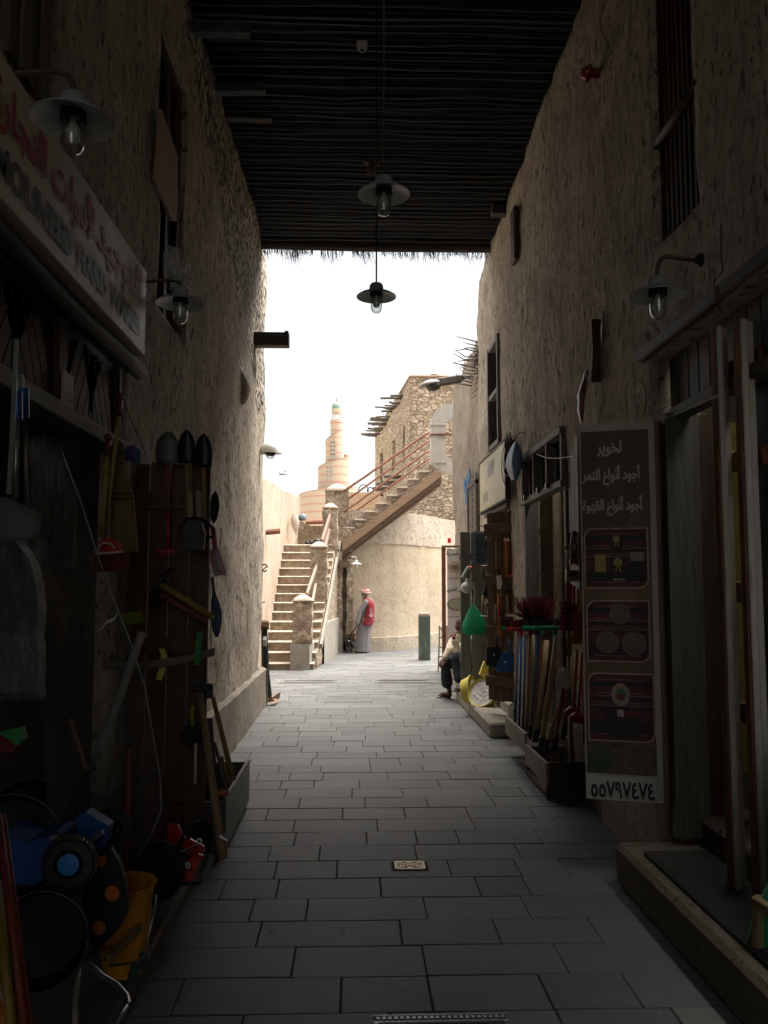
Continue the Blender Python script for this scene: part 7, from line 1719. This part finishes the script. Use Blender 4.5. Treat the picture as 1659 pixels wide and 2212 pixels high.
# black fender with orange reflectors
t = thing('barrow_fender', 'curved black plastic fender with three orange discs before the yellow bucket', 'fender', P3_(600, 1780, 3.25)); b = B()
L_ = [(560, 1195), (650, 1180), (700, 1260), (735, 1380), (752, 1500), (740, 1580), (700, 1650), (640, 1720), (560, 1775), (505, 1700), (480, 1500), (500, 1300)]
b.prism([P3_(*q, 3.28) for q in L_], (0, .03, 0)); mesh('fender', b, m_black, t)
for (x, y, r_) in ((597, 1256, 30), (658, 1445, 41), (582, 1646, 38)):
    b = B(); b.lathe([(0, -.004), (r_ * K / F * 3.28 * .95, -.003), (r_ * K / F * 3.28, .0)], P3_(x, y, 3.27), 24, (R(90), 0, 0), (.85 if r_ < 35 else 1, 1)); mesh('reflector', b, m_oran, t, smooth='auto')
def wheel_(name, c, r, hub, mh, rotz, label, wd=.05, cat='wheel', grp=None):
    t = thing(name, label, cat, c, grp); Rm = Euler((R(90), 0, rotz)).to_matrix(); b = B(); b.lathe([(r * .55, -wd / 2), (r * .9, -wd / 2), (r, -wd * .3), (r, wd * .3), (r * .9, wd / 2), (r * .55, wd / 2)], c, 40, Rm)
    for k in range(40):
        th = k * math.pi / 20; p = c + Rm @ Vector((math.cos(th) * r, math.sin(th) * r, 0)); d = (p - c).normalized(); b.beam(p - Rm @ Vector((0, 0, wd * .36)), p + Rm @ Vector((0, 0, wd * .36)), .008, .008)
    mesh('tyre', b, M('tyre', (.022, .022, .022), rough=.45, var=.2), t, smooth='auto')
    b = B(); b.lathe([(0, -wd / 2 - .004), (hub * .2, -wd / 2 - .004), (hub, -wd / 2), (r * .56, -wd * .3), (r * .56, wd * .3)], c, 30, Rm, (1, 1)); mesh('rim', b, m_black, t, smooth='auto')
    b = B(); b.lathe([(0, wd / 2 + .006), (hub, wd / 2 + .004), (hub, wd * .2)], c, 26, Rm); b.lathe([(0, wd / 2 + .010), (hub * .12, wd / 2 + .010), (hub * .12, wd / 2)], c, 12, Rm); mesh('hub', b, mh, t, smooth='auto'); return t
kpx = K / F
m_hubb = M('hub_blue', (.03, .20, .50), rough=.35)
wheel_('spare_tyre', P3_(410, 1262, 3.05), 143 * kpx * 3.05, 59 * kpx * 3.05, m_hubb, R(8), 'black ribbed wheel with a blue hub cap in front of the blue mower body', grp='ribbed wheels of the mowers')
wheel_('spare_tyre', P3_(645, 1062, 3.5), 112 * kpx * 3.5, .02, m_black, R(25), 'black ribbed wheel without blue hub cap, higher behind the blue body', grp='ribbed wheels of the mowers')
m_bb_ = M('mower_blue', (.012, .07, .26), rough=.55, var=.15)
t = thing('garden_mower', 'blue plastic mower housing between the two ribbed wheels', 'mower', P3_(540, 1200, 3.3)); b = B(); b.prism([P3_(*q, 3.3) for q in ((440, 1000), (505, 965), (640, 1050), (628, 1130), (590, 1215), (500, 1210), (455, 1100))], (0, .07, 0)); mesh('housing', b, m_bb_, t); b = B(); b.tube([P3_(520, 1150, 3.26), P3_(605, 1080, 3.26)], .010, 8); mesh('lever', b, m_steel, t)
t = thing('garden_mower', 'large dim blue mower housing in the darkest corner by the red rod', 'mower', P3_(150, 1400, 3.15)); b = B(); b.prism([P3_(*q, 3.2) for q in ((20, 1095), (150, 1150), (300, 1105), (345, 1120), (330, 1330), (200, 1400), (30, 1380))], (0, .2, 0)); mesh('housing', b, m_bb_, t)
b = B(); b.tube([P3_(300, 1125, 3.18), P3_(350, 1110, 3.18)], .015, 8); mesh('bolt_cap', b, m_steel, t, smooth='auto')
for (cx, cy, r_, Y, lab) in ((170, 1090, 290, 3.9, 'dark round wheelbarrow tray rim, the one set farther in'), (40, 1180, 290, 3.4, 'dark round wheelbarrow tray rim, the one nearer the photographer'), (225, 1730, 262, 2.9, 'biggest dark round tray lying low in front of the mower wheels')):
    t = thing('barrow_tray', lab, 'tray', P3_(cx, cy, Y), 'dark round trays'); b = B(); c = P3_(cx, cy, Y); rw = r_ * kpx * Y; Rm = Euler((R(82), 0, R(12))).to_matrix(); b.lathe([(rw, 0), (rw * .97, -.02), (rw * .85, -.09), (0, -.11)], c, 40, Rm); mesh('bowl', b, M('tray_black', (.010, .011, .012), rough=.7, var=.2), t, smooth='auto'); b = B(); b.tube([c + Rm @ Vector((rw * math.cos(i * math.pi / 20), rw * math.sin(i * math.pi / 20), 0)) for i in range(41)], .005, 6); mesh('rim', b, M('rim_grey', (.03, .032, .032), rough=.4), t, smooth=True)
# rods at the corner
for (A, Cc, Y0, Y1, r, mt, lab) in (((-10, 980), (150, 2260), 2.7, 2.35, .012, M('rod_red', (.20, .035, .02), rough=.5), 'red rod leaning at the dark corner of the shop'), ((20, 980), (185, 2260), 2.72, 2.37, .008, MATS['rod_red'], 'thinner red rod touching the first one'),
        ((-20, 1380), (70, 2260), 2.6, 2.35, .014, M('rod_yellow', (.26, .19, .03), rough=.5), 'yellow rod at the outermost corner'), ((-40, 1950), (30, 2260), 2.5, 2.35, .016, m_oran, 'orange rod end low at the outermost corner'),
        ((752, 600), (738, 1340), 4.3, 3.9, .011, m_redp, 'bright red stick standing between the clear sheet and the mower'), ((410, 420), (510, 720), 4.6, 4.6, .013, m_tan, 'dim tan handle deep in the shop behind the sheet')):
    a = P3_(*A, Y0); c = P3_(*Cc, Y1); b = B(); b.tube([a, c], r, 8); single('garden_stick', b, mt, lab, 'stick', 'loose rods in the west shop front', smooth=True)
b = B(); b.tube([P3_(*q, Y) for (q, Y) in (((510, 1850), 3.0), ((600, 1930), 3.0), ((690, 1985), 2.95), ((745, 2050), 2.9), ((755, 2100), 2.85), ((725, 2140), 2.8), ((665, 2240), 2.7))], .010, 9); t = thing('chrome_handle', 'bent chrome handle tube low before the bucket', 'handle', P3_(700, 2150, 2.85)); mesh('tube', b, m_steel, t, smooth=True)
b = B(); b.tube([P3_(735, 2115, 2.84), P3_(770, 2110, 2.84)], .014, 8); mesh('knob', b, m_black, t, smooth='auto')
b = B(); b.tube([P3_(460, 1890, 2.9), P3_(448, 2000, 2.85), P3_(440, 2260, 2.7)], .010, 8); single('cream_tube', b, M('tube_cream', (.22, .20, .16), rough=.4), 'cream coloured tube standing before the big dark tray', 'tube', smooth=True)
b = B(); b.prism([P3_(*q, 2.9) for q in ((-20, 500), (120, 468), (138, 540), (95, 580), (60, 545))], (0, .04, 0)); t = thing('dust_brush', 'small green and red brush hanging at the photo edge below the wrapped sack', 'brush', P3_(60, 540, 2.9)); mesh('back', b, M('brush_green', (.03, .22, .07), rough=.5), t); b = B(); b.prism([P3_(*q, 2.92) for q in ((-20, 500), (60, 545), (95, 580), (80, 620), (-20, 600))], (0, .05, 0)); mesh('bristles', b, m_bristR, t)
b = B(); b.beam(P3_(640, 1830, 3.3), P3_(820, 1640, 3.5), .02, .03); single('tan_slat', b, m_tan, 'thin wooden slat lying aslant over the bucket front', 'slat')

# ---- along the west wall to the corner
b = B(); n = 14; rows = []
for i in range(13):
    v = i / 12; q = q2(lerp(1418, 1440, v), lerp(310, 535, v)); p = P(q, 9.4); r_ = .015 + .10 * math.sin(min(1, v * 1.05) * math.pi) ** .6
    rows.append([(p.x - .02 + r_ * .8 * math.cos(2 * math.pi * j / n) * (1 + .15 * math.sin(3 * j + i)), 9.4 + r_ * math.sin(2 * math.pi * j / n), p.z) for j in range(n + 1)])
t = thing('plastic_bag', 'small clear plastic bag with something reddish hanging on the west wall', 'bag', P(q2(1430, 530), 9.4)); b.sheet(rows); mesh('bag', b, film('bag_clear', (.45, .40, .38), .6, .25), t, smooth=True); b = B(); b.ball(P(q2(1422, 440), 9.42), (.06, .07, .17), 12, 9, .3); mesh('contents', b, M('contents_red', (.17, .075, .06), rough=.8), t, smooth=True)
b = B(); b.tube([P(q2(1400, 205), 9.3), P(q2(1408, 260), 9.35), P(q2(1416, 315), 9.4)], .004, 5); mesh('string', b, m_black, t)
t = thing('rolled_umbrella', 'dark green weathered post leaning on the west wall corner with frayed top', 'post', P3_(1575, 285, 12.1)); b = B(); b.tube([P(q2(1552, 1850), 12.1), P(q3(1560, 150), 12.1), P(q3(1572, 290), 12.1)], [.045, .055, .065], 10); mesh('post', b, M('post_green', (.022, .03, .022), rough=.7), t, smooth='auto'); b = B(); b.ball(P(q2(1553, 1832), 12.1), (.065, .06, .07), 12, 9, .6); mesh('frayed_top', b, M('frayed_brown', (.12, .06, .025), rough=.9), t, smooth=True)
b = B(); b.tube([P(q2(1548, 1925), 12.03), P(q2(1566, 1925), 12.03)], .07, 10); mesh('tie', b, m_steel, t)
t['label'] = 'dark weathered post with a frayed brown top leaning at the west wall corner'
t = thing('wooden_wedge', 'low wooden trestle block at the foot of the dark post', 'wood block', P3_(1600, 300, 12.2)); b = B(); b.prism([P3_(1560, 325, 12.0), P3_(1620, 325, 12.0), P3_(1640, 300, 12.35), P3_(1645, 262, 12.35), P3_(1600, 292, 12.1), P3_(1560, 290, 12.0)], (0, .12, 0)); mesh('block', b, m_brownw, t)
for k, (x, y, lab) in enumerate(((1540, 1510, 'small rusty ring hook at the wall corner, upper one'), (1535, 1700, 'thin nail hook at the wall corner, lower one'))):
    b = B(); c = P(q2(x, y), 11.9); b.tube([c + Vector((-.1, 0, -.03)), c + Vector((0, -.02, 0)), c + Vector((.05, 0, .05 if k == 0 else .02))], .008, 5)
    if k == 0: b.tube([c + Vector((.03 + .04 * math.cos(i * .7), 0, .04 + .05 * math.sin(i * .7))) for i in range(9)], .012, 6)
    single('wall_hook', b, m_rust, lab, 'hook', 'rusty hooks at the west wall corner')
def wireW(qs_, X, r, label): 
    b = B(); b.tube([PX(q, X) for q in qs_], r, 5); single('wire', b, m_dark, label, 'wire', 'thin wires on the west wall')
wireW([q1(1040, 700), q1(1045, 900), q1(1050, 1150), q1(1035, 1400), q1(1020, 1550)], -1.25, .004, 'dark lamp wire running down from the upper window')
wireW([q2(575, 130), q2(650, 330), q2(760, 600), q2(850, 810)], -1.20, .0025, 'fine cord slanting from the sign corner to the shovels')
# ================================================================= people (bodies fused into one surface)
m_skin = M('skin_brown', (.20, .105, .065), rough=.55, var=.12, scale=12, bump=.15)
m_skind = M('skin_dark', (.095, .052, .036), rough=.5, var=.15, scale=12, bump=.15)
def fused(name, b, mat, parent, vox=.008, sm=4, smooth=True):
    o = mesh(name, b, mat, parent, smooth=smooth)
    r = o.modifiers.new('fuse', 'REMESH'); r.mode = 'VOXEL'; r.voxel_size = vox; r.use_smooth_shade = True
    s = o.modifiers.new('soft', 'SMOOTH'); s.factor = .5; s.iterations = sm
    return o
def limb(b, pts, rs, n=12):
    b.tube(pts, rs, n)
    for p, r in zip(pts, rs): b.ball(p, r, n, 8)
def hand(b, w, d, pn, s=1.0, curl=.5, side=1, L=.085):
    """w wrist, d pointing direction of the palm, pn palm normal; five separate fingers"""
    w = Vector(w); d = Vector(d).normalized(); pn = Vector(pn); pn = (pn - d * pn.dot(d)).normalized(); a = d.cross(pn).normalized() * side
    palm = w + d * .045 * s
    for k in range(4): b.tube([w + a * (k - 1.5) * .010 * s, w + d * .085 * s + a * (k - 1.5) * .020 * s], .0125 * s, 8)
    b.ball(palm, .022 * s, 10, 8)
    for k, ln in enumerate((.070, .080, .075, .058)):
        p = w + d * .085 * s + a * (1.5 - k) * .020 * s; dd = d.copy(); pts = [p]
        for j in range(3):
            dd = (dd + pn * curl * (.35 + .25 * j)).normalized(); p = p + dd * ln * s * (.45, .32, .25)[j]; pts.append(p)
        b.tube(pts, [.0095 * s, .009 * s, .008 * s, .0065 * s], 8); b.ball(pts[-1], .0065 * s, 8, 6)
    p = w + d * .028 * s + a * .022 * s; t1 = p + (a * .9 + d * .5 + pn * .25).normalized() * .035 * s; t2 = t1 + (d * .9 + a * .2 + pn * .4).normalized() * .032 * s
    b.tube([p, t1, t2], [.012 * s, .010 * s, .0075 * s], 8); b.ball(t2, .0075 * s, 8, 6)
def head_(b, c, f, up=(0, 0, 1), s=1.0):
    """c = head centre, f = facing direction"""
    c = Vector(c); f = Vector(f).normalized(); up = Vector(up); up = (up - f * up.dot(f)).normalized(); l = up.cross(f)
    def q(x, y, z): return c + (f * x + l * y + up * z) * s
    Rm = Matrix((f, l, up)).transposed()
    def ell(x, y, z, rx, ry, rz, n=16, m=12):
        bb = B(); bb.ball((0, 0, 0), 1, n, m); b.add([q(x, y, z) + Rm @ Vector((v.x * rx * s, v.y * ry * s, v.z * rz * s)) for v in bb.v], bb.f)
    ell(-.012, 0, .025, .094, .075, .088); ell(.028, 0, -.035, .058, .056, .075); ell(.055, 0, -.082, .026, .026, .024)     # skull, face, chin
    ell(.078, 0, .022, .016, .052, .012); ell(.074, .033, -.016, .018, .02, .014); ell(.074, -.033, -.016, .018, .02, .014)    # brow, cheeks
    b.tube([q(.082, 0, .012), q(.098, 0, -.012), q(.106, 0, -.028)], [.008 * s, .011 * s, .014 * s], 8); ell(.100, 0, -.031, .015, .018, .010)
    ell(.084, 0, -.055, .014, .024, .006); ell(.082, 0, -.064, .013, .021, .006)                        # lips
    for sd in (-1, 1): ell(-.010, sd * .077, -.008, .018, .010, .032, 12, 8)                              # ears
    b.tube([q(-.02, 0, -.06), q(-.03, 0, -.14)], [.055 * s, .052 * s], 14)                                # neck
    return q, ell

# ---------------- standing man in the red vest
t = thing('person', 'old man in red vest, grey robe and red checked turban, standing back turned', 'person', (.22, 21.25, 0))
Y0 = 21.25; k_ = Y0 / F
def W_(x, y, dy=0.0):      # close-up pixel -> world, dy = offset in depth
    return P((731.9 + .0827 * x, 1246.9 + .0827 * y), Y0 + dy)
ZB = W_(600, 1955).z; ZK = 1.0
fd = Vector((-.86, .5, 0)).normalized(); lf = Vector((-fd.y, fd.x, 0))     # facing, his left
b = B()
ch = W_(690, 430); ch = Vector((ch.x, Y0, ch.z)); q, ell = head_(b, ch, Vector((-.95, .32, -.05)), s=.93)
sh = W_(760, 620); chest = Vector((.36, Y0, 1.15)); hip = Vector((.29, Y0, .80))
limb(b, [Vector((ch.x + .03, Y0, ch.z - .10)), Vector((.36, Y0, 1.26)), Vector((.345, Y0, 1.08)), hip], [.055, .10, .13, .13])
sL = Vector((.36, Y0, 1.24)) + lf * .15; sR = Vector((.36, Y0, 1.24)) - lf * .15
eL = W_(560, 900, -.16); wL = W_(478, 1215, -.20); eR = W_(820, 900, .18); wR = W_(700, 1230, .30)
limb(b, [sL, eL, wL], [.055, .042, .030]); limb(b, [sR, eR, wR], [.055, .042, .030])
limb(b, [hip + lf * .08, Vector((.25, Y0 - .05, .42)), Vector((.21, Y0 - .05, .09))], [.09, .06, .042]); limb(b, [hip - lf * .08, Vector((.28, Y0 + .08, .42)), Vector((.26, Y0 + .08, .09))], [.09, .06, .042])
for (x, y) in ((.21, Y0 - .05), (.26, Y0 + .08)):
    b.tube([Vector((x + .03, y, .05)), Vector((x, y, .045)) + fd * .10, Vector((x, y, .035)) + fd * .17], [.042, .04, .028], 10)
hd = Vector((-.25, -.05, -1)); hand(b, wL, hd, (-.6, .7, 0), .95, 1.1, 1); hand(b, wR, hd, (-.6, .7, 0), .95, 1.1, -1)
fused('body', b, m_skin, t, .009, 3)
b = B()
for sd in (-1, 1): b.ball(q(.083, sd * .032, -.001), .011, 10, 8)
mesh('eye', b, M('eye_dark', (.03, .02, .015), rough=.2), t, smooth=True)
def garment(b, rings, n=26, fold=.0, seed=0, close=True):
    """rings: (centre, rx, ry, angle)"""
    rows = []
    for i, (c, rx, ry, fo) in enumerate(rings):
        c = Vector(c); rows.append([c + Vector((math.cos(2 * math.pi * j / n) * rx, math.sin(2 * math.pi * j / n) * ry, 0)) * (1 + fo * noise.noise(Vector((math.cos(2 * math.pi * j / n) * 2.4, math.sin(2 * math.pi * j / n) * 2.4, seed + i * .12)))) for j in range(n)])
    k0 = len(b.v); vs = [p for r in rows for p in r]; fs = [(i * n + j, i * n + (j + 1) % n, (i + 1) * n + (j + 1) % n, (i + 1) * n + j) for i in range(len(rows) - 1) for j in range(n)]
    if close: fs += [tuple(range(n))[::-1], tuple((len(rows) - 1) * n + j for j in range(n))]
    b.add(vs, fs)
b = B(); R_ = []
for (xl_, xr_, y, ry, fo) in ((392, 840, 1950, .19, .16), (395, 842, 1850, .185, .16), (410, 840, 1700, .18, .15), (430, 842, 1550, .17, .13), (455, 850, 1400, .165, .10), (490, 870, 1270, .16, .06), (560, 880, 1100, .15, .04), (600, 900, 900, .14, .03), (590, 915, 740, .135, .02), (620, 900, 640, .12, .0), (680, 830, 560, .08, 0)):
    a = W_(xl_, y); c_ = W_(xr_, y); R_.append((Vector(((a.x + c_.x) / 2, Y0, max(.035, a.z))), (c_.x - a.x) / 2, ry, fo))
garment(b, R_, 40, seed=3); limb(b, [sL, eL, wL + Vector((.0, 0, .02))], [.075, .063, .052]); limb(b, [sR, eR, wR + Vector((0, 0, .02))], [.075, .063, .052])
b.tube([Vector((ch.x + .03, Y0, ch.z - .085)), Vector((ch.x + .035, Y0, ch.z - .13))], [.06, .075], 16)
fused('robe', b, M('robe_grey', (.16, .15, .155), rough=.85, var=.08, scale=5, bump=.3), t, .012, 3)
b = B(); R_ = []
for (xl_, xr_, y, ry) in ((562, 884, 1250, .195), (575, 905, 1150, .19), (620, 918, 1000, .185), (650, 925, 850, .18), (630, 925, 720, .175), (612, 900, 640, .16), (600, 850, 590, .13), (655, 800, 545, .085)):
    a = W_(xl_, y); c_ = W_(xr_, y); R_.append((Vector(((a.x + c_.x) / 2 + .01, Y0, a.z)), (c_.x - a.x) / 2, ry, .03))
garment(b, R_, 40, seed=9)
fused('vest', b, M('vest_red', (.20, .014, .024), rough=.75, var=.15, scale=6, bump=.4), t, .010, 3)
b = B()      # white print on the back of the vest
def wp(x, y): return W_(x, y, -.215 + .10 * max(0, (x - 780) / 140))
c0 = wp(835, 1030)
for (pts) in ([(832, 800), (845, 850), (838, 868)], [(805, 880), (835, 872), (850, 892), (878, 885)], [(835, 905), (850, 925), (825, 945), (850, 955), (872, 938)], [(788, 985), (830, 990), (888, 992)], [(800, 1022), (840, 1030), (885, 1035)]):
    b.tube([wp(*p) for p in pts], .0045, 5)
for (x, y) in ((815, 862), (868, 915), (800, 1000), (845, 1005), (878, 1010)): b.ball(wp(x, y), .006, 8, 6)
mesh('vest_emblem', b, M('print_white', (.60, .55, .55), rough=.7), t)
b = B()      # turban wraps
for k, (dz, rr_, th_) in enumerate(((.030, .085, .030), (.052, .080, .032), (.075, .068, .034), (.098, .046, .034))):
    pts = [q(-.014 + math.cos(a_) * rr_ * 1.12, math.sin(a_) * rr_ * .95, dz + .012 * math.sin(a_ * 2 + k)) for a_ in [i * math.pi / 9 for i in range(19)]]; b.m = k % 2; b.tube(pts, th_ * .85, 10)
b.m = 1; b.ball(q(-.01, 0, .09), (.06, .06, .05), 14, 8)
mesh('turban', b, [M('turban_white', (.52, .42, .42), rough=.9, scale=40, bump=.6), M('turban_red', (.42, .12, .14), rough=.9, scale=40, var=.5, bump=.6)], t, smooth=True)
b = B(); b.tube([q(-.09, -.02, .035), q(-.13, -.03, .02), q(-.14, -.035, .035)], [.018, .012, .005], 8); mesh('turban_tail', b, MATS['turban_white'], t, smooth=True)
b = B(); bb = B(); 
for (x, y, z, r) in ((.065, 0, -.088, .032), (.055, .035, -.07, .024), (.055, -.035, -.07, .024), (.07, 0, -.11, .022), (.03, .055, -.05, .018), (.03, -.055, -.05, .018), (.092, .012, -.045, .009), (.092, -.012, -.045, .009)): b.ball(q(x, y, z), r * .95, 12, 8, .2)
fused('beard', b, M('beard_grey', (.40, .38, .36), rough=.95, scale=60, bump=.9), t, .006, 2)
b = B()
for (x, y) in ((.21, Y0 - .05), (.26, Y0 + .08)):
    c = Vector((x, y, .012)) + fd * .07; b.beam(c - fd * .13, c + fd * .13, .09, .02, bev=.008)
mesh('sandal', b, m_black, t)
# his wheelbarrow
t = thing('wheelbarrow', 'small dark wheelbarrow with a brown tray beside the man in the red vest', 'wheelbarrow', W_(300, 1960))
b = B(); zt_ = W_(300, 1480).z; zb_ = W_(300, 1600).z; xa, xb = W_(185, 1480).x, W_(440, 1480).x
b.prism([(xa, Y0 - .05, zt_), (xb, Y0 - .05, zt_), (xb - .03, Y0 - .0, zb_), (xa + .05, Y0 - .0, zb_)], (0, .5, 0)); mesh('tray', b, M('tray_brown', (.17, .09, .045), rough=.7), t)
for dy in (-.06, .42):
    b = B(); b.tube([W_(455, 1290, dy - .15 if dy < 0 else dy), W_(360, 1440, dy - .08 if dy < 0 else dy), W_(265, 1600, dy), W_(215, 1800, dy)], .018, 8); mesh('shaft', b, m_black, t, smooth=True)
b = B(); b.tube([W_(330, 1650, -.05), W_(240, 1800, -.05)], .013, 6); b.tube([W_(330, 1690, -.05), W_(400, 1850, -.05)], .013, 6); b.tube([W_(235, 1820, -.05), W_(370, 1958, -.05)], .012, 6); b.tube([W_(215, 1590, -.02), W_(213, 1958, -.02)], .012, 6); mesh('leg', b, m_black, t, smooth=True)
b = B(); b.box(W_(330, 1640, .1), (.22, .25, .05), bev=.01); b.tube([W_(320, 1740, .0), W_(318, 1820, .0)], .012, 6); mesh('frame', b, m_dark, t)
b = B(); c = W_(240, 1850, .25); b.lathe([(.05, -.025), (.13, -.02), (.14, 0), (.13, .02), (.05, .025)], (c.x, c.y, .14), 24, (0, R(90), R(60))); mesh('wheel', b, m_rubber, t, smooth='auto')
b = B(); b.ball(W_(265, 1665, -.08), .022, 10, 8); mesh('white_knob', b, m_wht, t, smooth=True)

# ---------------- seated man
t = thing('person', 'seated man in a cream shirt and dark trousers resting his chin on his hand', 'person', (1.55, 12.7, 0))
def S_(x, y, Y): return P(qs(x, y), Y)
hc = S_(545, 575, 12.62); fdir = Vector((-.72, -.62, -.30)).normalized()
b = B(); q, ell = head_(b, hc, fdir, s=.98)
sR = S_(405, 905, 12.72); sL = S_(690, 870, 12.62); eR = S_(330, 1060, 12.60); wR = S_(232, 1222, 12.56); eL = S_(490, 1075, 12.42); wL = S_(405, 815, 12.40)
limb(b, [hc + Vector((.02, .03, -.10)), S_(590, 850, 12.72), S_(620, 1010, 12.80), S_(660, 1200, 12.88)], [.055, .11, .14, .15])
limb(b, [sR, eR, wR], [.055, .042, .028]); limb(b, [sL, eL, wL], [.055, .042, .028])
hand(b, wR, S_(170, 1330, 12.50) - wR, (-.2, .3, -1), 1.0, .45, 1); hand(b, wL, (S_(455, 690, 12.46) - wL), (.8, .3, .1), 1.0, 1.5, -1)
kR = S_(235, 1330, 12.60); kL = S_(465, 1215, 12.40); aR = S_(330, 1880, 12.72); aL = S_(600, 1770, 12.32)
hp = S_(700, 1290, 12.92)
limb(b, [hp, kR, S_(300, 1720, 12.68), aR], [.09, .062, .042, .034]); limb(b, [hp + Vector((.1, 0, 0)), kL, S_(580, 1640, 12.36), aL], [.09, .062, .042, .034])
for (an, toe) in ((aR, PG(qs(110, 1965), .02)), (aL, PG(qs(470, 1845), .19))):
    an2 = Vector((an.x + .01, an.y, max(.06, toe.z + .04))); d = (Vector((toe.x, toe.y, toe.z + .02)) - an2); b.tube([an, an2, an2 + d * .5 + Vector((0, 0, .01)), an2 + d * .85], [.036, .042, .040, .030], 12)
    dd = Vector((d.x, d.y, 0)).normalized(); sd_ = Vector((-dd.y, dd.x, 0))
    for k in range(5): p = an2 + d * .82 + sd_ * (k - 2) * .017; b.tube([p, p + dd * (.045 - .005 * k)], [.012, .009], 7); b.ball(p + dd * (.045 - .005 * k), .009, 8, 6)
fused('body', b, m_skind, t, .0075, 2)
b = B()
for sd in (-1, 1): b.ball(q(.084, sd * .032, -.001), .011, 10, 8)
mesh('eye', b, MATS['eye_dark'], t, smooth=True)
b = B(); bb = B(); bb.ball((0, 0, 0), 1, 22, 14); l_ = Vector((0, 0, 1)).cross(fdir).normalized(); upv = fdir.cross(l_); Rm = Matrix((fdir, l_, upv)).transposed()
b.add([q(-.024, 0, .040) + Rm @ Vector((v.x * .092, v.y * .080, v.z * .080)) * (1 + .03 * noise.noise(v * 5)) for v in bb.v], bb.f); mesh('hair', b, M('hair_grey', (.10, .095, .095), rough=.95, scale=60, var=.5, bump=.9), t, smooth=True)
b = B(); b.tube([q(.094, -.02, -.046), q(.100, 0, -.043), q(.094, .02, -.046)], .006, 6); mesh('moustache', b, MATS['hair_grey'], t, smooth=True)
b = B()
limb(b, [S_(580, 830, 12.73), S_(615, 1000, 12.82), S_(640, 1140, 12.86)], [.13, .155, .165])
b.tube([sR, S_(560, 800, 12.7), sL], [.075, .10, .075], 14); limb(b, [sR, eR, wR + (eR - wR) * .12], [.078, .066, .048]); limb(b, [sL, eL, wL + (eL - wL) * .30], [.078, .066, .05])
b.rough(.012, 9); fused('shirt', b, M('shirt_cream', (.68, .60, .47), rough=.85, var=.14, scale=16, bump=.7, dist=.012), t, .010, 2)
b = B(); limb(b, [S_(440, 735, 12.52), S_(470, 760, 12.55)], [.035, .03]); 
b = B(); limb(b, [hp, hp.lerp(kR, .55), kR, S_(262, 1560, 12.64), S_(275, 1700, 12.68)], [.13, .105, .088, .083, .086]); limb(b, [hp + Vector((.1, 0, 0)), (hp + Vector((.1, 0, 0))).lerp(kL, .55), kL, S_(500, 1450, 12.38), S_(520, 1590, 12.36)], [.13, .105, .090, .083, .088]); limb(b, [S_(640, 1180, 12.88), hp], [.16, .15])
b.rough(.008, 8); fused('trousers', b, M('trousers_dark', (.025, .03, .038), rough=.8, var=.2, scale=8, bump=.6, dist=.01), t, .011, 3)
b = B(); p = wL + (eL - wL) * .22; d_ = (eL - wL).normalized(); b.tube([p - d_ * .012, p + d_ * .012], .036, 14); mesh('wrist_watch', b, m_black, t, smooth='auto')
b = B()
for (an, toe) in ((aR, PG(qs(70, 1985), .012)), (aL, PG(qs(425, 1862), .182))):
    z_ = max(.012, toe.z - .005); c = Vector(((an.x + toe.x) / 2 + .01, (an.y + toe.y) / 2, z_)); d = Vector((an.x - toe.x + .04, an.y - toe.y, 0)); z_ = toe.z; b.beam(c - d * .42, c + d * .42, .09, .018, bev=.008); e = c - d * .2; sd_ = Vector((-d.y, d.x, 0)).normalized(); b.tube([e + sd_ * .045, e + Vector((0, 0, .055)), e - sd_ * .045], .012, 7)
mesh('sandal', b, M('sandal_brown', (.05, .03, .02), rough=.6), t, smooth='auto')
b = B(); b.box((1.80, 12.95, .2), (.5, .5, .32), bev=.02); single('stone_block', b, MATS['step_pale'], 'low pale stone block on which the man rests, mostly behind the grey green leaf', 'stone block')
b = B(); a = S_(370, 760, 12.78); rows = []
b.ball(S_(372, 840, 12.85), (.035, .03, .075), 12, 9, .2); single('red_cloth', b, M('cloth_red', (.30, .04, .05), rough=.8), 'red cloth hanging behind the chin hand of the seated man', 'cloth', smooth=True)
# ================================================================= small traces on the paving
b = B(); rr = random.Random(77)
for k in range(240):
    x = rr.uniform(-.7, 1.5); y = rr.uniform(3.2, 15); s_ = rr.uniform(.002, .006)
    b.prism([(x + s_ * math.cos(i * 1.26 + k), y + s_ * math.sin(i * 1.26 + k), .006) for i in range(5)], (0, 0, rr.uniform(.001, .003)))
mesh('paving_grit', b, M('grit', (.30, .27, .22), rough=.95), loc=(0, 0, 0), kind='stuff', label='loose grit and crumbs scattered over the paving', cat='grit')
